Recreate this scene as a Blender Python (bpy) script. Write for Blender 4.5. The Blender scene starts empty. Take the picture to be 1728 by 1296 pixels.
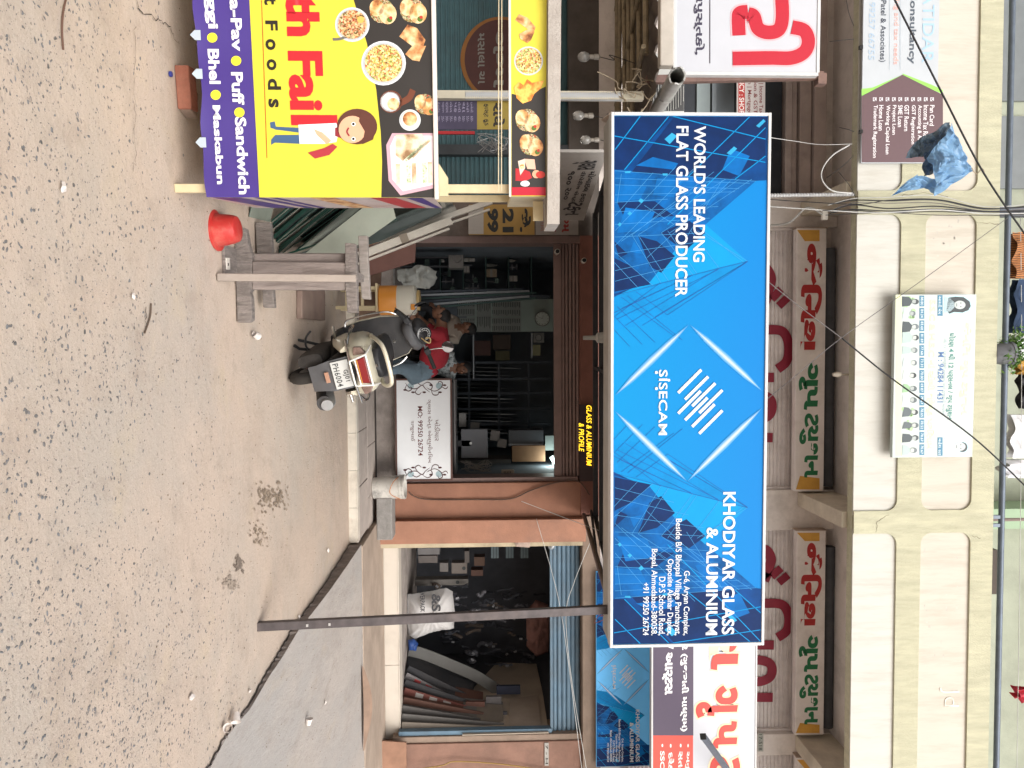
import bpy, bmesh, math, random
from mathutils import Vector, Matrix, noise as mnoise
from mathutils.geometry import tessellate_polygon

SC = bpy.context.scene
COL = SC.collection
random.seed(7)
R = math.radians

# ------------------------------------------------------------------ camera
# The photograph was taken with the phone on its side: picture right = world up.
EYE = Vector((0.0, 0.0, 1.55))
FPX = 1300.0                        # focal length in pixels of the 1728 wide photo
YAW, PITCH, ROLL = R(2.4), R(1.94), 0.007
Fv = Vector((math.sin(YAW)*math.cos(PITCH), math.cos(YAW)*math.cos(PITCH), math.sin(PITCH)))
R0 = Vector((math.cos(YAW), -math.sin(YAW), 0))
U0 = R0.cross(Fv)
Rv = R0*math.cos(ROLL) - U0*math.sin(ROLL)
Uv = U0*math.cos(ROLL) + R0*math.sin(ROLL)
cam = bpy.data.cameras.new('camera'); camo = bpy.data.objects.new('camera', cam)
COL.objects.link(camo); SC.camera = camo
cam.sensor_fit = 'HORIZONTAL'; cam.sensor_width = 36.0
cam.lens = 36.0*FPX/1728.0
cam.clip_start = 0.05; cam.clip_end = 500
xa, ya, za = Uv, -Rv, -Fv           # camera local axes in the world
camo.matrix_world = Matrix(((xa.x, ya.x, za.x, EYE.x), (xa.y, ya.y, za.y, EYE.y), (xa.z, ya.z, za.z, EYE.z), (0, 0, 0, 1)))

# ------------------------------------------------------------------ world, sun, exposure
W = bpy.data.worlds.new('World'); SC.world = W; W.use_nodes = True
wn = W.node_tree.nodes; wl = W.node_tree.links
SUN_EL, SUN_AZ = R(40), R(160)      # azimuth clockwise from +Y (north)
bg = wn['Background']; bg.inputs['Strength'].default_value = 0.15
sky = wn.new('ShaderNodeTexSky'); sky.sky_type = 'NISHITA'; sky.sun_disc = False
sky.sun_elevation = SUN_EL; sky.sun_rotation = SUN_AZ; sky.dust_density = 5; sky.air_density = 1.2
hs = wn.new('ShaderNodeHueSaturation'); hs.inputs['Saturation'].default_value = 0.22
hs.inputs['Value'].default_value = 1.0
wl.new(sky.outputs[0], hs.inputs['Color']); wl.new(hs.outputs[0], bg.inputs['Color'])
sl = bpy.data.lights.new('sun', 'SUN'); sl.energy = 1.2; sl.angle = R(50); sl.color = (1, .96, .9)
so = bpy.data.objects.new('sun', sl); COL.objects.link(so)
sd = Vector((math.sin(SUN_AZ)*math.cos(SUN_EL), math.cos(SUN_AZ)*math.cos(SUN_EL), math.sin(SUN_EL)))
so.rotation_euler = sd.to_track_quat('Z', 'Y').to_euler(); so.location = (0, -5, 20)
vs = SC.view_settings; vs.view_transform = 'Standard'; vs.look = 'None'; vs.gamma = 1; vs.use_curve_mapping = False
vs.exposure = 0.46
SC.render.engine = 'CYCLES'
SC.cycles.max_bounces = 8; SC.cycles.diffuse_bounces = 4; SC.cycles.transmission_bounces = 6
SC.cycles.transparent_max_bounces = 8; SC.cycles.sample_clamp_indirect = 5
SC.cycles.caustics_reflective = False; SC.cycles.caustics_refractive = False
SC.cycles.use_denoising = True

# ------------------------------------------------------------------ measuring helpers (photo pixel -> place in the world)
def ray(x, y): return Fv*FPX + (x-864.0)*Uv + (y-648.0)*Rv
def on_y(x, y, Y):
    d = ray(x, y); return EYE + d*((Y-EYE.y)/d.y)
def on_z(x, y, z=0.0):
    d = ray(x, y); return EYE + d*((z-EYE.z)/d.z)
def on_x(x, y, X_):
    d = ray(x, y); return EYE + d*((X_-EYE.x)/d.x)
def on_plane(x, y, p, n):
    d = ray(x, y); return EYE + d*((p-EYE).dot(n)/d.dot(n))

# ------------------------------------------------------------------ materials
def lin(h):
    if isinstance(h, str):
        c = [int(h[i:i+2], 16)/255 for i in (0, 2, 4)]
        return tuple(x/12.92 if x <= .04045 else ((x+.055)/1.055)**2.4 for x in c)
    return h
_m = {}
def M(name, col=(.5, .5, .5), rough=.7, var=.12, scale=6, bump=.0, metal=0, dirt=None, dirt_amt=.45, dirt_scale=2.2,
      bscale=60, spec=.4, alpha=1, trans=0, emit=0, stretch=(1, 1, 1), coat=0):
    if name in _m: return _m[name]
    m = bpy.data.materials.new(name); m.use_nodes = True; nt = m.node_tree; n = nt.nodes; l = nt.links
    b = n['Principled BSDF']; c = lin(col)
    b.inputs['Roughness'].default_value = rough; b.inputs['Metallic'].default_value = metal
    b.inputs['Specular IOR Level'].default_value = spec
    b.inputs['Alpha'].default_value = alpha
    b.inputs['Transmission Weight'].default_value = trans
    b.inputs['Coat Weight'].default_value = coat
    m.diffuse_color = (*c, 1)
    tc = n.new('ShaderNodeTexCoord'); mp = n.new('ShaderNodeMapping'); mp.inputs['Scale'].default_value = stretch
    l.new(tc.outputs['Object'], mp.inputs['Vector'])
    no = n.new('ShaderNodeTexNoise'); no.inputs['Scale'].default_value = scale; no.inputs['Detail'].default_value = 7
    no.inputs['Roughness'].default_value = .62
    l.new(mp.outputs[0], no.inputs['Vector'])
    mr = n.new('ShaderNodeMapRange'); mr.inputs[1].default_value = .3; mr.inputs[2].default_value = .7
    mr.inputs[3].default_value = 1-var; mr.inputs[4].default_value = 1+var
    l.new(no.outputs['Fac'], mr.inputs[0])
    vm = n.new('ShaderNodeVectorMath'); vm.operation = 'SCALE'; vm.inputs[0].default_value = c
    l.new(mr.outputs[0], vm.inputs['Scale'])
    out = vm.outputs[0]
    if dirt is not None:
        n2 = n.new('ShaderNodeTexNoise'); n2.inputs['Scale'].default_value = dirt_scale; n2.inputs['Detail'].default_value = 9
        n2.inputs['Roughness'].default_value = .68
        l.new(mp.outputs[0], n2.inputs['Vector'])
        r2 = n.new('ShaderNodeMapRange'); r2.inputs[1].default_value = .48; r2.inputs[2].default_value = .72
        r2.inputs[3].default_value = 0; r2.inputs[4].default_value = dirt_amt
        l.new(n2.outputs['Fac'], r2.inputs[0])
        mx = n.new('ShaderNodeMix'); mx.data_type = 'RGBA'
        l.new(r2.outputs[0], mx.inputs[0]); l.new(out, mx.inputs[6]); mx.inputs[7].default_value = (*lin(dirt), 1)
        out = mx.outputs[2]
    l.new(out, b.inputs['Base Color'])
    if bump:
        n3 = n.new('ShaderNodeTexNoise'); n3.inputs['Scale'].default_value = bscale; n3.inputs['Detail'].default_value = 6
        l.new(mp.outputs[0], n3.inputs['Vector'])
        bp = n.new('ShaderNodeBump'); bp.inputs['Strength'].default_value = bump; bp.inputs['Distance'].default_value = .02
        l.new(n3.outputs['Fac'], bp.inputs['Height']); l.new(bp.outputs[0], b.inputs['Normal'])
    if emit:
        b.inputs['Emission Color'].default_value = (*c, 1); b.inputs['Emission Strength'].default_value = emit
    _m[name] = m
    return m
def INK(h, rough=.45): return M('ink_'+h, h, rough, .03, 20)

def ground_mat(name, A, Bc, Cc, D, streak=(1, 1, 1)):
    """worn concrete: broad tints, blotches, fine specks and small pits"""
    m = bpy.data.materials.new(name); m.use_nodes = True; nt = m.node_tree; n = nt.nodes; l = nt.links
    b = n['Principled BSDF']; b.inputs['Roughness'].default_value = .92; b.inputs['Specular IOR Level'].default_value = .25
    tc = n.new('ShaderNodeTexCoord'); mp = n.new('ShaderNodeMapping'); mp.inputs['Scale'].default_value = streak; l.new(tc.outputs['Object'], mp.inputs['Vector'])
    def noise(sc, lo, hi, a, b_, det=8, rg=.65):
        t = n.new('ShaderNodeTexNoise'); t.inputs['Scale'].default_value = sc; t.inputs['Detail'].default_value = det; t.inputs['Roughness'].default_value = rg
        l.new(mp.outputs[0], t.inputs['Vector']); r = n.new('ShaderNodeMapRange'); r.inputs[1].default_value = lo; r.inputs[2].default_value = hi; r.inputs[3].default_value = a; r.inputs[4].default_value = b_
        l.new(t.outputs['Fac'], r.inputs[0]); return r.outputs[0], t.outputs['Fac']
    def mix(f, a, c):
        q = n.new('ShaderNodeMix'); q.data_type = 'RGBA'; l.new(f, q.inputs[0])
        if isinstance(a, tuple): q.inputs[6].default_value = (*a, 1)
        else: l.new(a, q.inputs[6])
        q.inputs[7].default_value = (*c, 1); return q.outputs[2]
    c = mix(noise(.45, .42, .58, 0, 1)[0], A, Bc)
    c = mix(noise(1.1, .52, .60, 0, .5, 10, .75)[0], c, tuple(x*.80 for x in A))
    c = mix(noise(.7, .56, .66, 0, .5, 9, .7)[0], c, tuple(min(1, x*1.16) for x in A))
    c = mix(noise(1.7, .56, .72, 0, .55)[0], c, Cc)
    c = mix(noise(4.5, .54, .74, 0, .5)[0], c, D)
    c = mix(noise(28, .56, .78, 0, .55)[0], c, D)
    c = mix(noise(95, .60, .72, 0, .6, 3)[0], c, tuple(x*.6 for x in D))
    c = mix(noise(70, .62, .74, 0, .5, 2)[0], c, tuple(min(1, x*1.25) for x in A))
    l.new(c, b.inputs['Base Color']); m.diffuse_color = (*A, 1)
    f = noise(45, 0, 1, 0, 1, 10, .75)[1]; bp = n.new('ShaderNodeBump'); bp.inputs['Strength'].default_value = .55; bp.inputs['Distance'].default_value = .012
    l.new(f, bp.inputs['Height']); f2 = noise(5, 0, 1, 0, 1, 6)[1]; b2 = n.new('ShaderNodeBump'); b2.inputs['Strength'].default_value = .35; b2.inputs['Distance'].default_value = .03
    l.new(f2, b2.inputs['Height']); l.new(bp.outputs[0], b2.inputs['Normal']); l.new(b2.outputs[0], b.inputs['Normal']); _m[name] = m
    return m
def ramp_mat(name, cols, scale, kind='VORONOI', rough=.5, bump=0, stretch=(1, 1, 1)):
    if name in _m: return _m[name]
    m = bpy.data.materials.new(name); m.use_nodes = True; nt = m.node_tree; n = nt.nodes; l = nt.links
    b = n['Principled BSDF']; b.inputs['Roughness'].default_value = rough
    tc = n.new('ShaderNodeTexCoord'); mp = n.new('ShaderNodeMapping'); mp.inputs['Scale'].default_value = stretch
    l.new(tc.outputs['Object'], mp.inputs['Vector'])
    if kind == 'VORONOI':
        t = n.new('ShaderNodeTexVoronoi'); t.inputs['Scale'].default_value = scale
        l.new(mp.outputs[0], t.inputs['Vector'])
        sx = n.new('ShaderNodeSeparateColor'); l.new(t.outputs['Color'], sx.inputs[0]); fac = sx.outputs[0]
    else:
        t = n.new('ShaderNodeTexNoise'); t.inputs['Scale'].default_value = scale; t.inputs['Detail'].default_value = 8
        l.new(mp.outputs[0], t.inputs['Vector']); fac = t.outputs['Fac']
    cr = n.new('ShaderNodeValToRGB'); el = cr.color_ramp.elements
    k = len(cols)
    lo, hi = (.0, .95) if kind == 'VORONOI' else (.32, .68)
    el[0].position = lo; el[0].color = (*lin(cols[0]), 1); el[1].position = hi; el[1].color = (*lin(cols[-1]), 1)
    for i in range(1, k-1):
        e = el.new(lo+(hi-lo)*i/(k-1)); e.color = (*lin(cols[i]), 1)
    if kind == 'VORONOI': cr.color_ramp.interpolation = 'LINEAR'
    l.new(fac, cr.inputs[0]); l.new(cr.outputs[0], b.inputs['Base Color'])
    m.diffuse_color = (*lin(cols[0]), 1)
    if bump:
        bp = n.new('ShaderNodeBump'); bp.inputs['Strength'].default_value = bump
        l.new(fac, bp.inputs['Height']); l.new(bp.outputs[0], b.inputs['Normal'])
    _m[name] = m
    return m

# ------------------------------------------------------------------ mesh helpers
def link(o, parent=None):
    COL.objects.link(o)
    if parent is not None: o.parent = parent
    return o
def tag(o, label=None, cat=None, group=None, kind=None):
    if label: o['label'] = label
    if cat: o['category'] = cat
    if group: o['group'] = group
    if kind: o['kind'] = kind
    return o
def thing(name, label, cat, loc=(0, 0, 0), rot=(0, 0, 0), group=None):
    o = bpy.data.objects.new(name, None); o.empty_display_size = .1
    link(o); o.location = loc
    o.rotation_euler = rot if isinstance(rot, tuple) else (0, 0, rot)
    return tag(o, label, cat, group)

class MB:
    def __init__(s): s.v = []; s.f = []
    def add(s, vs, fs):
        k = len(s.v); s.v += [tuple(p) for p in vs]; s.f += [tuple(i+k for i in f) for f in fs]; return s
    def box(s, a, b):
        x0, x1 = sorted((a[0], b[0])); y0, y1 = sorted((a[1], b[1])); z0, z1 = sorted((a[2], b[2]))
        return s.add([(x0, y0, z0), (x1, y0, z0), (x1, y1, z0), (x0, y1, z0), (x0, y0, z1), (x1, y0, z1), (x1, y1, z1), (x0, y1, z1)],
                     [(0, 3, 2, 1), (4, 5, 6, 7), (0, 1, 5, 4), (1, 2, 6, 5), (2, 3, 7, 6), (3, 0, 4, 7)])
    def obox(s, c, size, rot=(0, 0, 0)):
        from mathutils import Euler
        m = Euler(rot).to_matrix(); c = Vector(c); hx, hy, hz = [q/2 for q in size]
        P = [c + m @ Vector(q) for q in [(-hx, -hy, -hz), (hx, -hy, -hz), (hx, hy, -hz), (-hx, hy, -hz), (-hx, -hy, hz), (hx, -hy, hz), (hx, hy, hz), (-hx, hy, hz)]]
        return s.add(P, [(0, 3, 2, 1), (4, 5, 6, 7), (0, 1, 5, 4), (1, 2, 6, 5), (2, 3, 7, 6), (3, 0, 4, 7)])
    def hexa(s, P):      # eight corners: bottom four then top four
        return s.add(P, [(0, 3, 2, 1), (4, 5, 6, 7), (0, 1, 5, 4), (1, 2, 6, 5), (2, 3, 7, 6), (3, 0, 4, 7)])
    def beam(s, a, b, w, h, up=(0, 0, 1)):
        a = Vector(a); b = Vector(b); d = (b-a).normalized(); sd = d.cross(Vector(up))
        if sd.length < 1e-4: sd = d.cross(Vector((1, 0, 0)))
        sd.normalize(); u = sd.cross(d)
        P = []
        for e in (a, b):
            P += [e - sd*w/2 - u*h/2, e + sd*w/2 - u*h/2, e + sd*w/2 + u*h/2, e - sd*w/2 + u*h/2]
        return s.add(P, [(0, 1, 2, 3), (7, 6, 5, 4), (0, 4, 5, 1), (1, 5, 6, 2), (2, 6, 7, 3), (3, 7, 4, 0)])
    def prism(s, pts, y0, y1):       # outline in x,z; runs from y0 to y1
        n = len(pts)
        V = [(p[0], y0, p[1]) for p in pts] + [(p[0], y1, p[1]) for p in pts]
        F = [tuple(range(n)), tuple(range(2*n-1, n-1, -1))] + [(i, i+n, (i+1) % n+n, (i+1) % n) for i in range(n)]
        return s.add(V, F)
    def prismz(s, pts, z0, z1):
        n = len(pts)
        V = [(p[0], p[1], z0) for p in pts] + [(p[0], p[1], z1) for p in pts]
        F = [tuple(range(n-1, -1, -1)), tuple(range(n, 2*n))] + [(i, (i+1) % n, (i+1) % n+n, i+n) for i in range(n)]
        return s.add(V, F)
    def tube(s, pts, r, n=8, caps=True, r1=None):
        pts = [Vector(p) for p in pts]; N = len(pts); V = []; F = []
        up = Vector((0, 0, 1)); prev = None
        for i, p in enumerate(pts):
            d = (pts[min(i+1, N-1)] - pts[max(i-1, 0)])
            if d.length < 1e-7: d = Vector((0, 0, 1))
            d.normalize()
            if prev is None:
                a = d.cross(up)
                if a.length < .05: a = d.cross(Vector((1, 0, 0)))
            else: a = prev - d*prev.dot(d)
            a.normalize(); prev = a; b = d.cross(a)
            rr = r[i] if isinstance(r, (list, tuple)) else (r if r1 is None else r+(r1-r)*i/(N-1))
            for k in range(n):
                t = 2*math.pi*k/n; V.append(p + a*math.cos(t)*rr + b*math.sin(t)*rr)
        for i in range(N-1):
            for k in range(n):
                F.append((i*n+k, i*n+(k+1) % n, (i+1)*n+(k+1) % n, (i+1)*n+k))
        if caps: F += [tuple(range(n-1, -1, -1)), tuple(range((N-1)*n, N*n))]
        return s.add(V, F)
    def lathe(s, prof, c=(0, 0, 0), n=24, axis='z', cap=True, tilt=None):
        V = []; F = []; c = Vector(c); N = len(prof)
        for r, h in prof:
            for k in range(n):
                t = 2*math.pi*k/n; x, y = r*math.cos(t), r*math.sin(t)
                p = Vector((x, y, h)) if axis == 'z' else (Vector((h, x, y)) if axis == 'x' else Vector((x, h, y)))
                if tilt is not None: p = tilt @ p
                V.append(c+p)
        for i in range(N-1):
            for k in range(n):
                q = (i*n+k, i*n+(k+1) % n, (i+1)*n+(k+1) % n, (i+1)*n+k)
                F.append(q if axis != 'y' else q[::-1])
        if cap:
            F += [tuple(range(n-1, -1, -1)), tuple(range((N-1)*n, N*n))]
        return s.add(V, F)
    def loft(s, secs, cap=True):
        n = len(secs[0]); V = [p for q in secs for p in q]; F = []
        for i in range(len(secs)-1):
            for k in range(n):
                F.append((i*n+k, i*n+(k+1) % n, (i+1)*n+(k+1) % n, (i+1)*n+k))
        if cap: F += [tuple(range(n-1, -1, -1)), tuple(range((len(secs)-1)*n, len(secs)*n))]
        return s.add(V, F)
    def ell(s, c, r, n=12, m=8, rot=None):
        c = Vector(c); secs = []
        V = []; F = []
        for i in range(1, m):
            ph = math.pi*i/m
            for k in range(n):
                t = 2*math.pi*k/n
                p = Vector((r[0]*math.sin(ph)*math.cos(t), r[1]*math.sin(ph)*math.sin(t), r[2]*math.cos(ph)))
                if rot is not None: p = rot @ p
                V.append(c+p)
        for i in range(m-2):
            for k in range(n): F.append((i*n+k, (i+1)*n+k, (i+1)*n+(k+1) % n, i*n+(k+1) % n))
        F += [tuple(range(n)), tuple(range((m-1)*n-1, (m-2)*n-1, -1))]
        return s.add(V, F)
    def build(s, name, mat, parent=None, smooth=False, bevel=0, sub=0):
        me = bpy.data.meshes.new(name); me.from_pydata([tuple(p) for p in s.v], [], s.f); me.validate()
        mats = mat if isinstance(mat, (list, tuple)) else [mat]
        for q in mats: me.materials.append(q)
        o = bpy.data.objects.new(name, me); link(o, parent)
        bm = bmesh.new(); bm.from_mesh(me); bmesh.ops.recalc_face_normals(bm, faces=bm.faces); bm.to_mesh(me); bm.free()
        if smooth:
            for p in me.polygons: p.use_smooth = True
            if smooth != 'all': me.set_sharp_from_angle(angle=R(40))
        if bevel:
            b = o.modifiers.new('bevel', 'BEVEL'); b.width = bevel; b.segments = 2; b.limit_method = 'ANGLE'; b.angle_limit = R(50)
        if sub:
            q = o.modifiers.new('sub', 'SUBSURF'); q.levels = sub; q.render_levels = sub
        return o
def B(*a): return MB().box(*a)
def se(cx, y, cz, a, b, p=2.5, n=20):     # superellipse section across x,z at depth y
    o = []
    for k in range(n):
        t = 2*math.pi*k/n; c, s_ = math.cos(t), math.sin(t)
        o.append((cx + a*math.copysign(abs(c)**(2/p), c), y, cz + b*math.copysign(abs(s_)**(2/p), s_)))
    return o
def spline(pts, k=6):
    P = [Vector(p) for p in pts]; out = []
    for i in range(len(P)-1):
        a, b, c, d = P[max(i-1, 0)], P[i], P[i+1], P[min(i+2, len(P)-1)]
        for j in range(k):
            t = j/k
            out.append(.5*((2*b) + (c-a)*t + (2*a-5*b+4*c-d)*t*t + (3*b-a-3*c+d)*t**3))
    out.append(P[-1]); return out

# flat print on a panel: local x = along, z = up, -y = towards the street
def flat(name, pts, mat, parent, y):
    pts = [(p[0], p[1]) for p in pts]
    ar = sum(pts[i][0]*pts[(i+1) % len(pts)][1]-pts[(i+1) % len(pts)][0]*pts[i][1] for i in range(len(pts)))
    if ar < 0: pts = pts[::-1]
    me = bpy.data.meshes.new(name); me.from_pydata([(p[0], y, p[1]) for p in pts], [], [tuple(range(len(pts)))])
    me.materials.append(mat); return link(bpy.data.objects.new(name, me), parent)
def flats(name, polys, mat, parent, y):
    V = []; F = []
    for pts in polys:
        ar = sum(pts[i][0]*pts[(i+1) % len(pts)][1]-pts[(i+1) % len(pts)][0]*pts[i][1] for i in range(len(pts)))
        if ar < 0: pts = pts[::-1]
        k = len(V); V += [(p[0], y, p[1]) for p in pts]; F.append(tuple(range(k, k+len(pts))))
    me = bpy.data.meshes.new(name); me.from_pydata(V, [], F); me.materials.append(mat)
    o = link(bpy.data.objects.new(name, me), parent)
    if len(polys) > 1: o['kind'] = 'stuff'
    return o
def seg(a, b, w, w2=None):
    a = Vector((a[0], a[1])); b = Vector((b[0], b[1])); d = (b-a)
    if d.length < 1e-6: d = Vector((1, 0))
    d.normalize(); n = Vector((-d.y, d.x)); w2 = w if w2 is None else w2
    return [a-n*w/2, b-n*w2/2, b+n*w2/2, a+n*w/2]
def disc(c, r, n=28, r2=None):
    r2 = r2 or r; return [(c[0]+r*math.cos(2*math.pi*k/n), c[1]+r2*math.sin(2*math.pi*k/n)) for k in range(n)]
_tx = {}
def textmesh(body, bold=0, shear=0, spacing=1.0, res=3):
    c = bpy.data.curves.new('t', 'FONT'); c.body = body; c.offset = bold; c.shear = shear; c.space_character = spacing
    c.resolution_u = res; c.fill_mode = 'FRONT'
    o = bpy.data.objects.new('t', c); COL.objects.link(o); bpy.context.view_layer.update()
    me = bpy.data.meshes.new_from_object(o.evaluated_get(bpy.context.evaluated_depsgraph_get()))
    bpy.data.objects.remove(o); bpy.data.curves.remove(c)
    return me
def text(body, u0, w0, u1, w1, mat, parent, y, bold=0, shear=0, spacing=1.0, name='lettering', keep=False, outline=None):
    me = textmesh(body, bold, shear, spacing)
    if len(me.vertices) == 0: return None
    xs = [v.co.x for v in me.vertices]; ys = [v.co.y for v in me.vertices]
    a, b, c, d = min(xs), max(xs), min(ys), max(ys)
    sx = (u1-u0)/max(b-a, 1e-6); sy = (w1-w0)/max(d-c, 1e-6)
    for v in me.vertices: v.co = Vector((u0+(v.co.x-a)*sx, y, w0+(v.co.y-c)*sy))
    me.materials.clear(); me.materials.append(mat)
    me.name = name
    return link(bpy.data.objects.new(name, me), parent)

class Board:
    """an upright panel: local x along it, z up, its printed face at local y = 0 looking to -y"""
    def __init__(s, name, label, cat, ref, yaw=0, group=None, tilt=0):
        s.p = Vector(ref)
        s.root = thing(name, label, cat, s.p, (tilt, 0, yaw), group)
        s.mat = Matrix.Translation(s.p) @ Matrix.Rotation(yaw, 4, 'Z') @ Matrix.Rotation(tilt, 4, 'X')
        s.inv = s.mat.inverted(); s.n = (s.mat.to_3x3() @ Vector((0, -1, 0)))
    def px(s, x, y):
        q = s.inv @ on_plane(x, y, s.p, s.n); return (q.x, q.z)
    def text(s, body, xb, y0, xt, y1, col, lay=3, bold=0, **k):
        a = s.px(xb, y0); b = s.px(xt, y1)
        m = INK(col) if isinstance(col, str) else col
        return text(body, a[0], a[1], b[0], b[1], m, s.root, -.0012*lay, bold, **k)
    def poly(s, name, pts, col, lay=1):
        m = INK(col) if isinstance(col, str) else col
        return flat(name, [s.px(*p) for p in pts], m, s.root, -.0012*lay)
    def polys(s, name, L, col, lay=1):
        m = INK(col) if isinstance(col, str) else col
        return flats(name, [[s.px(*p) for p in q] for q in L], m, s.root, -.0012*lay)
    def disc(s, name, x, y, r, col, lay=1, r2=None, n=28):
        m = INK(col) if isinstance(col, str) else col
        return flat(name, [s.px(x+(r2 or r)*math.sin(2*math.pi*k/n), y+r*math.cos(2*math.pi*k/n)) for k in range(n)], m, s.root, -.0012*lay)
    def lines(s, name, L, col, lay=2, w=1.0):
        m = INK(col) if isinstance(col, str) else col
        return flats(name, [seg(s.px(*a), s.px(*b), w) for a, b in L], m, s.root, -.0012*lay)
    def panel(s, x0, y0, x1, y1, mat, depth=.05, name='panel', pad=0):
        a = s.px(x0, y0); b = s.px(x1, y1)
        return B((a[0]-pad, 0, a[1]-pad), (b[0]+pad, depth, b[1]+pad)).build(name, mat, s.root)
    def frame(s, x0, y0, x1, y1, mat, w=.02, depth=.06, proud=.01):
        a = s.px(x0, y0); b = s.px(x1, y1); mb = MB(); u0, w0, u1, w1 = a[0], a[1], b[0], b[1]
        mb.box((u0-w, -proud, w0-w), (u1+w, depth, w0)); mb.box((u0-w, -proud, w1), (u1+w, depth, w1+w))
        mb.box((u0-w, -proud, w0), (u0, depth, w1)); mb.box((u1, -proud, w0), (u1+w, depth, w1))
        return mb.build('frame', mat, s.root)
def corr(u0, u1, z0, z1, pitch, amp, along='z'):
    """corrugated sheet in the x,z plane at y=0; ridges run along x when along='z' """
    mb = MB(); n = max(2, int(abs(z1-z0)/pitch)); V = []; F = []
    prof = []
    for i in range(n):
        a = z0+(z1-z0)*i/n; p = (z1-z0)/n
        prof += [(a, 0), (a+p*.12, -amp), (a+p*.5, -amp*.8), (a+p*.62, 0)]
    prof.append((z1, 0))
    for z, y in prof: V += [(u0, y, z), (u1, y, z)]
    for i in range(len(prof)-1): F.append((2*i, 2*i+1, 2*i+3, 2*i+2))
    return mb.add(V, F)
# ================================================================== the ground
road_m = ground_mat('road_concrete', (.53, .425, .345), (.46, .395, .335), (.53, .43, .30), (.34, .27, .215))
apron_m = ground_mat('apron_concrete', (.43, .385, .35), (.385, .36, .34), (.43, .36, .28), (.26, .22, .185), (1.8, .7, 1))
dirt_m = M('dusty_slab', (.37, .29, .23), .92, .16, 3, .3, bscale=90, dirt=(.24, .19, .15), dirt_amt=.6)
crack_m = M('crack_dark', (.045, .035, .03), .95, .3, 30)
cut_m = M('cut_concrete', (.24, .205, .185), .95, .25, 14, .5, bscale=70)

# the road surface: gently uneven, one sheet to the horizon
mb = MB()
NX, NY = 60, 60
def rz(x, y): return .0
xs = [-9+18*i/NX for i in range(NX+1)]; ys = [-2+12.6*j/NY for j in range(NY+1)]
road = MB().add([(-150, -60, -.006), (150, -60, -.006), (150, 240, -.006), (-150, 240, -.006)], [(0, 1, 2, 3)]).build('road', road_m)
tag(road, kind='structure')
g = MB(); V = []; F = []
for j, y in enumerate(ys):
    for i, x in enumerate(xs):
        edge = i in (0, NX) or j in (0, NY)
        V.append((x, y, -.002 if edge else .0035*mnoise.noise(Vector((x*.7, y*.7, 0)))-.0005))
for j in range(NY):
    for i in range(NX):
        a = j*(NX+1)+i; F.append((a, a+1, a+NX+2, a+NX+1))
gr = g.add(V, F).build('ground', road_m, smooth='all'); tag(gr, kind='structure')

# exposed aggregate: pebbles set in the worn concrete
pm = [M('pebble_grey', (.15, .14, .135), .6, .5, 40), M('pebble_pale', (.30, .25, .215), .7, .4, 40), M('pebble_blue', (.16, .16, .165), .6, .4, 40)]
rnd = random.Random(3)
pb = [MB(), MB(), MB()]; cnt = 0
while cnt < 13500:
    y = 1.9 + 3.9*rnd.random()**1.05; x = -3.0+6.2*rnd.random()
    if abs(x) > .62*y+.3: continue
    dn = mnoise.noise(Vector((x*.9, y*.9, 3)))+.5*mnoise.noise(Vector((x*2.6, y*2.6, 9)))
    lim = 4.45+.35*x - .1*abs(x)
    fall = 1 if y < lim-.9 else max(0, 1-(y-lim+.9)/1.1)
    if rnd.random() > max(0, .62+dn*.75)*fall: continue
    cnt += 1
    r = .0024+.0095*rnd.random()**3.2; el = .32+.5*rnd.random(); th = rnd.random()*3.14; n = 6
    zb = .0035*mnoise.noise(Vector((x*.7, y*.7, 0)))-.0005
    V = []
    for k in range(n):
        t = 2*math.pi*k/n; rr = r*(.7+.55*rnd.random())
        a, b = rr*math.cos(t), rr*el*math.sin(t)
        V.append((x+a*math.cos(th)-b*math.sin(th), y+a*math.sin(th)+b*math.cos(th), zb+.0006))
    V.append((x, y, zb+.0012+r*.18))
    pb[0 if rnd.random() < .5 else (1 if rnd.random() < .45 else 2)].add(V, [(k, (k+1) % n, n) for k in range(n)])
for q, mm in zip(pb, pm):
    tag(q.build('pebbles', mm), 'small dark stones set in the worn concrete of the road', 'gravel', kind='stuff')

# damp patches, holes and long cracks in the concrete
def blob(cx, cy, a, b, seed, n=40, th=0):
    rr = random.Random(seed); ph = [rr.random()*6.28 for _ in range(6)]; P = []
    for k in range(n):
        t = 2*math.pi*k/n; q = 1+sum(.16*math.sin((j+2)*t+ph[j]) for j in range(4))+rr.uniform(-.08, .08)
        u, v = a*q*math.cos(t), b*q*math.sin(t)
        P.append((cx+u*math.cos(th)-v*math.sin(th), cy+u*math.sin(th)+v*math.cos(th)))
    return P
def ground_blob(name, px, py, a, b, seed, mat, z=.0075, th=0):
    c = on_z(px, py, 0); P = blob(c.x, c.y, a, b, seed, th=th)
    n = len(P); o = MB().add([(p[0], p[1], z) for p in P], [tuple(range(n))]).build(name, mat); tag(o, kind='structure')
    return o
pot_m = M('loose_grit', (.335, .26, .19), .95, .4, 60, .8, bscale=160)
damp_m = M('damp_stain', (.19, .15, .12), .8, .3, 20, .4)
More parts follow.
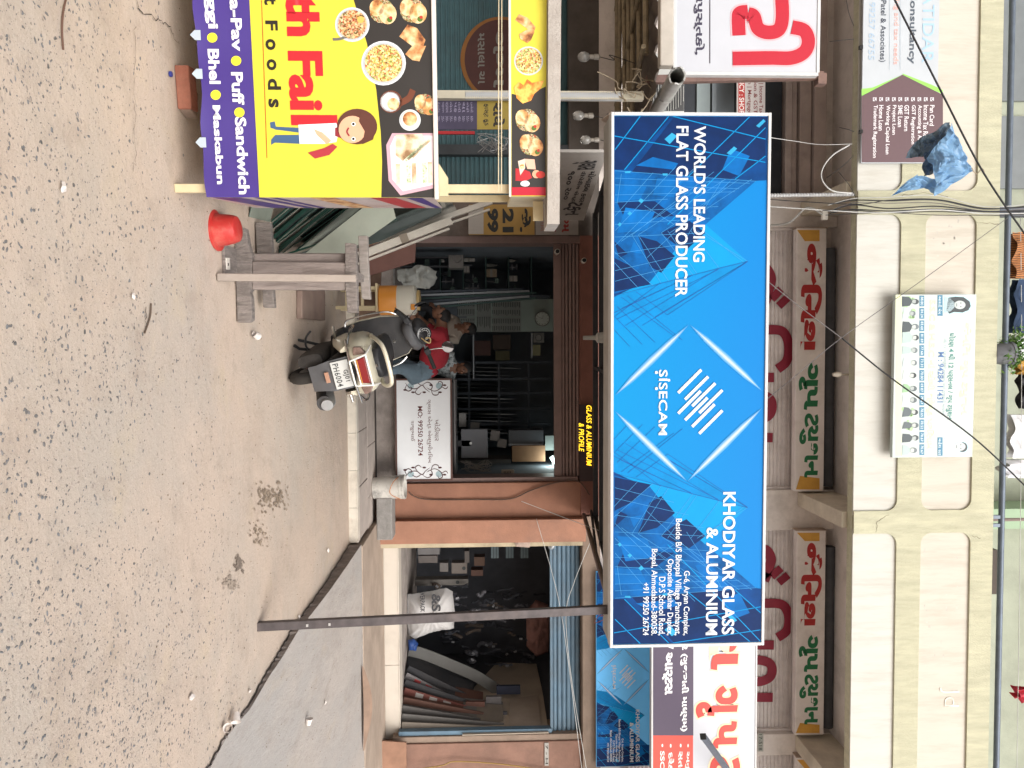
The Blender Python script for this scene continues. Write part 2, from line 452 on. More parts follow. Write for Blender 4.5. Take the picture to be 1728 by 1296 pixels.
def speckle(name, px, py, a, b, th, n, r0, r1, mat, seed):
    """a worn patch made of many small ragged flakes"""
    c = on_z(px, py, 0); rg = random.Random(seed); g = MB()
    for k in range(n):
        u, v = rg.gauss(0, a), rg.gauss(0, b); x = c.x+u*math.cos(th)-v*math.sin(th); y = c.y+u*math.sin(th)+v*math.cos(th)
        r_ = rg.uniform(r0, r1)*math.exp(-abs(u)/a*.35); P = blob(x, y, r_*1.5, r_*.6, seed*99+k, 11, th+rg.uniform(-.3, .3))
        g.add([(p[0], p[1], .0062+.00002*k) for p in P], [tuple(range(11))])
    tag(g.build(name, mat), kind='structure')
faint = M('faint_stain', (.31, .25, .20), .9, .25, 20, .3)
speckle('grit_patch', 458, 838, .26, .05, 1.35, 150, .006, .026, pot_m, 2)
speckle('grit_patch', 436, 905, .15, .04, 1.2, 60, .006, .02, pot_m, 12)
speckle('oil_stain', 402, 950, .05, .02, 1.2, 26, .012, .03, damp_m, 3)
speckle('oil_stain', 385, 985, .10, .02, 1.3, 40, .006, .022, faint, 4)
def ground_crack(name, pts, w, seed, mat=crack_m, z=.0068):
    rr = random.Random(seed); P = [on_z(x, y, 0) for x, y in pts]; Q = []
    for i in range(len(P)-1):
        for k in range(8): Q.append(P[i].lerp(P[i+1], k/8)+Vector((rr.uniform(-.012, .012), rr.uniform(-.02, .02), 0)))
    Q.append(P[-1]); V = []; F = []
    for i, q in enumerate(Q):
        d = (Q[min(i+1, len(Q)-1)]-Q[max(i-1, 0)]).normalized(); n = Vector((-d.y, d.x, 0)); ww = w*rr.uniform(.2, 1)
        V += [(q.x-n.x*ww, q.y-n.y*ww, z), (q.x+n.x*ww, q.y+n.y*ww, z)]
        if i: F.append((2*i-2, 2*i-1, 2*i+1, 2*i))
    o = MB().add(V, F).build(name, mat); tag(o, kind='structure')
ground_crack('crack', [(222, -60), (232, 20), (262, 30), (285, 48), (300, 75)], .003, 5)
ground_crack('crack', [(225, 40), (224, 140), (226, 250), (223, 290)], .0018, 6)
ground_crack('crack', [(246, 520), (244, 560)], .0035, 7)

# the raised apron in front of the right-hand shop, with its broken edge
edge = [(351, 1296), (376, 1249), (395, 1222), (415, 1198), (446, 1141), (468, 1106), (491, 1064), (514, 1033), (541, 995), (568, 953), (589, 919)]
ext = on_z(351, 1296, 0)+ (on_z(351, 1296, 0)-on_z(415, 1198, 0)).normalized()*1.6
base = [ext]+[on_z(x, y, 0) for x, y in edge]
def aph(Y): return max(.012, .014+(Y-4.6)*.0305)
nrm = Vector((-.55, -.83, 0)).normalized()
rr = random.Random(5); E = []
for i in range(len(base)-1):
    for k in range(10): E.append(base[i].lerp(base[i+1], k/10))
E.append(base[-1])
top = [Vector((p.x, p.y, aph(p.y))) for p in E]
jag = [p + nrm*rr.uniform(-.008, .03) + Vector((0, 0, .0065)) for p in E]
V = [tuple(p) for p in jag]+[tuple(p) for p in top]; n = len(E)
MBf = MB().add(V, [(i, i+1, n+i+1, n+i) for i in range(n-1)])
tag(MBf.build('apron_edge', cut_m), kind='structure')
V = []; F = []
for i, p in enumerate(jag):
    w = rr.uniform(.002, .016)*(1.0 if p.y > 4 else .6); V += [(p.x+nrm.x*w, p.y+nrm.y*w, .0072), (p.x-nrm.x*.012, p.y-nrm.y*.012, .0072)]
    if i: F.append((2*i-2, 2*i-1, 2*i+1, 2*i))
tag(MB().add(V, F).build('crack', crack_m), kind='structure')
YA = 8.62
V = []; F = []
for i, p in enumerate(top):
    V += [tuple(p), (9, p.y, aph(p.y))]
    if i: F.append((2*i-2, 2*i-1, 2*i+1, 2*i))
tag(MB().add(V, F).build('apron', apron_m), kind='structure')
zt = aph(top[-1].y); XK = top[-1].x
# slab between the apron and the right-hand shop
tag(B((XK+.02, top[-1].y+.004, -.3), (9, 10.38, zt+.012)).build('pavement', dirt_m, bevel=.008), kind='structure')

# ================================================================== the pavement in front of the glass shop
kerb_y = on_z(588, 800, 0).y; kz = on_y(603, 800, kerb_y).z
slab_m = M('paving_stone', (.44, .38, .34), .88, .14, 4, .3, bscale=80, dirt=(.22, .18, .15), dirt_amt=.6)
tile_m = M('cream_tile', (.62, .57, .49), .5, .08, 10, dirt=(.33, .27, .21), dirt_amt=.5, dirt_scale=6)
step_m = M('step_concrete', (.35, .30, .27), .9, .2, 5, .4, bscale=70, dirt=(.15, .13, .12), dirt_amt=.6)
pav = thing('raised_pavement', 'raised pavement with a cream tiled kerb in front of the glass shop', 'pavement', (0, kerb_y, 0)); tag(pav, kind='structure'); del pav['category']
B((-9, .012, -.3), (XK-.01, 1.75, kz-.012)).build('bed', crack_m, pav)
x = XK-.012; rr = random.Random(9); tl = None
while x > -5.5:
    w = .40+rr.uniform(-.03, .03); d = rr.uniform(-.002, .003)
    B((x-w+.004, d, -.02), (x, .011, kz-.013)).build('kerb_tile', tile_m, pav, bevel=.002)
    B((x-w+.003, -.004+d, kz-.012), (x, .13, kz+rr.uniform(-.001, .002))).build('kerb_cap', tile_m, pav, bevel=.003); x -= w
x = XK-.012
while x > -5.5:
    w = .62+rr.uniform(-.05, .05)
    for k, (y0, y1) in enumerate(((.134, .78), (.784, 1.42))):
        o_ = .25*k
        B((x-w+.006+o_, y0+.003, kz-.05), (x+o_-.002, y1, kz-.003+rr.uniform(-.003, .002))).build('paving_slab', slab_m, pav, bevel=.004)
    x -= w
for o_ in []: pass

# ================================================================== the commercial building
YS = 10.3; YF = 8.8
bd = thing('commercial_building', 'three storey plastered concrete building with shuttered shops below a panelled balcony', 'building', (0, YS, 0))
def LB(a, b): return B((a[0], a[1]-YS, a[2]), (b[0], b[1]-YS, b[2]))
X = lambda y, x=800, Y=YS: on_y(x, y, Y).x
Z = lambda x, Y=YS, y=650: on_y(x, y, Y).z
orange = M('orange_paint', (.29, .135, .085), .75, .14, 3, .12, bscale=60, dirt=(.20, .10, .07), dirt_amt=.5)
orange2 = M('pale_orange_paint', (.345, .17, .11), .75, .16, 3, .2, dirt=(.21, .12, .09), dirt_amt=.6)
brown = M('brown_paint', (.21, .105, .08), .7, .16, 5, .1, dirt=(.10, .06, .05), dirt_amt=.5)
cream = M('cream_plaster', (.46, .39, .27), .85, .14, 4, .2, dirt=(.2, .15, .1), dirt_amt=.6)
tan = M('tan_plaster', (.27, .20, .155), .85, .14, 4, .2, dirt=(.15, .11, .08), dirt_amt=.5)
plast = M('corridor_plaster', (.72, .66, .62), .9, .1, 2.5, .15, dirt=(.27, .23, .20), dirt_amt=.5)
greenp = M('pale_green_plaster', (.42, .45, .36), .9, .1, 2.5, .15, dirt=(.28, .29, .24), dirt_amt=.5)
yellowp = M('yellow_green_render', (.50, .485, .35), .92, .13, 5, .5, bscale=70, dirt=(.34, .32, .23), dirt_amt=.5, dirt_scale=3, stretch=(2.6, 1, .45))
panelp = M('cream_panel_paint', (.56, .52, .45), .85, .05, 3, .12, bscale=40, dirt=(.39, .34, .27), dirt_amt=.5, dirt_scale=3.5, stretch=(2.6, 1, .35))
panelw = M('white_panel_paint', (.56, .55, .505), .85, .05, 3, .12, bscale=40, dirt=(.40, .37, .31), dirt_amt=.5, dirt_scale=3.5, stretch=(2.6, 1, .35))
dark_in = M('dark_interior', (.045, .045, .05), .9, .3, 3)
blue_m = M('blue_painted_steel', (.115, .19, .26), .5, .12, 5, dirt=(.12, .10, .08), dirt_amt=.4)
teal_m = M('teal_painted_steel', (.05, .115, .13), .5, .15, 5, dirt=(.05, .06, .06), dirt_amt=.4)
brown_st = M('brown_painted_steel', (.235, .16, .145), .55, .12, 5, dirt=(.12, .08, .07), dirt_amt=.45)
grey_st = M('grey_shutter_steel', (.78, .72, .70), .5, .1, 5, dirt=(.27, .22, .2), dirt_amt=.45, metal=.15)

FZ = Z(668)                                      # shop floor level
x1a, x1b = X(411), X(806)                        # glass shop opening
x2a, x2b = X(918), X(1240)                       # right-hand shop opening
x0b = X(330)                                     # left shop
ztop = Z(935)
lin_z = Z(975)
up0 = Z(1003)                                    # underside of first floor band
# floors
LB((-9, 10.32, -.2), (x1b+.2, 16, FZ)).build('shop_floor', step_m, bd)
LB((-6, 10.29, kz-.02), (X(842), 10.318, FZ-.02)).build('step_riser', step_m, bd)
LB((x1a, 10.26, FZ-.018), (x1b, 10.317, FZ+.006)).build('door_sill', M('worn_metal', (.25, .24, .23), .4, .2, 20, metal=.6), bd, bevel=.002)
LB((x1b+.21, 10.42, -.2), (9, 16, FZ-.02)).build('shop_floor', step_m, bd)
# tiled plinth of the right-hand shop
px0, px1 = X(920), X(1252)
pl_t = M('plinth_tile', (.56, .50, .43), .45, .05, 5, dirt=(.36, .30, .24), dirt_amt=.3)
jx = X(1125)
for a, b in ((px0, jx-.002), (jx+.002, px1)):
    LB((a, 10.40, zt), (b, 10.43, FZ-.021)).build('plinth_tile', pl_t, bd, bevel=.003)
    LB((a, 10.395, FZ-.02), (b, 10.72, FZ-.004)).build('plinth_slab', pl_t, bd, bevel=.003)
# piers and jambs of the ground floor
zp = Z(658)
LB((x1b+.06, 10.22, zt-.1), (X(872), 10.6, Z(990))).build('pillar', orange, bd, bevel=.006)
LB((X(872)+.001, 10.08, zt-.1), (X(910), 10.6, Z(985))).build('pillar', orange2, bd, bevel=.006)
LB((X(910)+.001, 10.13, zt-.1), (x2a, 10.62, Z(980))).build('door_jamb', cream, bd, bevel=.004)
LB((x1b, 10.28, FZ), (x1b+.059, 10.62, lin_z)).build('door_frame', brown_st, bd, bevel=.004)
LB((x1a-.09, 10.25, FZ), (x1a, 10.62, Z(985))).build('door_frame', brown_st, bd, bevel=.004)
LB((x0b+.02, 10.27, kz-.02), (x1a-.091, 10.6, Z(990))).build('wall', M('grey_brown_wall', (.18, .14, .12), .9, .2, 4, .3, dirt=(.08, .07, .06), dirt_amt=.6), bd)
LB((x2b, 10.27, FZ-.1), (X(1250), 10.7, Z(980))).build('door_jamb', tan, bd, bevel=.004)
LB((X(1250)+.001, 10.24, zt-.1), (X(1300)+.6, 10.7, Z(980))).build('pillar', M('brown_pillar_paint', (.24, .135, .10), .8, .16, 4, .2, dirt=(.13, .08, .06), dirt_amt=.5), bd, bevel=.006)
LB((X(1300)+.601, 10.3, -.1), (9, 10.7, 3)).build('wall', tan, bd)
# lintels and shutter boxes
z9 = Z(1010)
LB((x1a-.09, 10.2, Z(978)), (X(870), 10.62, z9)).build('lintel', M('red_brown_paint', (.23, .10, .075), .75, .16, 4, .1, dirt=(.13, .06, .05), dirt_amt=.5), bd, bevel=.004)
LB((X(870)+.001, 10.16, Z(980)+.002), (9, 10.62, z9)).build('lintel', tan, bd, bevel=.004)
LB((-9, 10.24, Z(960)), (x1a-.091, 10.62, z9)).build('lintel', M('dark_lintel', (.10, .085, .075), .9, .2, 4), bd, bevel=.004)
# rolled-up shutters whose last slats still hang in view: each slat its own piece
def hung_shutter(xa, xb, z0, z1, Y, mat, n, name='rolling_shutter'):
    s0 = LB((xa, Y+.03, z0), (xb, Y+.05, z1)).build(name, mat, bd); h = (z1-z0)/n
    for k in range(n):
        a = z0+k*h
        mb = MB().loft([[(xx, Y-YS+yy, a+zz) for yy, zz in ((.03, .001), (.006, .006), (.0, h*.3), (.0, h*.62), (.012, h*.86), (.03, h-.003))] for xx in (xa+.002, xb-.002)])
        mb.build('slat', mat, s0, smooth=True)
hung_shutter(x1a, x1b, ztop+.11, lin_z+.03, 10.34, brown_st, 5)
LB((x1a, 10.33, ztop), (x1b, 10.37, ztop+.108)).build('bottom_rail', brown_st, bd, bevel=.006)
hung_shutter(x2a, x2b, Z(932), Z(979), 10.36, blue_m, 6)
LB((x2a+.0, 10.34, Z(927)), (x2b, 10.38, Z(932)-.002)).build('bottom_rail', blue_m, bd, bevel=.006)
LB((x2b-.062, 10.3, FZ-.02), (x2b-.003, 10.4, Z(929))).build('shutter_guide', blue_m, bd, bevel=.004)
# closed left shop: teal shutter
sh = corr(-8.5, x0b, kz, Z(962), .062, .016).build('rolling_shutter', teal_m, bd); sh.location = (0, .1, 0)
LB((x0b, 10.3, kz), (x0b+.02, 10.42, Z(962))).build('shutter_guide', teal_m, bd)
LB((X(163), 10.3, kz), (X(163)+.02, 10.41, Z(960))).build('shutter_guide', teal_m, bd)
LB((X(245), 10.26, kz), (X(262), 10.41, Z(960))).build('shutter_guide', M('dark_post', (.04, .045, .05), .6, .2, 5), bd)
# rooms behind the openings
def room(xa, xb, Yb, zc, mat, name):
    w = MB()
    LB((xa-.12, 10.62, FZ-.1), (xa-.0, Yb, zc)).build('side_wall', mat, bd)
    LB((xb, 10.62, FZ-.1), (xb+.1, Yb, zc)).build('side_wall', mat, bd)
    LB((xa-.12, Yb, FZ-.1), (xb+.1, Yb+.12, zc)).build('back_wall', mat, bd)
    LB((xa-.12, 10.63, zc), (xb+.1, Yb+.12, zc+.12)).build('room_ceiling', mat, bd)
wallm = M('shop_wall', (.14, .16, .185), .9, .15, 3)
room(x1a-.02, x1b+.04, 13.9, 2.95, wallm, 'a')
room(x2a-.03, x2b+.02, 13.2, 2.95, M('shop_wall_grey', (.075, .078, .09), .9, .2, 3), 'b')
# first floor: slab band, back wall
LB((-9, 10.24, z9+.002), (9, 10.75, Z(1045))).build('slab_edge', plast, bd)
LB((-9, 10.62, z9+.003), (9, 16, z9+.13)).build('floor_slab', plast, bd) if False else None
wz0, wz1 = Z(1045)+.001, Z(1500)
zc = Z(1408)                                     # corridor ceiling
LB((-9, 10.45, wz0), (9, 10.7, zc+.2)).build('wall', plast, bd)
LB((-9, 10.46, zc+.2), (9, 10.7, 13.0)).build('upper_wall', greenp, bd)
LB((-9, YF+.16, zc), (9, 10.46, zc+.16)).build('corridor_ceiling', plast, bd)
LB((-9, YF+.16, 10.6), (9, 10.46, 10.75)).build('balcony_ceiling', plast, bd)
# columns of the first floor
for ya, yb in ((826, 893), (1236, 1272), (330, 384)):
    LB((X(ya, 1330), 10.26, wz0), (X(yb, 1330), 10.449, zc)).build('column', plast, bd, bevel=.01)
# cantilever beams under the balcony
zb = Z(1344, YS, 829)
for ya, yb in ((829, 853), (1237, 1262), (343, 366)):
    LB((X(ya, 1344), YF+.161, zb), (X(yb, 1344), 10.259, zc-.001)).build('cantilever_beam', M('beam_plaster', (.58, .52, .42), .9, .12, 3, .2, dirt=(.3, .25, .2), dirt_amt=.5), bd, bevel=.008)
# closed shutters of the first floor, ribs as real corrugation
def up_shutter(ya, yb, mat=grey_st):
    xa, xb = X(ya, 1320), X(yb, 1320)
    o = corr(xa+.03, xb-.03, Z(1062), Z(1342), .052, .02).build('rolling_shutter', mat, bd); o.location = (0, .10, 0)
    for q in (xa, xb-.03): LB((q, 10.34, Z(1062)), (q+.03, 10.42, Z(1343))).build('shutter_guide', mat, bd, bevel=.003)
    LB((xa, 10.36, Z(1342)), (xb, 10.44, Z(1347))).build('shutter_rail', mat, bd)
    return xa, xb
SH1 = up_shutter(384, 826); SH2 = up_shutter(893, 1236); SH3 = up_shutter(1272, 1660)
# left part of the first floor: window, mullions and shutter box seen between the signs
xa, xb = -6.0, X(328, 1300)
LB((xa, 10.40, Z(1155)), (xb, 10.449, Z(1320))).build('window_recess', M('dark_glass', (.03, .033, .04), .15, .2, 3), bd)
LB((xa, 10.36, Z(1176)), (xb, 10.399, Z(1198))).build('window_pane', M('sky_glass', (.30, .36, .36), .08, .1, 2, spec=.8), bd)
LB((xa, 10.35, Z(1201)), (xb, 10.399, Z(1238))).build('window_pane', M('grey_glass', (.24, .28, .31), .1, .1, 2, spec=.8), bd)
rb = M('rose_brown_plaster', (.42, .35, .325), .85, .14, 3, dirt=(.2, .16, .15), dirt_amt=.5)
for a, b, d in ((1322, 1333, .14), (1335, 1343, .10), (1345, 1364, .16), (1366, 1386, .22)):
    LB((xa, 10.45-d, Z(a)), (xb, 10.449, Z(b))).build('moulding', rb, bd, bevel=.006)

# ---- balcony fascia: recessed rounded panels behind a thick render face
FT = on_y(1685, 392, YF).z; FB = on_y(1447, 360, YF).z
def fz(x): return on_y(x, 650, YF).z
def rrect(u0, w0, u1, w1, r, corners=(1, 1, 1, 1), n=7):
    P = []
    for (cx, cz, a0), on in zip(((u1-r, w0+r, -90), (u1-r, w1-r, 0), (u0+r, w1-r, 90), (u0+r, w0+r, 180)), corners):
        if on:
            for k in range(n+1):
                t = R(a0+90*k/n); P.append((cx+r*math.cos(t), cz+r*math.sin(t)))
        else:
            P.append((cx+math.copysign(r, cx-(u0+u1)/2), cz+math.copysign(r, cz-(w0+w1)/2)))
    return P
XF = lambda y: on_y(1560, y, YF).x
cols = [(XF(-175), XF(322)), (XF(362), XF(861)), (XF(899), XF(1440))]
w_ = cols[1][1]-cols[1][0]; cols = [(cols[0][0]-w_-.27, cols[0][0]-.27)]+cols+[(cols[2][1]+.27, cols[2][1]+.27+w_)]
holes = []; z_lo = (FB-.0, fz(1516)); z_hi = (fz(1557), fz(1642))
for u0, u1 in cols:
    holes.append((u0, u1, *z_hi, (1, 1, 1, 1)))
cv = bpy.data.curves.new('f', 'CURVE'); cv.dimensions = '2D'; cv.fill_mode = 'BOTH'; cv.extrude = .013
def cspl(P):
    s = cv.splines.new('POLY'); s.points.add(len(P)-1)
    for i, p in enumerate(P): s.points[i].co = (p[0], p[1], 0, 1)
    s.use_cyclic_u = True
outer = [(-9, FB)]
for u0, u1 in cols:         # lower panels open at the bottom edge
    r = .13
    outer += [(u0, FB)]+[(u0, z_lo[1]-r)]+[(u0+r-r*math.cos(R(90*k/7)), z_lo[1]-r+r*math.sin(R(90*k/7))) for k in range(1, 8)]
    outer += [(u1-r+r*math.sin(R(90*k/7)), z_lo[1]-r+r*math.cos(R(90*k/7))) for k in range(8)]+[(u1, FB)]
outer += [(9, FB), (9, FT), (-9, FT)]
cspl(outer)
for u0, u1, a, b, c in holes: cspl(rrect(u0, a, u1, b, .13, c))
co = bpy.data.objects.new('f', cv); COL.objects.link(co); bpy.context.view_layer.update()
me = bpy.data.meshes.new_from_object(co.evaluated_get(bpy.context.evaluated_depsgraph_get())); bpy.data.objects.remove(co)
for v in me.vertices: v.co = Vector((v.co.x, -v.co.z, v.co.y))
me.materials.clear(); me.materials.append(yellowp)
fo = bpy.data.objects.new('balcony_fascia', me); link(fo, bd); fo.location = (0, YF-YS, 0)
b_ = fo.modifiers.new('bevel', 'BEVEL'); b_.width = .005; b_.segments = 2; b_.angle_limit = R(60)
LB((-9, YF+.035, FB), (9, YF+.16, FT)).build('fascia_core', yellowp, bd)
for u0, u1 in cols:
    LB((u0-.05, YF+.012, FB+.002), (u1+.05, YF+.034, z_lo[1]+.03)).build('recessed_panel', panelw, bd)
    LB((u0-.05, YF+.012, z_hi[0]-.03), (u1+.05, YF+.034, z_hi[1]+.03)).build('recessed_panel', panelp, bd)
# thin crack lines and peeled patches on the render
def wall_crack(pts, w, seed, Y=YF-.0155, name='plaster_crack', mat=None):
    rr = random.Random(seed); P = [on_y(x, y, Y) for x, y in pts]; Q = []
    for i in range(len(P)-1):
        for k in range(6): Q.append(P[i].lerp(P[i+1], k/6)+Vector((rr.uniform(-.01, .01), 0, rr.uniform(-.01, .01))))
    Q.append(P[-1]); V = []; F = []
    for i, q in enumerate(Q):
        d = (Q[min(i+1, len(Q)-1)]-Q[max(i-1, 0)]).normalized(); n = Vector((-d.z, 0, d.x)); ww = w*rr.uniform(.3, 1)
        V += [(q.x-n.x*ww, Y-YS, q.z-n.z*ww), (q.x+n.x*ww, Y-YS, q.z+n.z*ww)]
        if i: F.append((2*i-2, 2*i-1, 2*i+1, 2*i))
    MB().add(V, F).build(name, mat or M('plaster_crack', (.2, .18, .13), .9), bd)
for i, p in enumerate(([(1500, 868), (1480, 880), (1478, 898)], [(1645, 375), (1685, 378)], [(1520, 330), (1560, 325), (1600, 332)], [(1640, 905), (1655, 908)])):
    wall_crack(p, .004, i)
pk = M('peeled_patch', (.52, .485, .43), .9, .2, 20)
def patch(px, py, a, b, seed):
    Y = YF+.0115; c = on_y(px, py, Y); P = blob(c.x, c.z, a, b, seed, 22)
    MB().add([(p[0], Y-YS, p[1]) for p in P], [tuple(range(len(P)))]).build('peeled_patch', pk, bd)
rr = random.Random(31)
for k in range(34):
    yy = rr.choice((rr.uniform(915, 1100), rr.uniform(920, 1110), rr.uniform(365, 480), rr.uniform(380, 480)))
    xx = 1560+rr.random()**2*60 if yy > 900 else rr.uniform(1570, 1625)
    patch(xx, yy, rr.uniform(.006, .03), rr.uniform(.004, .014), k)
# raised letters cast in the panel
jd = textmesh('Jd', .0)
a = on_y(1585, 1160, YF+.012); b = on_y(1618, 1192, YF+.012)
jm = text('Jd', a.x, a.z, b.x, b.z, M('cast_letter', (.70, .66, .58), .9), bd, YF-YS+.008, bold=-.01)
sol = jm.modifiers.new('s', 'SOLIDIFY'); sol.thickness = .012

# top railing and what stands behind it
rail_m = M('blue_grey_steel', (.11, .135, .17), .45, .15, 8, metal=.3)
rl = thing('balcony_railing', 'dark blue-grey steel handrail running above the balcony fascia', 'railing', (0, YF, FT))
RZ = on_y(1700, 450, YF+.05).z
MB().tube([(-9, .06, RZ-FT), (9, .06, RZ-FT)], .035, 10).build('handrail', rail_m, rl, smooth=True)
for y in (357, 872, 886, 1400, -160):
    xx = on_y(1690, y, YF+.06).x
    B((xx-.02, .04, 0), (xx+.02, .08, RZ-FT-.02)).build('post', rail_m, rl)
xx = on_y(1710, 357, YF+.2).x
LB((xx-.05, YF+.17, FT), (xx+.06, YF+.28, 10.6)).build('column', M('dark_grey_paint', (.14, .15, .17), .6, .1, 4), bd)
for ya, yb in ((870, 905),):
    a, b = on_y(1710, ya, 9.5).x, on_y(1710, yb, 9.5).x
    LB((a, 9.9, zc+.16), (b, 10.44, 10.6)).build('column', M('mint_plaster', (.36, .48, .33), .9, .08, 3), bd)
MB().tube([(on_y(1700, 880, 9).x, 9.1-YS, FT+.15), (on_y(1700, 880, 9).x, 9.1-YS, 10.6)], .02).build('steel_pole', M('rusty_steel', (.22, .17, .15), .7, .2, 20), bd)
# windows of the upper floor at the left
for ya, yb in ((-120, 170), (196, 318)):
    a, b = on_y(1710, ya, 10.4).x, on_y(1710, yb, 10.4).x
    w = LB((a, 10.40, 7.6), (b, 10.459, 9.2)).build('window', M('grey_window', (.2, .22, .23), .25, .1, 3), bd)
    LB((a-.06, 10.38, 7.55), (b+.06, 10.399, 7.62)).build('frame', M('window_frame', (.3, .32, .28), .6), w)
a, b = on_y(1680, 930, 10.3).x, on_y(1680, 1005, 10.3).x
LB((a, 10.36, on_y(1672, 960, 10.3).z-.3), (b, 10.459, on_y(1688, 960, 10.3).z)).build('air_vent', M('dark_wood', (.08, .06, .05), .7), bd)
# ================================================================== signs
white_m = M('white_vinyl', (.50, .51, .55), .35, .03, 3)
frame_w = M('white_frame', (.58, .58, .58), .45, .05, 8, dirt=(.4, .38, .34), dirt_amt=.3)
grey_sh = M('galvanised_sheet', (.40, .38, .35), .5, .14, 6, metal=.2, dirt=(.25, .19, .14), dirt_amt=.5)

# ---- the big blue glass shop sign, in the pixels of the photograph; mirrored designs share the outlines
LZ = lambda q: (1020+q[0]/2.817, 180+q[1]/2.817)           # coordinates measured on an enlargement
dark1 = [(20, 15), (785, 15), (785, 350), (720, 353), (480, 560), (330, 690), (215, 835), (120, 868), (20, 905)]
mid1 = [(20, 300), (720, 353), (480, 560), (330, 690), (215, 835), (20, 890)]
deep = [[(20, 15), (320, 15), (95, 300), (20, 300)], [(330, 15), (785, 15), (765, 150)], [(130, 310), (600, 345), (765, 240), (765, 150), (330, 50)],
        [(60, 455), (240, 450), (330, 520), (100, 540)], [(265, 600), (400, 540), (480, 600), (390, 680), (330, 650)],
        [(160, 615), (250, 640), (335, 710), (270, 790), (215, 760)], [(48, 720), (130, 760), (220, 845), (48, 880)], [(45, 640), (110, 700), (70, 720)]]
lite = [[(600, 200), (690, 235), (640, 330), (560, 300)], [(150, 280), (230, 240), (350, 270), (330, 300)], [(500, 350), (600, 352), (500, 470), (430, 460)], [(100, 480), (240, 500), (200, 590), (60, 600)],
        [(50, 370), (200, 380), (170, 440), (50, 450)], [(140, 640), (180, 700), (120, 690)], [(250, 340), (380, 345), (330, 430), (230, 420)]]
pyr = [(480, 560), (680, 735), (545, 768), (420, 800), (265, 838), (45, 905), (215, 835), (330, 690)]
pyr2 = [(680, 737), (545, 770), (420, 802), (265, 842), (45, 905), (45, 1060), (180, 1040), (300, 990)]
thick = [((50, 205), (170, 45)), ((95, 300), (305, 45)), ((45, 140), (765, 265)), ((325, 45), (765, 155)), ((395, 335), (690, 35)), ((300, 560), (765, 100)), ((620, 345), (765, 235))]
fine = [((50, 305), (720, 355)), ((50, 340), (690, 365)), ((50, 372), (640, 390)), ((50, 420), (620, 405)), ((50, 500), (540, 475)), ((50, 560), (500, 530)),
        ((50, 620), (480, 600)), ((50, 700), (470, 640)), ((50, 780), (400, 700)), ((50, 830), (330, 760)), ((50, 520), (230, 315)), ((50, 590), (340, 285)), ((50, 660), (430, 290)), ((130, 610), (520, 310)),
        ((160, 610), (575, 345)), ((270, 600), (640, 345)), ((310, 600), (700, 345)), ((130, 610), (270, 840)), ((160, 610), (305, 830)), ((270, 600), (420, 800)),
        ((300, 590), (440, 795)), ((410, 590), (545, 768)), ((440, 590), (680, 735)), ((480, 600), (660, 738)), ((45, 690), (230, 850)), ((45, 740), (160, 862)),
        ((50, 455), (300, 440)), ((190, 470), (330, 560)), ((80, 320), (60, 460)), ((560, 350), (390, 620)), ((600, 352), (200, 720)), ((500, 352), (80, 640))]
darkl = [((45, 900), (230, 850)), ((230, 850), (420, 800)), ((420, 800), (545, 768)), ((545, 768), (680, 735)), ((680, 735), (180, 1040)), ((680, 737), (300, 990)),
         ((670, 742), (240, 1000)), ((545, 768), (100, 1040)), ((540, 775), (60, 1010)), ((420, 800), (45, 980)), ((410, 806), (80, 960)), ((265, 838), (45, 1000)),
         ((80, 905), (330, 1090)), ((110, 900), (370, 1110)), ((60, 950), (240, 1120)), ((50, 1000), (180, 1130)), ((150, 880), (300, 990)), ((45, 1060), (120, 1140))]
chips = [[(285, 155), (320, 125), (345, 140), (310, 178)], [(720, 92), (755, 60), (765, 70), (735, 100)], [(580, 222), (615, 190), (630, 200), (600, 230)],
         [(160, 448), (172, 436), (188, 446), (176, 460)], [(108, 510), (120, 498), (132, 508), (122, 518)], [(62, 562), (72, 550), (82, 558), (74, 570)], [(95, 308), (125, 306), (122, 316), (98, 316)], [(275, 318), (300, 318), (298, 328), (278, 328)]]

def grad_blue(name, u0, u1, wa, wb, sat=1.0):
    m = bpy.data.materials.new(name); m.use_nodes = True; nt = m.node_tree; n = nt.nodes; l = nt.links
    b = n['Principled BSDF']; b.inputs['Roughness'].default_value = .45; b.inputs['Specular IOR Level'].default_value = .12
    tc = n.new('ShaderNodeTexCoord'); sx = n.new('ShaderNodeSeparateXYZ'); l.new(tc.outputs['Object'], sx.inputs[0])
    r = n.new('ShaderNodeMapRange'); r.inputs[1].default_value = wa; r.inputs[2].default_value = wb; l.new(sx.outputs['Z'], r.inputs[0])
    cr = n.new('ShaderNodeValToRGB'); e = cr.color_ramp.elements
    e[0].color = (.0, .235, .54, 1); e[1].color = (.0, .18, .52, 1)
    l.new(r.outputs[0], cr.inputs[0]); l.new(cr.outputs[0], b.inputs['Base Color']); m.diffuse_color = (.0, .3, .75, 1); return m
SK = [M('print_deep_blue', (.002, .02, .095), .5, .25, 6, spec=.12), M('print_navy', (.0, .045, .19), .5, .4, 4, spec=.12), M('print_mid_blue', (.0, .12, .40), .5, .25, 5, spec=.12),
      M('print_sky_blue', (.0, .26, .58), .5, .05, 5, spec=.12), M('print_light_line', (.06, .30, .62), .5, .05, 5, spec=.12), M('print_dark_line', (.015, .09, .33), .5, .05, 5, spec=.12)]
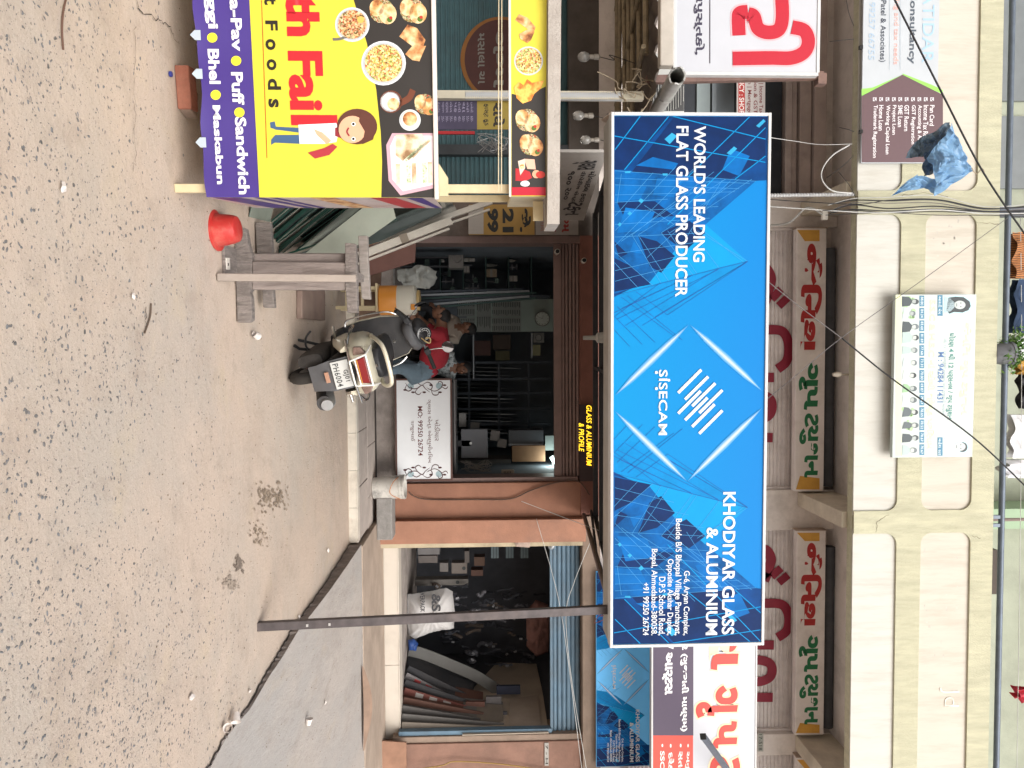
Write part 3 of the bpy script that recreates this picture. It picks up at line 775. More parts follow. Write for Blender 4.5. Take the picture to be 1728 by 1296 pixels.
def blue_sign(bo, mp, k, full=True):
    """prints the glass-tower picture; mp turns a pixel of the big sign into this board's own (x, z); k scales the line widths"""
    def P(q): return mp(*LZ(q))
    def PM(q):
        x, y = LZ(q); return mp(x, 1297.5-y)
    r = bo.root
    sides = (P, PM) if full else (PM, P)
    for s_i, F_ in enumerate(sides):
        def clip(L): return [[F_(q) for q in p] for p in L]
        flats('printed_tower', clip([pyr]), SK[3], r, -.0010); flats('printed_tower', clip([pyr2]), M('print_pale_pyramid', (.0, .21, .52), .5, spec=.12), r, -.0011)
        flats('printed_tower', clip([dark1]), SK[1], r, -.0016); flats('printed_tower', clip([mid1]), M('print_mid_navy', (.0, .09, .31), .5, .5, 5, spec=.12), r, -.0020)
        flats('printed_window', clip(deep), SK[0], r, -.0024); flats('printed_window', clip(lite), SK[2], r, -.0026)
        flats('printed_line', [seg(F_(a), F_(b), .006*k) for a, b in thick], M('print_bright_line', (.0, .24, .56), .5, spec=.12), r, -.0029)
        flats('printed_line', [seg(F_(a), F_(b), .0022*k) for a, b in fine], SK[4], r, -.0031)
        flats('printed_line', [seg(F_(a), F_(b), .0026*k) for a, b in darkl], SK[5], r, -.0033)
        flats('printed_window', clip(chips), M('print_cyan', (.03, .32, .58), .5, spec=.12), r, -.0035)
    # the four light streaks of the diamond
    st = [((1162, 548), (1037, 668)), ((1164, 548), (1286, 660)), ((1037, 693), (1159, 812)), ((1286, 688), (1160, 812))]
    for j, (wd, c) in enumerate(((.052, (.02, .25, .58)), (.040, (.09, .31, .60)), (.028, (.22, .39, .64)), (.016, (.40, .50, .68)))):
        L = []
        for a, b in st:
            A, B_ = Vector(mp(*a)), Vector(mp(*b)); d = B_-A; q = .0+.03*j; A2 = A+d*q; B2 = B_-d*q; n_ = Vector((-d.y, d.x)).normalized()*wd*k/2; d2 = B2-A2
            L.append([A2, A2+d2*.22-n_*.75, A2+d2*.5-n_, A2+d2*.78-n_*.75, B2, A2+d2*.78+n_*.75, A2+d2*.5+n_, A2+d2*.22+n_*.75])
        for q_ in L: flats('light_streak', [q_], M('print_streak_%d' % j, c, .3, .02), r, -.0037-.0003*j)
    # the emblem: ten slanting bars
    OZ = lambda q: (1020+q[0]/2.593, 600+q[1]/2.593)
    bars = [((322, 163), (423, 62)), ((352, 192), (453, 92)), ((383, 221), (484, 121)), ((414, 251), (515, 151)), ((322, 253), (423, 152)), ((352, 282), (453, 182)), ((383, 311), (484, 211)), ((414, 341), (515, 240))]
    bars = [((322, 163), (423, 62)), ((352, 192), (453, 92)), ((383, 221), (484, 121)), ((414, 251), (515, 151)),
            ((322, 253), (420, 155)), ((352, 282), (450, 184)), ((383, 311), (481, 213)), ((414, 341), (515, 240))]
    bw = M('print_white', (.62, .65, .70), .35, .02)
    for a, b in bars: flats('emblem_bar', [seg(mp(*OZ(a)), mp(*OZ(b)), .021*k)], bw, r, -.0052)
    def tx(s_, xb, y0, xt, y1, bold=.02, sp=1.0):
        a = mp(xb, y0); b = mp(xt, y1); text(s_, a[0], a[1], b[0], b[1], bw, r, -.0054, bold, spacing=sp)
    tx('SISECAM', 1111.5, 624, 1125.5, 734, .018, 1.06)
    # cedillas and the dotted i of the name
    for y_, dx in ((628.5, -3.6), (655.5, -3.6)):
        flat('lettering', disc(mp(1111+dx, y_), .011*k, 10), bw, r, -.0054)
    flat('lettering', disc(mp(1128.4, 641.5), .010*k, 10), bw, r, -.0054)
    tx("WORLD'S LEADING", 1171, 213, 1189.5, 442); tx('FLAT GLASS PRODUCER', 1141, 213, 1159.5, 501)
    tx('KHODIYAR GLASS', 1220, 830, 1238.5, 1070, .022); tx('& ALUMINIUM', 1192, 890, 1210, 1071, .022)
    for s_, xb, y0, xt in (('G-6, Aryan Complex,', 1152, 963, 1163), ('Beside B/S Bhopal Village Panchayat,', 1138, 875, 1149), ('Opposite Akshar Duplex,', 1124.5, 943, 1135.5), ('D.P.S School Road,', 1111, 973, 1122), ('Bopal, Ahmedabad-380058.', 1097.5, 926, 1108.5), ('+91 99250 26724', 1086, 983, 1094.5)):
        tx(s_, xb-1, y0, xt, 1071.5, .012)

bp = on_y(1036, 196, 5.3)
big = Board('shop_sign', 'largest blue sign with white lettering and a glass tower picture above the glass shop awning', 'sign', bp, R(.9), None)
a = big.px(1036, 195); b = big.px(1284, 1083)
B((a[0], 0, a[1]), (b[0], .05, b[1])).build('panel', grad_blue('print_blue_sky', 0, 0, a[1], b[1]), big.root)
U0_, W0_, U1_, W1_ = a[0], a[1], b[0], b[1]
mpb = lambda x, y: (min(max(big.px(x, y)[0], U0_+.004), U1_-.004), min(max(big.px(x, y)[1], W0_+.004), W1_-.004))
blue_sign(big, mpb, 1.0)
for q0, q1 in (((U0_-.022, W0_-.02), (U1_+.022, W0_)), ((U0_-.022, W1_), (U1_+.022, W1_+.02)), ((U0_-.022, W0_), (U0_, W1_)), ((U1_, W0_), (U1_+.022, W1_))):
    B((q0[0], -.012, q0[1]), (q1[0], .10, q1[1])).build('frame_strip', frame_w, big.root, bevel=.003)
B((U0_-.022, .101, W0_-.015), (U1_+.022, .36, W0_+.025)).build('bottom_rail', grey_sh, big.root, bevel=.004)
B((U0_-.022, .101, W1_-.04), (U1_+.022, .16, W1_+.01)).build('back_frame', grey_sh, big.root)
for k in range(6):
    u = U0_+.05+(U1_-U0_-.1)*k/5
    B((u-.02, .051, W0_+.03), (u+.02, .1, W1_-.03)).build('back_stud', grey_sh, big.root)
MB().hexa([(U0_-.03, .10, W0_-.02), (U0_-.022, .10, W0_+.08), (U0_-.022, .44, W0_+.10), (U0_-.10, .46, W0_-.02), (U0_-.05, .10, W0_-.01), (U0_-.026, .10, W0_+.24), (U0_-.026, .40, W0_+.2), (U0_-.06, .46, W0_+.1)]).build('bent_flashing', M('rusty_sheet', (.42, .33, .27), .6, .2, 12, dirt=(.3, .14, .07), dirt_amt=.6), big.root)

# ---- the smaller copy of the same sign above the right-hand shop
p2 = on_y(1006, 1296, 10.0)
sm = Board('shop_sign', 'smaller blue sign in sunlit colour repeating the glass tower print above the right-hand shop', 'sign', on_y(1006, 948, 10.05), 0)
a = sm.px(1006, 946); b = sm.px(1096, 1296); sc_ = .366
u1 = a[0]+3.6*.70*1.0
mps_ = lambda x, y: sm.px(1051.5+(x-1161)*.358, 1142.7+(y-681)*.366)
e0 = mps_(1036, 196); e1 = mps_(1290, 1089)
B((e0[0], 0, a[1]), (e1[0], .05, b[1])).build('panel', M('print_sunlit_sky', (.16, .55, 1.0), .5, .05, spec=.12), sm.root)  # sunlight on this copy is put into its lighter panel blue
mps = lambda x, y: (min(max(mps_(x, y)[0], e0[0]+.004), e1[0]-.004), min(max(mps_(x, y)[1], a[1]+.004), b[1]-.004))
blue_sign(sm, mps, .68)
B((e0[0]-.02, -.01, b[1]), (e1[0]+.02, .06, b[1]+.025)).build('frame', frame_w, sm.root)
MB().tube([(e1[0]-1.2, -.02, b[1]+.05), (e0[0], -.02, b[1]+.05)], .018).build('top_pipe', frame_w, sm.root)

# ---- white tuition sign at the right, behind the big sign
ts = Board('tuition_sign', 'white sign with red Gujarati letters above a purple and red strip', 'sign', on_y(1100, 1060, 9.2), 0)
a = ts.px(1101, 1000); b = ts.px(1272, 1640)
B((a[0], 0, a[1]), (b[0], .06, b[1])).build('panel', white_m, ts.root)
ts.poly('printed_band', [(1102, 1001), (1102, 1241), (1170, 1241), (1170, 1001)], '4a3d52', 1)
ts.poly('printed_band', [(1102, 1241), (1102, 1640), (1169.5, 1640), (1169.5, 1241)], 'cf4a3c', 1)
cream_o = M('print_cream_outline', (.80, .66, .42), .4, .03)
redp = M('print_red', (.62, .045, .03), .4, .05)
for s_, y0, y1, xb, xt in (('શ', 1052, 1130, 1200, 1246), ('ગૃ', 1157, 1210, 1174, 1245), ('પ', 1217, 1262, 1203, 1244), ('ટયુશન', 1276, 1500, 1178, 1248)):
    ts.text(s_, xb-3, y0-3, xt+3, y1+3, cream_o, 3, bold=.075); ts.text(s_, xb, y0, xt, y1, redp, 5, bold=.04)
def stroke(bo, pts, w, col, lay, name='lettering', k=8, taper=None):
    P = [Vector(bo.px(*q)) for q in pts]; P = [Vector((p.x, p.y, 0)) for p in P]
    Q = spline(P, k); V = []; F = []
    for i, q in enumerate(Q):
        d = (Q[min(i+1, len(Q)-1)]-Q[max(i-1, 0)]); d = d.normalized() if d.length > 1e-7 else Vector((1, 0, 0)); n = Vector((-d.y, d.x, 0))
        ww = w/2*(1 if not taper else max(.12, math.sin(math.pi*(i+.5)/len(Q))**.6))
        V += [(q.x-n.x*ww, -.0012*lay, q.y-n.y*ww), (q.x+n.x*ww, -.0012*lay, q.y+n.y*ww)]
        if i: F.append((2*i-2, 2*i-1, 2*i+1, 2*i))
    m = INK(col) if isinstance(col, str) else col
    me = bpy.data.meshes.new(name); me.from_pydata(V, [], F); me.materials.append(m); return link(bpy.data.objects.new(name, me), bo.root)
ts.text('12 (ગુજરાતી માધ્યમ)', 1148, 1080, 1162, 1234, 'f0eef0', 3, .03); ts.text('/ આર્ટસ', 1117, 1086, 1136, 1172, 'f0eef0', 3, .04)
for s_, xb in (('• અનુભવી શિક્ષકો', 1156), ('• સતત માર્ગદર્શન', 1142), ('• દરેક વિષય', 1128), ('• SSC અને HSC', 1114)):
    ts.text(s_, xb, 1255, xb+9, 1255+len(s_)*9, 'f2e9e4', 3, .02)
ts.frame(1102, 1001, 1271, 1638, frame_w, .018, .07, .008)
rod = thing('steel_bracket_rod', 'dark square steel rod slanting out in front of the white tuition sign', 'rod', on_y(1187, 1243, 8.0))
MB().beam((0, 0, 0), on_y(1250, 1330, 9.15)-on_y(1187, 1243, 8.0), .055, .055).build('bar', rail_m, rod)
MB().beam((0, 0, 0), (-.012, -.02, -.012), .061, .061).build('end_cap', M('black_rubber', (.02, .02, .02), .8), rod)

# ---- white sign with the red letters at the upper left
ls = Board('school_sign', 'white glossy sign with one huge red Gujarati word, beside a rusty brown post', 'sign', on_y(1141, 121, 7.2), R(1.0))
a = ls.px(1141, 121); b = ls.px(1384, -260)
B((b[0], 0, a[1]), (a[0], .07, b[1])).build('panel', white_m, ls.root)
ls.poly('printed_line', [(1197, -200), (1197, 107), (1198.6, 107), (1198.6, -200)], '3a3340', 2)
ls.text('પાઠયપુસ્તકો,', 1171, -58, 1189, 93, '3a3548', 2, .03)
for s_, y0 in (('ગ', -140),): ls.text(s_, 1240, y0, 1330, -60, 'b3152c', 2, .08)
for w, c, ly in ((.155, 'dba8ae', 2), (.125, 'b3152c', 3)):
    stroke(ls, [(1247, 60), (1246, 30), (1249, 22), (1262, 20)], w, c, ly); stroke(ls, [(1262, 24), (1272, 28), (1279, 48), (1296, 55), (1314, 50), (1320, 30), (1319, -8), (1319, -40)], w, c, ly, k=10)
    stroke(ls, [(1236, 99), (1300, 98), (1335, 98), (1357, 88), (1364, 70), (1357, 52), (1336, 46)], w, c, ly, k=10)
for q0, q1 in (((a[0]+.0, a[1]-.02), (a[0]+.03, b[1]+.02)), ((b[0], a[1]-.03), (a[0], a[1]-.001)), ((b[0], b[1]+.001), (a[0], b[1]+.03))):
    B((q0[0], -.008, q0[1]), (q1[0], .08, q1[1])).build('frame_strip', frame_w, ls.root, bevel=.003)
ps = thing('sign_post', 'rusty brown square post beside the white sign with red letters', 'post', on_y(1090, 135, 7.3))
pt = on_y(1388, 128, 7.3)-on_y(1090, 135, 7.3)
rust = M('rusty_brown_steel', (.17, .105, .09), .75, .25, 14, dirt=(.3, .17, .1), dirt_amt=.4)
MB().beam((0, 0, 0), pt, .07, .07).build('post', rust, ps, bevel=.004)
B((-.06, -.05, pt.z-.06), (.04, .05, pt.z+.02)).build('top_plate', rust, ps)
MB().beam((0, .05, .3), (0, 3.0, .45), .05, .05).build('wall_bracket', rust, ps)

# ---- red lettering on the shutters and the two long lightboxes of the first floor
def shutter_letters(ya, yb, label):
    bo = Board('painted_shutter_lettering', label, 'lettering', on_y(1292, ya, 10.374), 0)
    m_ = M('maroon_paint', (.27, .016, .04), .55, .12, 6)
    S = (yb-ya)/330.0
    def st(P, w=.14): stroke(bo, [(q[0], ya+q[1]*S) for q in P], w, m_, 1, k=8)
    st([(1268, 5), (1282, 0), (1294, 3), (1301, 22), (1292, 48), (1276, 62)]); st([(1297, 40), (1308, 62), (1325, 66), (1320, 50)], .10) if False else None
    st([(1284, 52), (1300, 60)], .12)
    st([(1312, 36), (1333, 60)], .10) if False else None
    for a0, b0 in (((1302, 56), (1318, 38)), ((1314, 68), (1330, 52))): st([a0, ((a0[0]+b0[0])/2, (a0[1]+b0[1])/2), b0], .11)
    st([(1250, 110), (1290, 110), (1318, 112), (1329, 128), (1331, 150), (1326, 168), (1312, 180)], .13)
    st([(1250, 195), (1306, 195)], .13)
    st([(1262, 232), (1280, 226), (1298, 232), (1303, 246), (1298, 262), (1280, 270), (1262, 266)], .13)
    st([(1250, 302), (1304, 302)], .13)
    return bo
shutter_letters(452, 765, 'large maroon Gujarati lettering on the upper shutter over the middle of the blue sign')
shutter_letters(927, 1200, 'large maroon Gujarati lettering on the upper shutter over the right end of the blue sign')
def lightbox(ya, yb, label, xo=0):
    Y = 10.12; c0 = on_y(1340, ya, Y)
    bo = Board('lightbox_sign', label, 'sign', c0, 0, 'long tuition lightboxes over the upper shutters', tilt=0)
    a = bo.px(1345, ya); b = bo.px(1390, yb); H = b[1]-a[1]
    wm = M('aged_white_vinyl', (.80, .75, .72), .5, .06, 5, dirt=(.36, .3, .26), dirt_amt=.4)
    MB().hexa([(a[0], 0, a[1]), (b[0], 0, a[1]), (b[0], .13, a[1]+.0), (a[0], .13, a[1]), (a[0], -.0, b[1]), (b[0], -.0, b[1]), (b[0], .13, b[1]), (a[0], .13, b[1])]).build('box', wm, bo.root, bevel=.01)
    K = (yb-ya)/443.0
    om = M('ochre_print', (.66, .36, .07), .5)
    bo.poly('printed_corner', [(1383, ya+3), (1383, ya+22*K), (1358, ya+22*K), (1345, ya+3)], om, 1)
    bo.poly('printed_corner', [(1383, yb-3), (1383, yb-22*K), (1350, yb-26*K), (1343, yb-3)], om, 1)
    g = M('print_green', (.02, .17, .07), .5); r_ = M('print_red_box', (.42, .03, .03), .5)
    bo.text('જૈિનશ', 1352, ya+26*K, 1386, ya+212*K, r_, 2, .05)
    bo.text('ગૃપ', 1348, ya+226*K, 1380, ya+306*K, g, 2, .045); bo.text('ટયુશન', 1349, ya+312*K, 1380, ya+420*K, g, 2, .04)
    B((a[0]-.012, .0, a[1]-.012), (a[0]-.001, .13, b[1]+.012)).build('end_plate', M('rusty_sheet'), bo.root)
    # rolled shutter above it
    MB().tube([(a[0]+.25, .14, b[1]+.10), (b[0]-.05, .14, b[1]+.10)], .085, 12).build('shutter_roll', M('dark_shutter_roll', (.07, .075, .085), .7, .2, 5), bo.root, smooth=True)
    return bo
lightbox(385, 829, 'red and green lettered lightbox above the middle of the big blue sign')
lightbox(896, 1240, 'red and green lettered lightbox above the right end of the big blue sign')
lightbox(1279, 1640, 'long white lightbox cut off by the photo edge, only its ochre corner showing')

# ---- accountants' banner on the balcony at the left
pb_ = Board('consultancy_banner', 'white and brown banner advertising tax and loan services on the balcony', 'banner', on_y(1453, 274, 8.72), R(.3))
a = pb_.px(1453, 275); b = pb_.px(1592, -320)
lm = M('pale_vinyl', (.47, .50, .53), .5, .04, 4)
B((b[0], 0, a[1]), (a[0], .03, b[1])).build('panel', lm, pb_.root)
pb_.poly('printed_shape', [(1454, 162), (1454, 150), (1472, 148), (1523, 126), (1523, 128), (1500, 138)], '8fd45a', 1)
pb_.poly('printed_shape', [(1591, 159), (1591, 152), (1572, 143), (1523, 124), (1523, 129)], '8fd45a', 1)
pb_.poly('printed_panel', [(1454, 274), (1454, 162), (1523, 126), (1591, 160), (1591, 274)], '61494d', 2)
gr_ = '9db4c6'
for s_, xb, y0, xt, y1, c, bd_ in (('PATIDAR', 1558, -30, 1575, 106, '9fbfd8', .0), ('Consultancy', 1533, -16, 1545, 108, '4c5560', .02), ('Accounting and tax needs', 1508, -55, 1516, 109, 'e2a79c', 0),
                             ('(Jay N.V. Patel & Associates)', 1485, -52, 1494, 105, '3c4250', .01), ('99257 66755, 99257 66755', 1467, -105, 1475.5, 101, 'a3b9cd', 0)):
    pb_.text(s_, xb, y0, xt, y1, c, 3, bd_)
pb_.lines('printed_line', [((1519, -60), (1519, 118)), ((1501, -60), (1501, 118))], 'a8b4bd', 3, .004)
for i, (s_, L) in enumerate((('Pan Card', 35), ('Income Tax Return', 68), ('Accounting & Audit', 70), ('GST Registration', 66), ('GST Return', 44), ('SME Loan', 37), ('Project Loan', 50), ('Working Capital Loan', 83), ('Home Loan', 43), ('Trademark Registration', 89))):
    xb = 1569.5-10.75*i
    pb_.text(s_, xb-.6, 177.5, xb+6.4, 177.5+L, 'e9e4e6', 4, .012)
    pb_.polys('tick_box', [[(xb, 164.5), (xb, 171), (xb+6, 171), (xb+6, 164.5)]], 'd9d4d8', 4)
    stroke(pb_, [(xb+4, 165.5), (xb+1.5, 167.5), (xb+5.5, 171.5)], .009, '5a4850', 5, name='tick_mark', k=3)
for y in (222, 80): B((pb_.px(1450, y)[0]-.02, -.01, pb_.px(1450, y)[1]), (pb_.px(1450, y)[0]+.02, .02, pb_.px(1450, y)[1]+.04)).build('tie', M('black_rubber'), pb_.root)

# ---- faded tuition hoarding on the balcony
fb = Board('faded_tuition_hoarding', 'faded white hoarding with small portraits and a phone number on the balcony', 'sign', on_y(1511, 497, 8.66), R(.5))
a = fb.px(1511, 497); b = fb.px(1641, 771)
fm = M('faded_vinyl', (.50, .56, .54), .45, .05, 3)
B((a[0], 0, a[1]), (b[0], .06, b[1])).build('panel', fm, fb.root, bevel=.004)
fb.poly('printed_strip', [(1511.5, 497.5), (1511.5, 770), (1521, 770), (1521, 497.5)], 'dfe4b0', 1)
py_ = 'dde6b2'
fb.text('જૈનિશ ગૃપ ટયુશન', 1622, 545, 1636, 700, py_, 2, .03); fb.text('S.S.C & H.S.C નાં સૌથી શ્રેષ્ઠ પરિણામ', 1566, 506, 1576, 758, py_, 2, .03)
fb.text('ધોરણ 4 થી 12 પર્સનલ / ગૃપ ટયુશન', 1599, 562, 1609, 708, '3c7f78', 2, .02)
fb.text('10, 11, 12 અંગ્રેજી માધ્યમ, અને ગુજરાતી માધ્યમ', 1591.5, 572, 1595.5, 700, '8fa6ae', 2)
fb.text('M : 94284 11431', 1583, 594, 1591, 679, '4a6f9f', 2, .015)
nums = '88.80 84.24 83.60 81.69 77.68 73.33 70.00 69.87 78.67 78.65 78.52 78.67 70.67'.split()
for i, s_ in enumerate(nums):
    y0 = 499+i*20.9
    fb.poly('printed_label', [(1551.5, y0), (1551.5, y0+18), (1559.5, y0+18), (1559.5, y0)], '3b7896', 2)
    fb.text(s_, 1553.6, y0+2, 1557.6, y0+16, 'dfe9ea', 3)
    rg = random.Random(300+i); cy = y0+9.5+rg.uniform(-1.5, 1.5); sk_ = ['b3b8b4', 'a2aaa8', 'bcc3bd'][rg.randrange(3)]; hr = ['3c4448', '2c3338', '566064', '6b7478'][rg.randrange(4)]; bo_ = ['a9bdb8', '525c60', 'cdd6d4', '3d474b', '8fb48a', 'b9c6c9'][rg.randrange(6)]
    if i in (0, 1, 9, 10): fb.polys('printed_foliage', [disc((1530+rg.uniform(-6, 12), cy+rg.uniform(-9, 9)), rg.uniform(2, 4), 7) for _ in range(9)], 'a3c493', 2)
    w_s = rg.uniform(5.5, 9.5); tp = rg.uniform(1533, 1539); h_ = tp+5
    fb.poly('printed_portrait', [(1522+rg.uniform(0, 4), cy-w_s), (1522, cy+w_s), (tp-3, cy+w_s*.85), (tp, cy+3), (tp+1, cy-2.5), (tp-4, cy-w_s*.9)], bo_, 3)
    fb.disc('printed_hair', h_+1.4, cy+rg.uniform(-.6, .6), 4.6, hr, 4, r2=rg.uniform(4.4, 6.2), n=14); fb.disc('printed_face', h_-.6, cy, 3.3, sk_, 5, r2=4.0, n=14)
    fb.poly('printed_fringe', [(h_+2.4, cy-3.6), (h_+4.6, cy-1), (h_+4.2, cy+3), (h_+1.2, cy+3.8), (h_+2.2, cy+1)], hr, 6)
for y0, y1, t_, hair in ((498, 531, 'આરતી મેમ', 1), (738, 769, 'મહેશ સર', 0)):
    cy = (y0+y1)/2
    fb.poly('printed_backdrop', [(1593, y0), (1593, y1), (1639, y1), (1639, y0)], 'b5dbe4', 1)
    if hair: fb.poly('printed_hair', [(1597, cy+9), (1600, cy-12), (1612, cy-14), (1626, cy-13), (1636, cy-6), (1638, cy+2), (1634, cy+9), (1624, cy+13), (1610, cy+12), (1602, cy+15)], '2f373a', 2)
    else: fb.disc('printed_hair', 1624, cy+1, 8.4, '32393c', 2, r2=8.5)
    fb.disc('printed_face', 1619.5, cy, 7.2, 'b8c0be', 3, r2=9.5, n=24)
    for dy in (-3, 3): fb.disc('printed_eye', 1621, cy+dy, .9, '3a4144', 4, n=8)
    fb.lines('printed_mouth', [((1614, cy-2.5), (1614, cy+2.5))], '6f787a', 4, .008)
    fb.poly('printed_shoulders', [(1594, cy-13), (1594, cy+13), (1604, cy+11), (1611, cy+3.5), (1611, cy-3.5), (1604, cy-11)], 'dfe5e4' if not hair else 'a7bcc3', 2)
    fb.poly('printed_label', [(1582, y0), (1582, y1+(2 if hair else 0)), (1590.5, y1+(2 if hair else 0)), (1590.5, y0)], '3b7896', 2)
    fb.text(t_, 1583.5, y0+2, 1589, y1-1, 'dfe9ea', 3)

# ---- lit sign over the glass shop door
led = Board('lit_letter_sign', 'dark sign board with glowing yellow letters over the glass shop door', 'sign', on_y(978, 700, 10.14), 0)
a = led.px(978, 683); b = led.px(1002, 812)
B((a[0], 0, a[1]), (b[0], .05, b[1]+.05)).build('panel', M('dark_brown_board', (.05, .03, .03), .5), led.root)
ly_ = M('yellow_led_letter', (1, .62, .03), .5, 0, emit=1.5)
led.text('GLASS & ALUMINIUM', 989.5, 684, 998.5, 786, ly_, 3, .01, shear=.2); led.text('& PROFILE', 976.5, 714, 985.5, 762, ly_, 3, .01, shear=.2)

# ---- white glass counter sign
ws = Board('white_glass_sign', 'white glass panel with brown Gujarati lettering and scrollwork corners at the shop front', 'sign', on_y(669, 643, 10.12), R(-.5))
a = ws.px(669, 642); b = ws.px(761, 808)
B((a[0], 0, a[1]), (b[0], .02, b[1])).build('panel', M('white_back_painted_glass', (.78, .80, .82), .15, .04, 3, coat=.3), ws.root)
ws.frame(669, 642, 761, 808, M('brown_wood_trim', (.10, .045, .035), .5), .022, .04, .01)
mr_ = '5c2a2c'
ws.text('ખોડીયાર', 733.5, 708, 743, 744, mr_, 2, .0); ws.text('ગ્લાસ એન્ડ એલ્યુમીનિયમ', 719.5, 674, 730, 781, mr_, 2, 0)
ws.text('MO: 99250 26724', 704.8, 685.7, 713.8, 769, '5f1f22', 2, .012); ws.text('રાજુભાઈ', 692, 710, 700.5, 745, mr_, 2)
def scroll(bo, cx, cy, sx, sy):
    S = [[(-34, -2), (-26, 6), (-14, 8), (-4, 2), (2, 8), (10, 14)], [(-4, 2), (6, -3), (14, 2), (12, 9), (6, 8)], [(4, 6), (18, 12), (30, 6), (32, -2), (26, -4), (24, 2)],
         [(-30, 0), (-34, 8), (-28, 12), (-22, 8), (-25, 4)], [(-12, 8), (-16, 14), (-10, 18), (-5, 14)], [(12, 10), (16, 18), (24, 18), (26, 12)], [(-6, 2), (-14, -2), (-22, 2)], [(30, 4), (38, 8), (42, 4)]]
    for k, s_ in enumerate(S): stroke(bo, [(cx+p[0]*sx, cy+p[1]*sy) for p in s_], .012, '4a2326', 3, name='scrollwork', k=6, taper=1)
    for p in ((-34, 10), (-20, 14), (12, 2), (28, 14), (36, 2), (0, 14)): bo.disc('printed_leaf', cx+p[0]*sx, cy+p[1]*sy, 1.6, '4a2326', 3, r2=3.2, n=8)
    for p in ((-24, 3), (26, 3)): bo.disc('printed_tint', cx+p[0]*sx, cy+p[1]*sy, 5.5, '9fb4ba', 1, n=14)
scroll(ws, 716, 648, .95, 1.0); scroll(ws, 716, 803, .95, -1.0)

# ---- posters at the left of the shop door
yp = Board('phone_poster', 'ochre poster with large black numerals on the wall beside the glass shop door', 'poster', on_y(790, 372, 9.9), R(0))
a = yp.px(791, 345); b = yp.px(902, 396)
B((a[0], 0, a[1]), (b[0], .02, b[1])).build('panel', M('ochre_vinyl', (.36, .21, .05), .55, .08, 4), yp.root)
yp.poly('printed_patch', [(790.5, 346), (790.5, 395), (816, 395), (816, 346)], 'a8a098', 1)
for s_, xb in (('છે.', 877), ('21', 848), ('99', 822)): yp.text(s_, xb, 352, xb+19, 392, '17150f', 3, .05)
wp = Board('notice_board', 'small white notice with red Gujarati letters above the ochre poster', 'sign', on_y(906, 372, 9.88), 0)
a = wp.px(904, 345); b = wp.px(976, 396)
B((a[0], 0, a[1]), (b[0], .02, b[1])).build('panel', M('dull_white_vinyl', (.30, .27, .25), .6, .08, 4), wp.root)
wp.text('ગરમ', 948, 352, 960, 392, '8c2a26', 2, .03); wp.text('સેન્ટર', 930, 352, 941, 392, '8c2a26', 2, .03); wp.text('મોબાઇલ', 912, 352, 922, 390, 'a06a60', 2)

# slanting white shop sign that runs back under the left awning
q = [on_y(944, 257, 7.6), on_y(1024, 259, 7.6), on_y(985, 370, 9.8), on_y(930, 372, 9.8)]
d0 = (q[3]-q[0]); ya_ = math.atan2(d0.y, d0.x)
ss = Board('side_sign', 'long white side sign with black Gujarati lettering running back under the left awning', 'sign', q[0], ya_)
ss.n = (ss.mat.to_3x3() @ Vector((0, -1, 0)))
L_ = Vector((d0.x, d0.y)).length; zA, zB = q[1].z-q[0].z, q[2].z-q[0].z; zb_ = q[3].z-q[0].z
sp = MB().prism([(0, 0), (L_, zb_), (L_, zB), (0, zA)], 0, .03).build('panel', M('grey_white_vinyl', (.42, .40, .38), .6, .1, 4, dirt=(.28, .24, .2), dirt_amt=.4), ss.root)
for i, (s_, u0_, u1_, f0, f1) in enumerate((('મોબાઇલ કવર', .5, 1.5, .72, .9), ('રીપેરીંગ સેન્ટર', .5, 1.55, .5, .64), ('ગ્લાસ', .2, .46, .3, .85), ('ટફન', 1.5, 2.0, .3, .8), ('૧૦૦', .5, .9, .25, .4), ('૨૦૦', 1.0, 1.4, .25, .4))):
    zz = lambda u, f: zb_*u/L_ + f*((zA+(zB-zA)*u/L_) - zb_*u/L_)
    text(s_, u0_, zz((u0_+u1_)/2, f0), u1_, zz((u0_+u1_)/2, f1), M('black_print', (.04, .04, .045), .6), ss.root, -.004, .02)

# strip of an advert seen between the signs at the upper left
iv = Board('advert_strip', 'white and red advert strip partly hidden between the two upper signs', 'sign', on_y(1244, 200, 9.9), 0)
a = iv.px(1245, -60); b = iv.px(1291, 196)
B((a[0], 0, a[1]), (b[0], .03, b[1])).build('panel', M('pink_white_vinyl', (.55, .50, .48), .5, .05), iv.root)
iv.poly('printed_band', [(1246, -60), (1246, 192), (1257, 192), (1257, -60)], 'b5332f', 1)
iv.text('TAX CONSULTANCY : SHOP', 1248, 52, 1255.5, 192, 'efe6e0', 2, .02)
for s_, xb, c in (('Tax Return | Income Tax', 1280, '7d2a2a'), ('Registration & GST', 1270.5, '7d2a2a'), ('Home Loan | Mortgage', 1260.5, '7d2a2a')): iv.text(s_, xb, 92, xb+7.5, 192, c, 2, .01)

# door number on the right pier of the shop and on the upper column
dn = Board('number_plate', 'small white number plate on the brown pier beside the blue shutter guide', 'plate', on_y(918, 1255, 10.22), 0)
a = dn.px(919, 1254); b = dn.px(926, 1292)
B((a[0], 0, a[1]), (b[0], .012, b[1])).build('panel', M('old_white_paint', (.38, .36, .33), .8, .15, 20), dn.root)
dn.text('7 - H', 920.5, 1257, 924.8, 1289, '2a2522', 2, .01)
sn = Board('number_plate', 'stencilled flat number on the plaster column beside the upper shutter', 'plate', on_y(1280, 1240, 10.25), 0)
a = sn.px(1279, 1237); b = sn.px(1288, 1268)
B((a[0], 0, a[1]), (b[0], .006, b[1])).build('panel', M('stencil_ground', (.40, .40, .36), .9), sn.root)
sn.text('17-518', 1280.5, 1239, 1286, 1266, '2f3330', 2, .01)
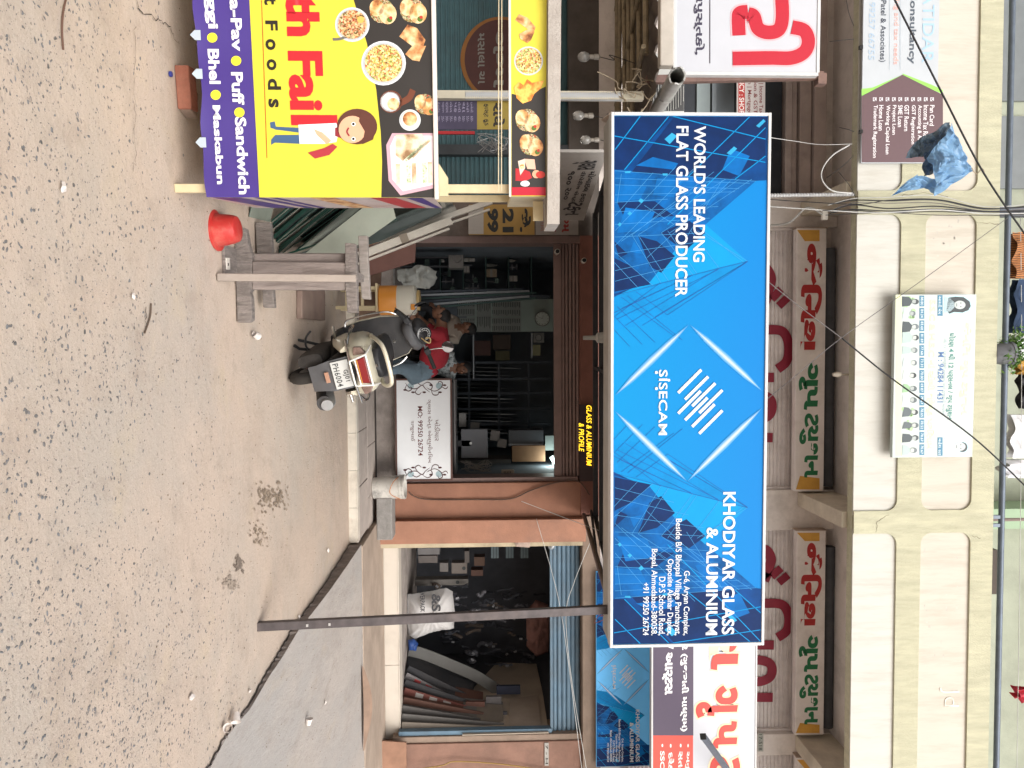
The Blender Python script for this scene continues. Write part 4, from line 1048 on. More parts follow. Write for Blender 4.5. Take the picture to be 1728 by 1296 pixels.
# ================================================================== awnings
aw = thing('sheet_awning', 'corrugated sheet awning on a dark steel frame, behind the big blue sign', 'awning', (0, 5.75, 2.45))
A0 = on_y(1033, 192, 5.75); A1 = on_y(1035, 1080, 5.75); zf = 2.60; zr = 2.99; y0, y1 = 5.75, 10.15
cs_m = M('corrugated_awning_sheet', (.20, .175, .16), .6, .15, 5, metal=.3, dirt=(.12, .09, .07), dirt_amt=.5)
mb = MB(); V = []; F = []; n = 46; xL, xR = A0.x-.03, A1.x+.02
for i in range(n*2+1):
    x = xL+(xR-xL)*i/(2*n); dz = .018 if i % 2 else 0
    V += [(x, 0, zf-2.45+dz+.05), (x, y1-y0, zr-2.45+dz+.05)]
    if i: F.append((2*i-2, 2*i-1, 2*i+1, 2*i))
mb.add(V, F).build('roof_sheet', cs_m, aw)
blk = M('dark_steel', (.035, .037, .042), .6, .2, 10)
for f in (.03, .34, .66, .97):
    yy = (y1-y0)*f; zz = zf+(zr-zf)*f-2.45
    B((xL, yy-.025, zz-.03), (xR, yy+.025, zz+.035)).build('cross_bar', blk, aw)
for x in (xL+.03, (xL+xR)/2, xR-.03):
    MB().beam((x, 0, zf-2.45+.0), (x, y1-y0, zr-2.45+.0), .04, .05).build('rafter', blk, aw)
# slanted prop tubes on the right
st = thing('awning_strut', 'pair of grey-brown tubes slanting from the brown lintel to the sign bottom', 'strut', on_y(985, 868, 10.1))
o = on_y(985, 868, 10.1)
MB().tube([(0, 0, 0), on_y(1030, 1020, 5.9)-o], .026, 10).build('tube', M('old_pipe', (.16, .13, .12), .5, .2, 9, metal=.5), st, smooth=True)
MB().tube([(-.05, -.02, .10), on_y(1008, 950, 8.0)-o], .017, 8).build('tube', blk, st, smooth=True)
po = on_z(436, 1057, 0); pt_ = on_y(1030, 1028, 5.5)
pole = thing('steel_pole', 'tall dark square steel pole standing on the road and holding the big blue sign', 'pole', po)
psm = M('brown_black_steel', (.075, .062, .062), .5, .3, 14, metal=.3, dirt=(.16, .12, .10), dirt_amt=.4)
MB().beam((0, 0, -.02), pt_-po, .058, .058).build('post', psm, pole, bevel=.003)
for f, r_ in ((.13, .006), (.19, .006)): MB().beam((pt_-po)*f+Vector((0, -.03, 0)), (pt_-po)*(f+.006)+Vector((0, -.03, 0)), .018, .006).build('paint_chip', M('chip', (.4, .38, .36), .7), pole)
MB().tube(spline([(pt_-po)+Vector(q) for q in ((0, 0, -.05), (.05, .1, .06), (.12, .2, -.04), (.2, .5, .03), (.1, .7, .2), (.3, .9, .1), (.35, .7, -.02), (.2, .4, .05))], 6), .0025, 5).build('loose_wire', M('red_wire', (.25, .05, .04), .6), pole)

# left awning with corrugated sheet and gutter
la = thing('sheet_awning', 'old corrugated sheet awning above the food cart with bamboo poles beneath', 'awning', (-3, 6.6, 3.0))
mb = MB(); V = []; F = []
gl = on_y(1112, 60, 6.6); zfl = gl.z-3.0; zrl = 3.05+.25-3.0; xr = on_y(1100, 196, 7.5).x+3
for i in range(101):
    x = -4+(xr+4)*i/100; dz = .03*math.sin(i*math.pi/2.5)
    V += [(x, .05, zfl+dz), (x, 3.6, zrl+dz+.12)]
    if i: F.append((2*i-2, 2*i-1, 2*i+1, 2*i))
mb.add(V, F).build('roof_sheet', M('old_cement_sheet', (.13, .105, .085), .85, .25, 6, dirt=(.06, .045, .04), dirt_amt=.6), la, smooth='all')
rr = random.Random(4); bam = M('bamboo', (.24, .19, .12), .7, .25, 12, stretch=(1, 1, .3), dirt=(.1, .08, .06), dirt_amt=.5)
for k in range(7):
    yy = .35+k*.45; f = yy/3.6
    MB().tube([(-3.5, yy, zfl+(zrl-zfl)*f-.07+rr.uniform(-.02, .02)), (xr-.1+rr.uniform(-.3, 0), yy+rr.uniform(-.1, .1), zfl+(zrl-zfl)*f-.07)], .026, 8).build('bamboo_pole', bam, la, smooth=True)
for k in range(5):
    x = xr-.35-k*.62
    MB().tube([(x, .1, zfl-.11), (x+rr.uniform(-.1, .1), 3.5, zrl-.04)], .022, 8).build('bamboo_pole', bam, la, smooth=True)
gt = thing('gutter_beam', 'cream painted sheet gutter along the front edge of the left awning', 'gutter', on_y(1114, 110, 6.5))
o = on_y(1114, 110, 6.5); e = on_y(1137, 110, 6.5)
B((-3, 0, 0), (0, .10, e.z-o.z)).build('gutter', M('cream_sheet', (.44, .40, .35), .6, .1, 6, dirt=(.25, .18, .14), dirt_amt=.4), gt, bevel=.01)
pp = thing('drain_pipe', 'short grey plastic pipe with a broken open end pointing at the street', 'pipe', on_y(1143, 128, 6.1))
o = on_y(1143, 128, 6.1); e = on_y(1106, 190, 8.2)
pvc = M('grey_pvc', (.42, .42, .40), .5, .12, 7, dirt=(.2, .18, .16), dirt_amt=.5)
def pipe(a, b, r, th, n=20):
    a, b = Vector(a), Vector(b); d = (b-a).normalized(); s_ = d.cross(Vector((0, 0, 1))).normalized(); u = s_.cross(d); V = []; rg = random.Random(1)
    j = [rg.uniform(-.03, .03) for _ in range(n)]
    for p, rad, jj in ((a, r, 1), (b, r, 0), (b, r-th, 0), (a, r-th, 1)):
        for k in range(n):
            t = 2*math.pi*k/n; V.append(p+(s_*math.cos(t)+u*math.sin(t))*rad+d*j[k]*jj)
    F = []
    for q in range(4):
        for k in range(n):
            w = (q+1) % 4; F.append((q*n+k, q*n+(k+1) % n, w*n+(k+1) % n, w*n+k))
    return MB().add(V, F)
pipe((0, 0, 0), e-o, .068, .012).build('pipe_section', pvc, pp, smooth=True)
pipe((e-o)*.42, (e-o)*.47, .075, .004).build('collar', pvc, pp, smooth=True)
# the ribbed white post under it and the nest of rope at its head
o = on_y(1085, 163, 7.0)
wpst = thing('wrapped_post', 'pale post wrapped in ribbed white pipe, standing behind the food cart', 'post', (o.x, 7.0, 0))
B((-.035, -.035, 0), (.035, .035, o.z)).build('post', M('cream_post_paint', (.5, .46, .36), .6, .12, 6, dirt=(.3, .24, .18), dirt_amt=.4), wpst)
prof = []; z = on_y(785, 163, 7.0).z; z1_ = on_y(1050, 163, 7.0).z; i = 0
while z < z1_: prof.append((.046 if i % 2 else .038, z)); z += .0085; i += 1
MB().lathe(prof, n=14).build('ribbed_sleeve', M('ribbed_white_plastic', (.42, .43, .44), .5, .06, 5), wpst, smooth='all')
rope = M('straw_rope', (.34, .28, .2), .9, .3, 30); rr = random.Random(8)
for k in range(9):
    c = Vector((0, 0, o.z-.1)); P = [c+Vector((rr.uniform(-.12, .12), rr.uniform(-.1, .02), rr.uniform(-.1, .16)))]
    for j in range(5): P.append(P[-1]+Vector((rr.uniform(-.09, .09), rr.uniform(-.06, .06), rr.uniform(-.08, .09))))
    MB().tube(spline(P, 4), .005, 5).build('rope', rope, wpst)
MB().tube(spline([(0, -.04, o.z-.02), (-.05, -.05, o.z-.22), (-.12, -.04, o.z-.25), (-.2, -.05, o.z-.42)], 5), .005, 5).build('rope', rope, wpst)

# ================================================================== the food cart
cp = on_z(290, 328, 0); cyaw = R(6.5)
fc = Board('food_cart', 'food cart wrapped in a yellow, purple and black printed banner', 'cart', (cp.x, cp.y, 0), cyaw)
cr_ = fc.root
wood_y = M('cream_painted_wood', (.60, .50, .31), .6, .1, 9, dirt=(.4, .3, .2), dirt_amt=.4)
DP = .74
bl = fc.px(351, 333); bt = fc.px(733, 333); UR = bl[0]
L = -1.75
zb0 = fc.px(351, 333)[1]; zb1 = bt[1]
# printed front: purple band, yellow field, black field, slightly wavy at the bottom
ban = MB(); V = []; F = []; nn = 40
for i in range(nn+1):
    u = L+(UR-L)*i/nn
    for w, yy in ((zb0-.004+.006*math.sin(u*9)+.004*math.sin(u*23), -.012-.006*math.sin(u*14)), (zb0+.06, 0), (zb1, 0)): V.append((u, yy, w))
    if i:
        a = 3*(i-1)
        for k in range(2): F.append((a+k, a+k+3, a+k+4, a+k+1))
pur = M('banner_purple', (.055, .030, .20), .4, .05, 3, bump=.08, bscale=7); yel = M('banner_yellow', (.66, .58, .05), .4, .04, 3, bump=.12, bscale=5); blk_b = M('banner_black', (.028, .024, .022), .4, .1, 3, bump=.08, bscale=6)
ban.add(V, F); bo_ = ban.build('banner', pur, cr_, smooth='all')
def pxz(x, y=333): return fc.px(x, y)[1]
zy0 = fc.px(438, 333)[1]; zy1 = zb1
B((L, .022, zb0+.02), (UR-.004, .034, zb1-.002)).build('front_board', wood_y, cr_)
flat('printed_field', [(L, zy0), (UR, zy0), (UR, zb1), (L, zb1)], yel, cr_, -.0022)
cur = [(594, -10), (606, 30), (619.5, 74), (635, 151), (642.6, 222), (645, 272), (643.6, 333)]
cur = [fc.px(*p) for p in cur]
flat('printed_field', [(L, fc.px(560, -180)[1])]+[(p[0], p[1]) for p in cur]+[(UR, zb1), (L, zb1)], blk_b, cr_, -.0034)
B((L, -.02, zb1+.001), (UR+.01, .03, zb1+.022)).build('top_moulding', M('white_wood', (.66, .60, .54), .5, .08, 8), cr_, bevel=.004)
wh = 'ece9ee'
fc.text('Vada-Pav', 384, -66, 411, 87, wh, 4, .03); fc.text('Puff', 390, 122, 413, 177, wh, 4, .03); fc.text('Sandwich', 396.5, 198, 422.5, 328, wh, 4, .03)
fc.text('Maggi', 340.5, -66, 369.5, 49, wh, 4, .03); fc.text('Bhel', 350.5, 83, 373, 142, wh, 4, .03); fc.text('Maskabun', 359, 178, 379.5, 311, wh, 4, .03)
for x, y in ((399, 103), (404.5, 190), (358.7, 64), (364.5, 160.5)): fc.disc('printed_dot', x, y, 8.3, 'efe23a', 4, r2=8.6)
redk = 'c4202a'
fc.text('th', 481, -14, 541, 62, redk, 4, .05); fc.text('Fai', 485, 86, 548, 187, redk, 4, .04); fc.text('l', 491, 194, 570, 212, redk, 4, .04)
for s_, y0, y1, xb, xt in (('t', -6, 9, 446, 467), ('F', 35, 52, 448, 469.5), ('o', 66, 85, 448, 466), ('o', 100, 119, 450, 467.5), ('d', 133, 152, 452, 475), ('s', 167, 182, 453, 471)):
    fc.text(s_, xb, y0, xt, y1, '26201a', 4, .03)
fc.lines('printed_line', [((440.5, -40), (451, 267))], 'b5481f', 4, .0035)
food = ramp_mat('print_noodles', ['5e2e12', 'd8a94a', 'e7d98b', 'b0461f', 'efe6b4', '7a8a2e'], 150, rough=.4)
food2 = ramp_mat('print_fried_rice', ['3e1f10', 'b9753a', 'e0c08a', 'a23a1a', 'd8c9a0', '5d5a20'], 130, rough=.4)
bun = ramp_mat('print_bun', ['8a4a20', 'd29a5c', 'ecd2a4', 'c07a3c'], 16, 'NOISE', .4); pas = ramp_mat('print_pastry', ['6e3a1c', 'b97c48', 'dcb07c', 'e9cfa5'], 22, 'NOISE', .4)
fil = ramp_mat('print_filling', ['3a2416', '8c7a52', 'cfc2a0', '6c7a34', 'b03c24'], 200, rough=.4); bread = ramp_mat('print_bread', ['8c6a48', 'c9ad88', 'e6d8c0', 'd0b592'], 14, 'NOISE', .4)
grn = ramp_mat('print_salad', ['7a8f5a', 'c8d8b0', 'e4e6cf', '9ab07c'], 60, 'NOISE', .4)
def bowl(x, y, r, m_, rim='dcdfe2'):
    fc.disc('printed_bowl', x, y, r, rim, 4); fc.disc('printed_bowl', x, y, r*.93, 'b4b9bd', 5); fc.disc('printed_food', x, y, r*.84, m_, 6)
bowl(594.8, 42, 29, food2); bowl(647.5, 107, 37.5, food)
stroke(fc, [(562, 67), (575, 66), (590, 60)], .012, '6a6660', 5, name='printed_spoon'); fc.disc('printed_food', 609, 34, 6, 'dfae5a', 7, n=12)
def burger(x, y, r, flip=1):
    fc.disc('printed_food', x-r*.05, y, r*.86, fil, 4, r2=r*.86, n=18)
    fc.disc('printed_food', x+r*.36, y+r*.22, r*.72, bun, 5, r2=r*.62, n=20); fc.disc('printed_food', x-r*.42, y-r*.2, r*.6, bun, 5, r2=r*.5, n=18)
    fc.disc('printed_food', x+r*.5, y+r*.62, r*.2, INK('55722c'), 6, n=9); fc.disc('printed_food', x+r*.58, y+r*.5, r*.12, INK('b5382a'), 7, n=8)
burger(646, 19, 24); burger(697, 18, 24)
fc.poly('printed_food', [(674, 62), (688, 42), (704, 48), (718, 68), (712, 86), (698, 80)], pas, 4); fc.poly('printed_food', [(684, 92), (696, 78), (719, 78), (708, 104), (696, 102)], pas, 5)
stroke(fc, [(672, 176), (690, 166), (697, 152)], .03, '6b3a26', 4, name='printed_board'); fc.disc('printed_board', 660, 172, 19, '6b3a26', 4)
bowl(659, 172, 17, INK('e6dfd2')); fc.disc('printed_food', 664, 176, 10, bun, 7, n=20)
burger(718, 176, 20); bowl(692, 203, 18, INK('e9dfd0')); fc.disc('printed_food', 692, 201, 12, pas, 7, n=20)
fc.poly('printed_tray', [(662, 225), (731, 225), (731, 318), (676, 330), (656, 305), (652, 245)], 'c9a0ac', 4); fc.poly('printed_tray', [(666, 230), (731, 229), (731, 312), (680, 323), (662, 303), (658, 248)], 'e3cfd3', 5)
fc.poly('printed_food', [(668, 228), (712, 226), (720, 240), (680, 272), (668, 262)], bread, 6)
for k in range(4): fc.poly('printed_food', [(682+k*4, 270-k*2), (712+k*4, 244-k*3), (715+k*4, 247-k*3), (686+k*4, 273-k*2)], [grn, bread][k % 2], 7)
for k in range(7): fc.poly('printed_food', [(668+k*9, 277-k*.5), (675+k*9, 277-k*.5), (676+k*9, 311-k*.5), (669+k*9, 312-k*.5)], [bread, INK('e9dfcc'), grn][k % 3], 6)
# a plain little cook printed on the yellow field (a generic figure)
sk_ = INK('e0a888'); hair_ = INK('5a3127')
fc.poly('printed_figure', [(456, 207), (464, 205), (466, 214), (505, 216), (505, 224), (466, 219), (457, 216)], '3d5a7c', 4); fc.poly('printed_figure', [(458, 236), (465, 228), (506, 228), (507, 243), (464, 241), (458, 245)], '3d5a7c', 4)
fc.poly('printed_figure', [(504, 211), (568, 208), (572, 222), (568, 240), (548, 243), (506, 243)], 'e6e6ea', 5); fc.poly('printed_figure', [(530, 218), (545, 224), (560, 238), (552, 244), (535, 228)], sk_, 6)
fc.poly('printed_figure', [(566, 216), (578, 214), (578, 234), (566, 230)], '8c2a34', 6); fc.poly('printed_figure', [(520, 258), (548, 250), (562, 243), (570, 248), (556, 262), (532, 268)], 'a5303a', 6)
fc.disc('printed_figure', 603, 214, 30, hair_, 6, r2=34, n=26); fc.disc('printed_figure', 595, 219, 23, sk_, 7, r2=23, n=26)
fc.poly('printed_figure', [(610, 188), (606, 205), (616, 222), (612, 244), (630, 236), (636, 214), (628, 194)], hair_, 8)
for y in (210, 235): fc.disc('printed_figure', 597, y, 3.6, 'f2efee', 8, n=12); fc.disc('printed_figure', 597, y, 2.2, '241a18', 9, n=10)
stroke(fc, [(589, 216), (586, 223), (590, 230)], .008, '8c2a34', 8, name='printed_figure', k=4)
# tape pieces
tp_ = M('clear_tape', (.42, .48, .53), .3, .05, 5)
for x, y in ((333, 61), (336, 126), (342, 241)):
    a = fc.px(x-6, y-8); b = fc.px(x+9, y+9); MB().add([(a[0], -.024, a[1]+.012), ((a[0]+b[0])/2, -.026, a[1]-.01), (b[0], -.024, a[1]+.012), (b[0], -.0225, b[1]), (a[0], -.0225, b[1])], [(0, 1, 2, 3, 4)]).build('tape_piece', tp_, cr_)
# side, posts, deck, header, roof
sideb = MB().add([(UR, 0, zb0), (UR, DP, zb0+.02), (UR, DP, zb1), (UR, 0, zb1)], [(0, 1, 2, 3)]).build('side_banner', M('side_print_white', (.55, .47, .46), .4, .25, 3, dirt=(.28, .1, .05), dirt_amt=.7, dirt_scale=3), cr_)
for k, (a, b, c) in enumerate(((.02, .16, 'lav'), (.22, .27, 'lav'), (.30, .34, 'lav'), (.98, 1.06, 'lav'), (.8, .93, 'red'), (.5, .62, 'br'))):
    mm_ = {'lav': pur, 'red': INK('b0323a'), 'br': pas}[c]
    z0_, z1__ = zb0+a, zb0+b
    MB().add([(UR+.0012, .01, z0_), (UR+.0012, DP-.02, z0_+.10), (UR+.0012, DP-.02, min(z1__+.10, zb1-.01)), (UR+.0012, .01, z1__)], [(0, 1, 2, 3)]).build('printed_stripe', mm_, cr_)
B((-.055, .035, 0), (-.012, .075, fc.px(862, 331)[1])).build('post', wood_y, cr_, bevel=.003)
pr = B((-.06, DP-.03, .10), (-.02, DP+.01, 1.70)).build('post', wood_y, cr_, bevel=.003)
B((L, .035, 0), (L+.04, .075, 1.68)).build('post', wood_y, cr_); B((L, DP-.03, 0), (L+.04, DP+.01, 1.68)).build('post', wood_y, cr_)
B((L, .03, zb1-.06), (UR-.01, DP, zb1-.03)).build('counter', wood_y, cr_)
B((L, .05, zb0+.03), (UR-.01, DP, zb0+.06)).build('shelf', wood_y, cr_)
MB().add([(UR-.03, .0, zb1+.022), (UR-.03, .0, zb1+.07), (UR-.03, .25, zb1+.022)], [(0, 1, 2)]).build('gusset', wood_y, cr_) if False else None
a = fc.px(748, 280)
MB().prism([(UR-.01, zb1+.023), (UR-.01, zb1+.068), (UR-.10, zb1+.068), (UR-.17, zb1+.023)], .03, .06).build('corner_block', wood_y, cr_)
f0 = fc.px(863, 331); f1 = fc.px(921, 331); hz0, hz1 = f0[1], f1[1]; HR = f0[0]
B((L, 0, hz0), (HR, .02, hz1)).build('header_board', yel, cr_)
B((HR-.02, .021, hz0), (HR+.001, DP, hz1)).build('header_board', M('cream_pale', (.62, .54, .38), .5), cr_)
B((L, -.004, hz0-.012), (HR+.003, .024, hz0-.001)).build('edge_strip', M('white_wood'), cr_)
fc.poly('printed_field', [(863.5, 158), (870, 160), (888, 150), (900, 156), (921, 146), (921, 329), (863.5, 329)], blk_b, 1)
fc.poly('printed_field', [(863.5, 316), (863.5, 330), (921, 330), (921, 316)], 'b3122c', 2)
fc.poly('printed_food', [(869, 34), (876, 24), (890, 30), (904, 46), (900, 56), (886, 46)], pas, 2); fc.poly('printed_food', [(876, 58), (890, 50), (902, 54), (896, 68), (890, 73), (878, 66)], pas, 3)
fc.disc('printed_bowl', 892, 103, 24.5, 'c6cacc', 2); fc.disc('printed_food', 892, 103, 22, food, 3)
flm = ramp_mat('print_flame', ['b8481c', 'e88a30', 'f7c060', 'f4a444'], 25, 'NOISE', .4)
fc.poly('printed_flame', [(867, 148), (876, 138), (884, 145), (890, 134), (898, 140), (918, 136), (912, 150), (902, 158), (896, 170), (882, 175), (872, 166)], flm, 3)
burger(890, 203, 22); burger(896, 244, 21)
fc.poly('printed_box', [(884, 268), (902, 269), (904, 286), (890, 285)], 'e8b49c', 2); fc.poly('printed_box', [(874, 272), (886, 268), (886, 284), (878, 296)], 'd9c6b8', 3); fc.disc('printed_food', 881, 281, 4, food, 4, n=10)
fc.poly('printed_figure', [(870, 284), (884, 286), (894, 290), (898, 300), (886, 306), (870, 305)], 'b3222c', 2); fc.disc('printed_figure', 905, 294, 7, sk_, 3, n=14); fc.disc('printed_figure', 912, 295, 6, 'c53228', 4, r2=8, n=14); fc.disc('printed_figure', 886, 310, 5, 'e8e4e2', 4, r2=8, n=12)
r1 = fc.px(944, 372); r0 = fc.px(925, 372)
rfm = M('fibre_cement_sheet', (.40, .365, .33), .9, .12, 5, .3, bscale=60, dirt=(.25, .2, .17), dirt_amt=.5)
mb = MB(); V = []; F = []; zr0 = hz1+.004
for i in range(41):
    u = L-.1+(r1[0]+.02-L+.1)*i/40; s_ = .004*math.sin(i*1.3)+.003*math.sin(i*2.9)
    V += [(u, -.05+s_, zr0+.0), (u, -.05+s_, r1[1]-.004), (u, DP+.1, r1[1]+.05), (u, DP+.1, zr0+.05)]
    if i:
        a = 4*(i-1); F += [(a, a+4, a+5, a+1), (a+1, a+5, a+6, a+2), (a+3, a+2, a+6, a+7), (a, a+3, a+7, a+4)]
F += [(0, 1, 2, 3), (160, 163, 162, 161)]
mb.add(V, F).build('roof_sheet', rfm, cr_)
B((HR+.01, .2, hz1-.05), (r1[0]-.01, .24, zr0-.002)).build('roof_batten', wood_y, cr_); B((L, .3, hz1-.03), (r1[0]-.02, .34, hz1+.001)).build('roof_batten', wood_y, cr_)
for x in (844, 849):
    z = fc.px(x, 200)[1]; MB().tube([(L, -.004, z), (UR-.03, -.004, z-.01)], .0025, 5).build('cord', M('cream_cord', (.6, .52, .36), .7), cr_)
# bricks and a block under the cart
def brick(px, py, sz, rz_, m_, label, nm='brick', z=0):
    p = on_z(px, py, 0); t = thing(nm, label, 'brick', (p.x, p.y, z), rz_)
    B((-sz[0]/2, -sz[1]/2, 0), (sz[0]/2, sz[1]/2, sz[2])).build('block', m_, t, bevel=.006); return t
bk = M('red_brick', (.30, .11, .07), .9, .2, 14, .4, dirt=(.2, .14, .1), dirt_amt=.4)
brick(303, 150, (.21, .10, .07), R(8), bk, 'red brick lying under the front of the food cart', z=.0)
brick(309, 172, (.14, .09, .06), R(-12), M('dusty_brick', (.26, .19, .15), .9, .2, 14, .4), 'broken dusty half brick beside the red brick under the food cart')

# red tub turned upside down
p = on_z(362, 388, 0)
tub = thing('plastic_tub', 'red plastic tub turned upside down on the ground beside the food cart', 'tub', (p.x, p.y+.02, 0), (R(3), R(-4), 0))
rp = M('red_plastic', (.48, .035, .03), .42, .15, 8, dirt=(.42, .20, .15), dirt_amt=.6, dirt_scale=9)
MB().lathe([(.112, 0), (.118, .004), (.116, .010), (.094, .014), (.090, .05), (.082, .10), (.072, .128), (.060, .134), (.001, .132)], n=30, cap=False).build('bowl', rp, tub, smooth=True)
MB().lathe([(.112, -.004), (.119, .0), (.119, .008), (.112, .011)], n=30).build('rim', rp, tub, smooth=True)
# weathered timber trestle
tw = M('weathered_timber', (.26, .225, .205), .85, .35, 9, .9, bscale=40, stretch=(6, 1, 1), dirt=(.13, .11, .10), dirt_amt=.5)
tw2 = M('weathered_timber_upright', (.25, .21, .19), .85, .35, 9, .9, bscale=40, stretch=(1, 1, .16), dirt=(.13, .11, .10), dirt_amt=.5)
tw3 = M('pale_worn_timber', (.33, .28, .24), .85, .18, 9, .4, bscale=40, stretch=(1, 1, .16), dirt=(.2, .16, .13), dirt_amt=.5)
def pts(Y, L_): return [(on_y(x, y, Y).x, on_y(x, y, Y).z) for x, y in L_]
Yt = on_z(396, 460, 0).y; Yb = on_z(430, 460, 0).y+.0
tr = thing('timber_trestle', 'weathered grey timber trestle standing beside the red tub', 'trestle', (on_z(396, 460, 0).x, Yt, 0))
ox, oy = tr.location.x, tr.location.y
def TP(name, Y, L_, d, m_, bev=.006):
    P = [(a-ox, b) for a, b in pts(Y, L_)]
    return MB().prism(P, Y-oy, Y-oy+d).build(name, m_, tr, bevel=bev)
TP('foot_beam', Yt, [(395, 384), (414, 384), (419, 412), (422, 424), (425, 428), (425, 488), (421, 492), (424, 503), (425, 525), (425, 540), (419, 544), (400, 544)], .07, tw)
TP('upright', Yt+.004, [(425.5, 441), (425.5, 488.5), (583, 489.5), (583, 443)], .05, tw2)
TP('upright', Yt+.055, [(424, 428), (424, 442), (583, 444), (583, 428)], .05, tw2)
TP('top_beam', Yt-.005, [(582, 409.5), (600, 411), (602.5, 470), (603, 527), (586, 527.5), (582, 480)], .07, tw)
TP('foot_beam', Yb, [(430, 375), (456, 375), (461, 442), (434, 442)], .06, tw); TP('foot_beam', Yb+.001, [(442, 488), (461, 488), (463, 519), (444, 519)], .06, tw)
TP('upright', Yb+.06, [(462, 427), (462, 445), (600, 445), (600, 427)], .05, tw2)
TP('top_beam', Yb-.005, [(604, 397.5), (620, 397.5), (621, 440), (625, 505), (610, 504), (606, 450)], .06, M('knotty_pale_timber', (.30, .265, .24), .85, .2, 7, .5, stretch=(5, 1, 1), dirt=(.15, .11, .09), dirt_amt=.6))
lg = on_z(366, 468, 0)
MB().beam((lg.x-ox, lg.y-oy, 0), (on_y(600, 470, Yt-.04).x-ox, -.04, on_y(600, 470, Yt-.04).z), .044, .035, up=(0, 1, 0)).build('brace', tw3, tr, bevel=.005)
MB().beam((.0, .03, .70), (.0, Yb-oy+.03, .70), .05, .06).build('cross_rail', tw, tr, bevel=.004)
# the grey plank with a white switch plate lying in front
pl = on_z(380, 440, 0)
pk_ = thing('plank', 'short grey plank lying flat in front of the trestle foot', 'plank', (pl.x, pl.y, 0), R(2))
B((-.09, -.06, .0), (.09, .16, .018)).build('board', tw, pk_, bevel=.003)
sw = thing('switch_plate', 'small square white plate with a dark slot lying on the grey plank', 'plate', (pl.x+.02, pl.y-.02, .019), R(6))
B((-.035, -.03, 0), (.035, .03, .006)).build('plate', M('white_plastic', (.62, .58, .52), .5), sw, bevel=.001); B((-.004, -.012, .006), (.012, .004, .0075)).build('slot', crack_m, sw)

# ---- rack of leaning glass sheets
gl_o = on_z(440, 405, 0)
gls = M('pale_green_glass', (.32, .345, .29), .12, .12, 3, spec=.6, dirt=(.36, .36, .30), dirt_amt=.5); gld = M('dark_mirror_glass', (.04, .05, .048), .1, .3, 2, spec=.7)
ge = M('glass_edge_green', (.012, .045, .035), .2, .2, 6); alu = M('white_aluminium', (.50, .46, .40), .4, .08, 8, dirt=(.3, .25, .2), dirt_amt=.4)
def sheet(name, label, pa, pb, Ya, Yb_, dep, th, m_, group=None, side=1):
    """a sheet on edge: its front edge runs from pixel pa (foot) to pb (top); it reaches dep metres back"""
    a = on_y(*pa, Ya); b = on_y(*pb, Yb_); a.z = max(a.z, .004)
    t = thing(name, label, 'sheet', a, group=group); d = b-a; w = Vector((th, 0, 0)); bk_ = Vector((-.10*dep, dep, 0))
    MB().hexa([(0, 0, 0), w, w+bk_, bk_, d, d+w, d+w+bk_, d+bk_]).build('sheet', m_, t)
    if 'glass' in name:
        MB().hexa([(-.001, -.003, 0), w+Vector((.001, -.003, 0)), w+Vector((.001, 0, 0)), Vector((-.001, 0, 0)), d+Vector((-.001, -.003, 0)), d+w+Vector((.001, -.003, 0)), d+w+Vector((.001, 0, 0)), d+Vector((-.001, 0, 0))]).build('edge', ge, t)
    return t
G_ = 'glass sheets leaning beside the food cart'
sheet('glass_sheet', 'glass sheet leaning nearest the red tub, its corner touching the ground', (394, 364), (428, 330), 5.15, 5.15, .5, .008, gls, G_)
sheet('glass_sheet', 'wide pale green glass sheet leaning behind the trestle top', (470, 432), (668, 368), 5.75, 5.75, .15, .012, ge, G_)
# the wide sheet shows its face: build it as a broad pane turned to the street
fp = [(505, 414), (604, 420), (668, 368), (650, 330), (560, 352)]
Yg = 5.62; o = on_y(505, 414, Yg)
wg = thing('glass_sheet', 'large pale green pane tilted towards the cart, its face turned to the street', 'sheet', o, group=G_)
MB().prism([(on_y(x, y, Yg).x-o.x, on_y(x, y, Yg).z-o.z) for x, y in [(516, 427), (583, 428), (668, 368), (660, 335), (628, 338)]], 0, .012).build('pane', gls, wg)
rr = random.Random(12)
for i, (xa_, ya_0, xb_, yb_0) in enumerate(((458, 372, 510, 328), (462, 396, 545, 325), (464, 406, 562, 325), (468, 421, 580, 325), (492, 428, 610, 330))):
    Yy = 5.66+.07*i
    sheet('glass_sheet', ['clear', 'dusty', 'green edged', 'narrow', 'tall'][i]+' glass sheet in the leaning stack, number '+['one', 'two', 'three', 'four', 'five'][i]+' from the ground corner', (xa_, ya_0), (xb_, yb_0), Yy, Yy, .9, .03 if i % 2 else .012, [gls, gld][i % 2] if i != 3 else alu, G_)
for i in range(9):
    f = i/8
    sheet('thin_glass_sheet', 'thin glass sheet wedged in the leaning stack beside the cart', (459+14*f, 378+50*f), (520+96*f, 327), 5.70+.03*i, 5.70+.03*i, .8, .006 if i % 3 else .016, [gld, alu, gls, gld][i % 4], 'thin glass sheets wedged in the leaning stack')
sheet('mirror_sheet', 'dark mirror sheet leaning behind the pale green pane', (500, 430), (760, 330), 6.1, 6.1, 1.6, .02, gld)
o = on_y(470, 330, 5.80)
dk = thing('mirror_sheet', 'dark mirrored sheet at the back of the leaning glass stack', 'panel', o)
MB().prism([(on_y(x, y, 6.35).x-o.x, on_y(x, y, 6.35).z-o.z) for x, y in [(462, 420), (590, 425), (640, 410), (745, 360), (745, 320), (462, 320)]], .5, .52).build('panel', gld, dk)
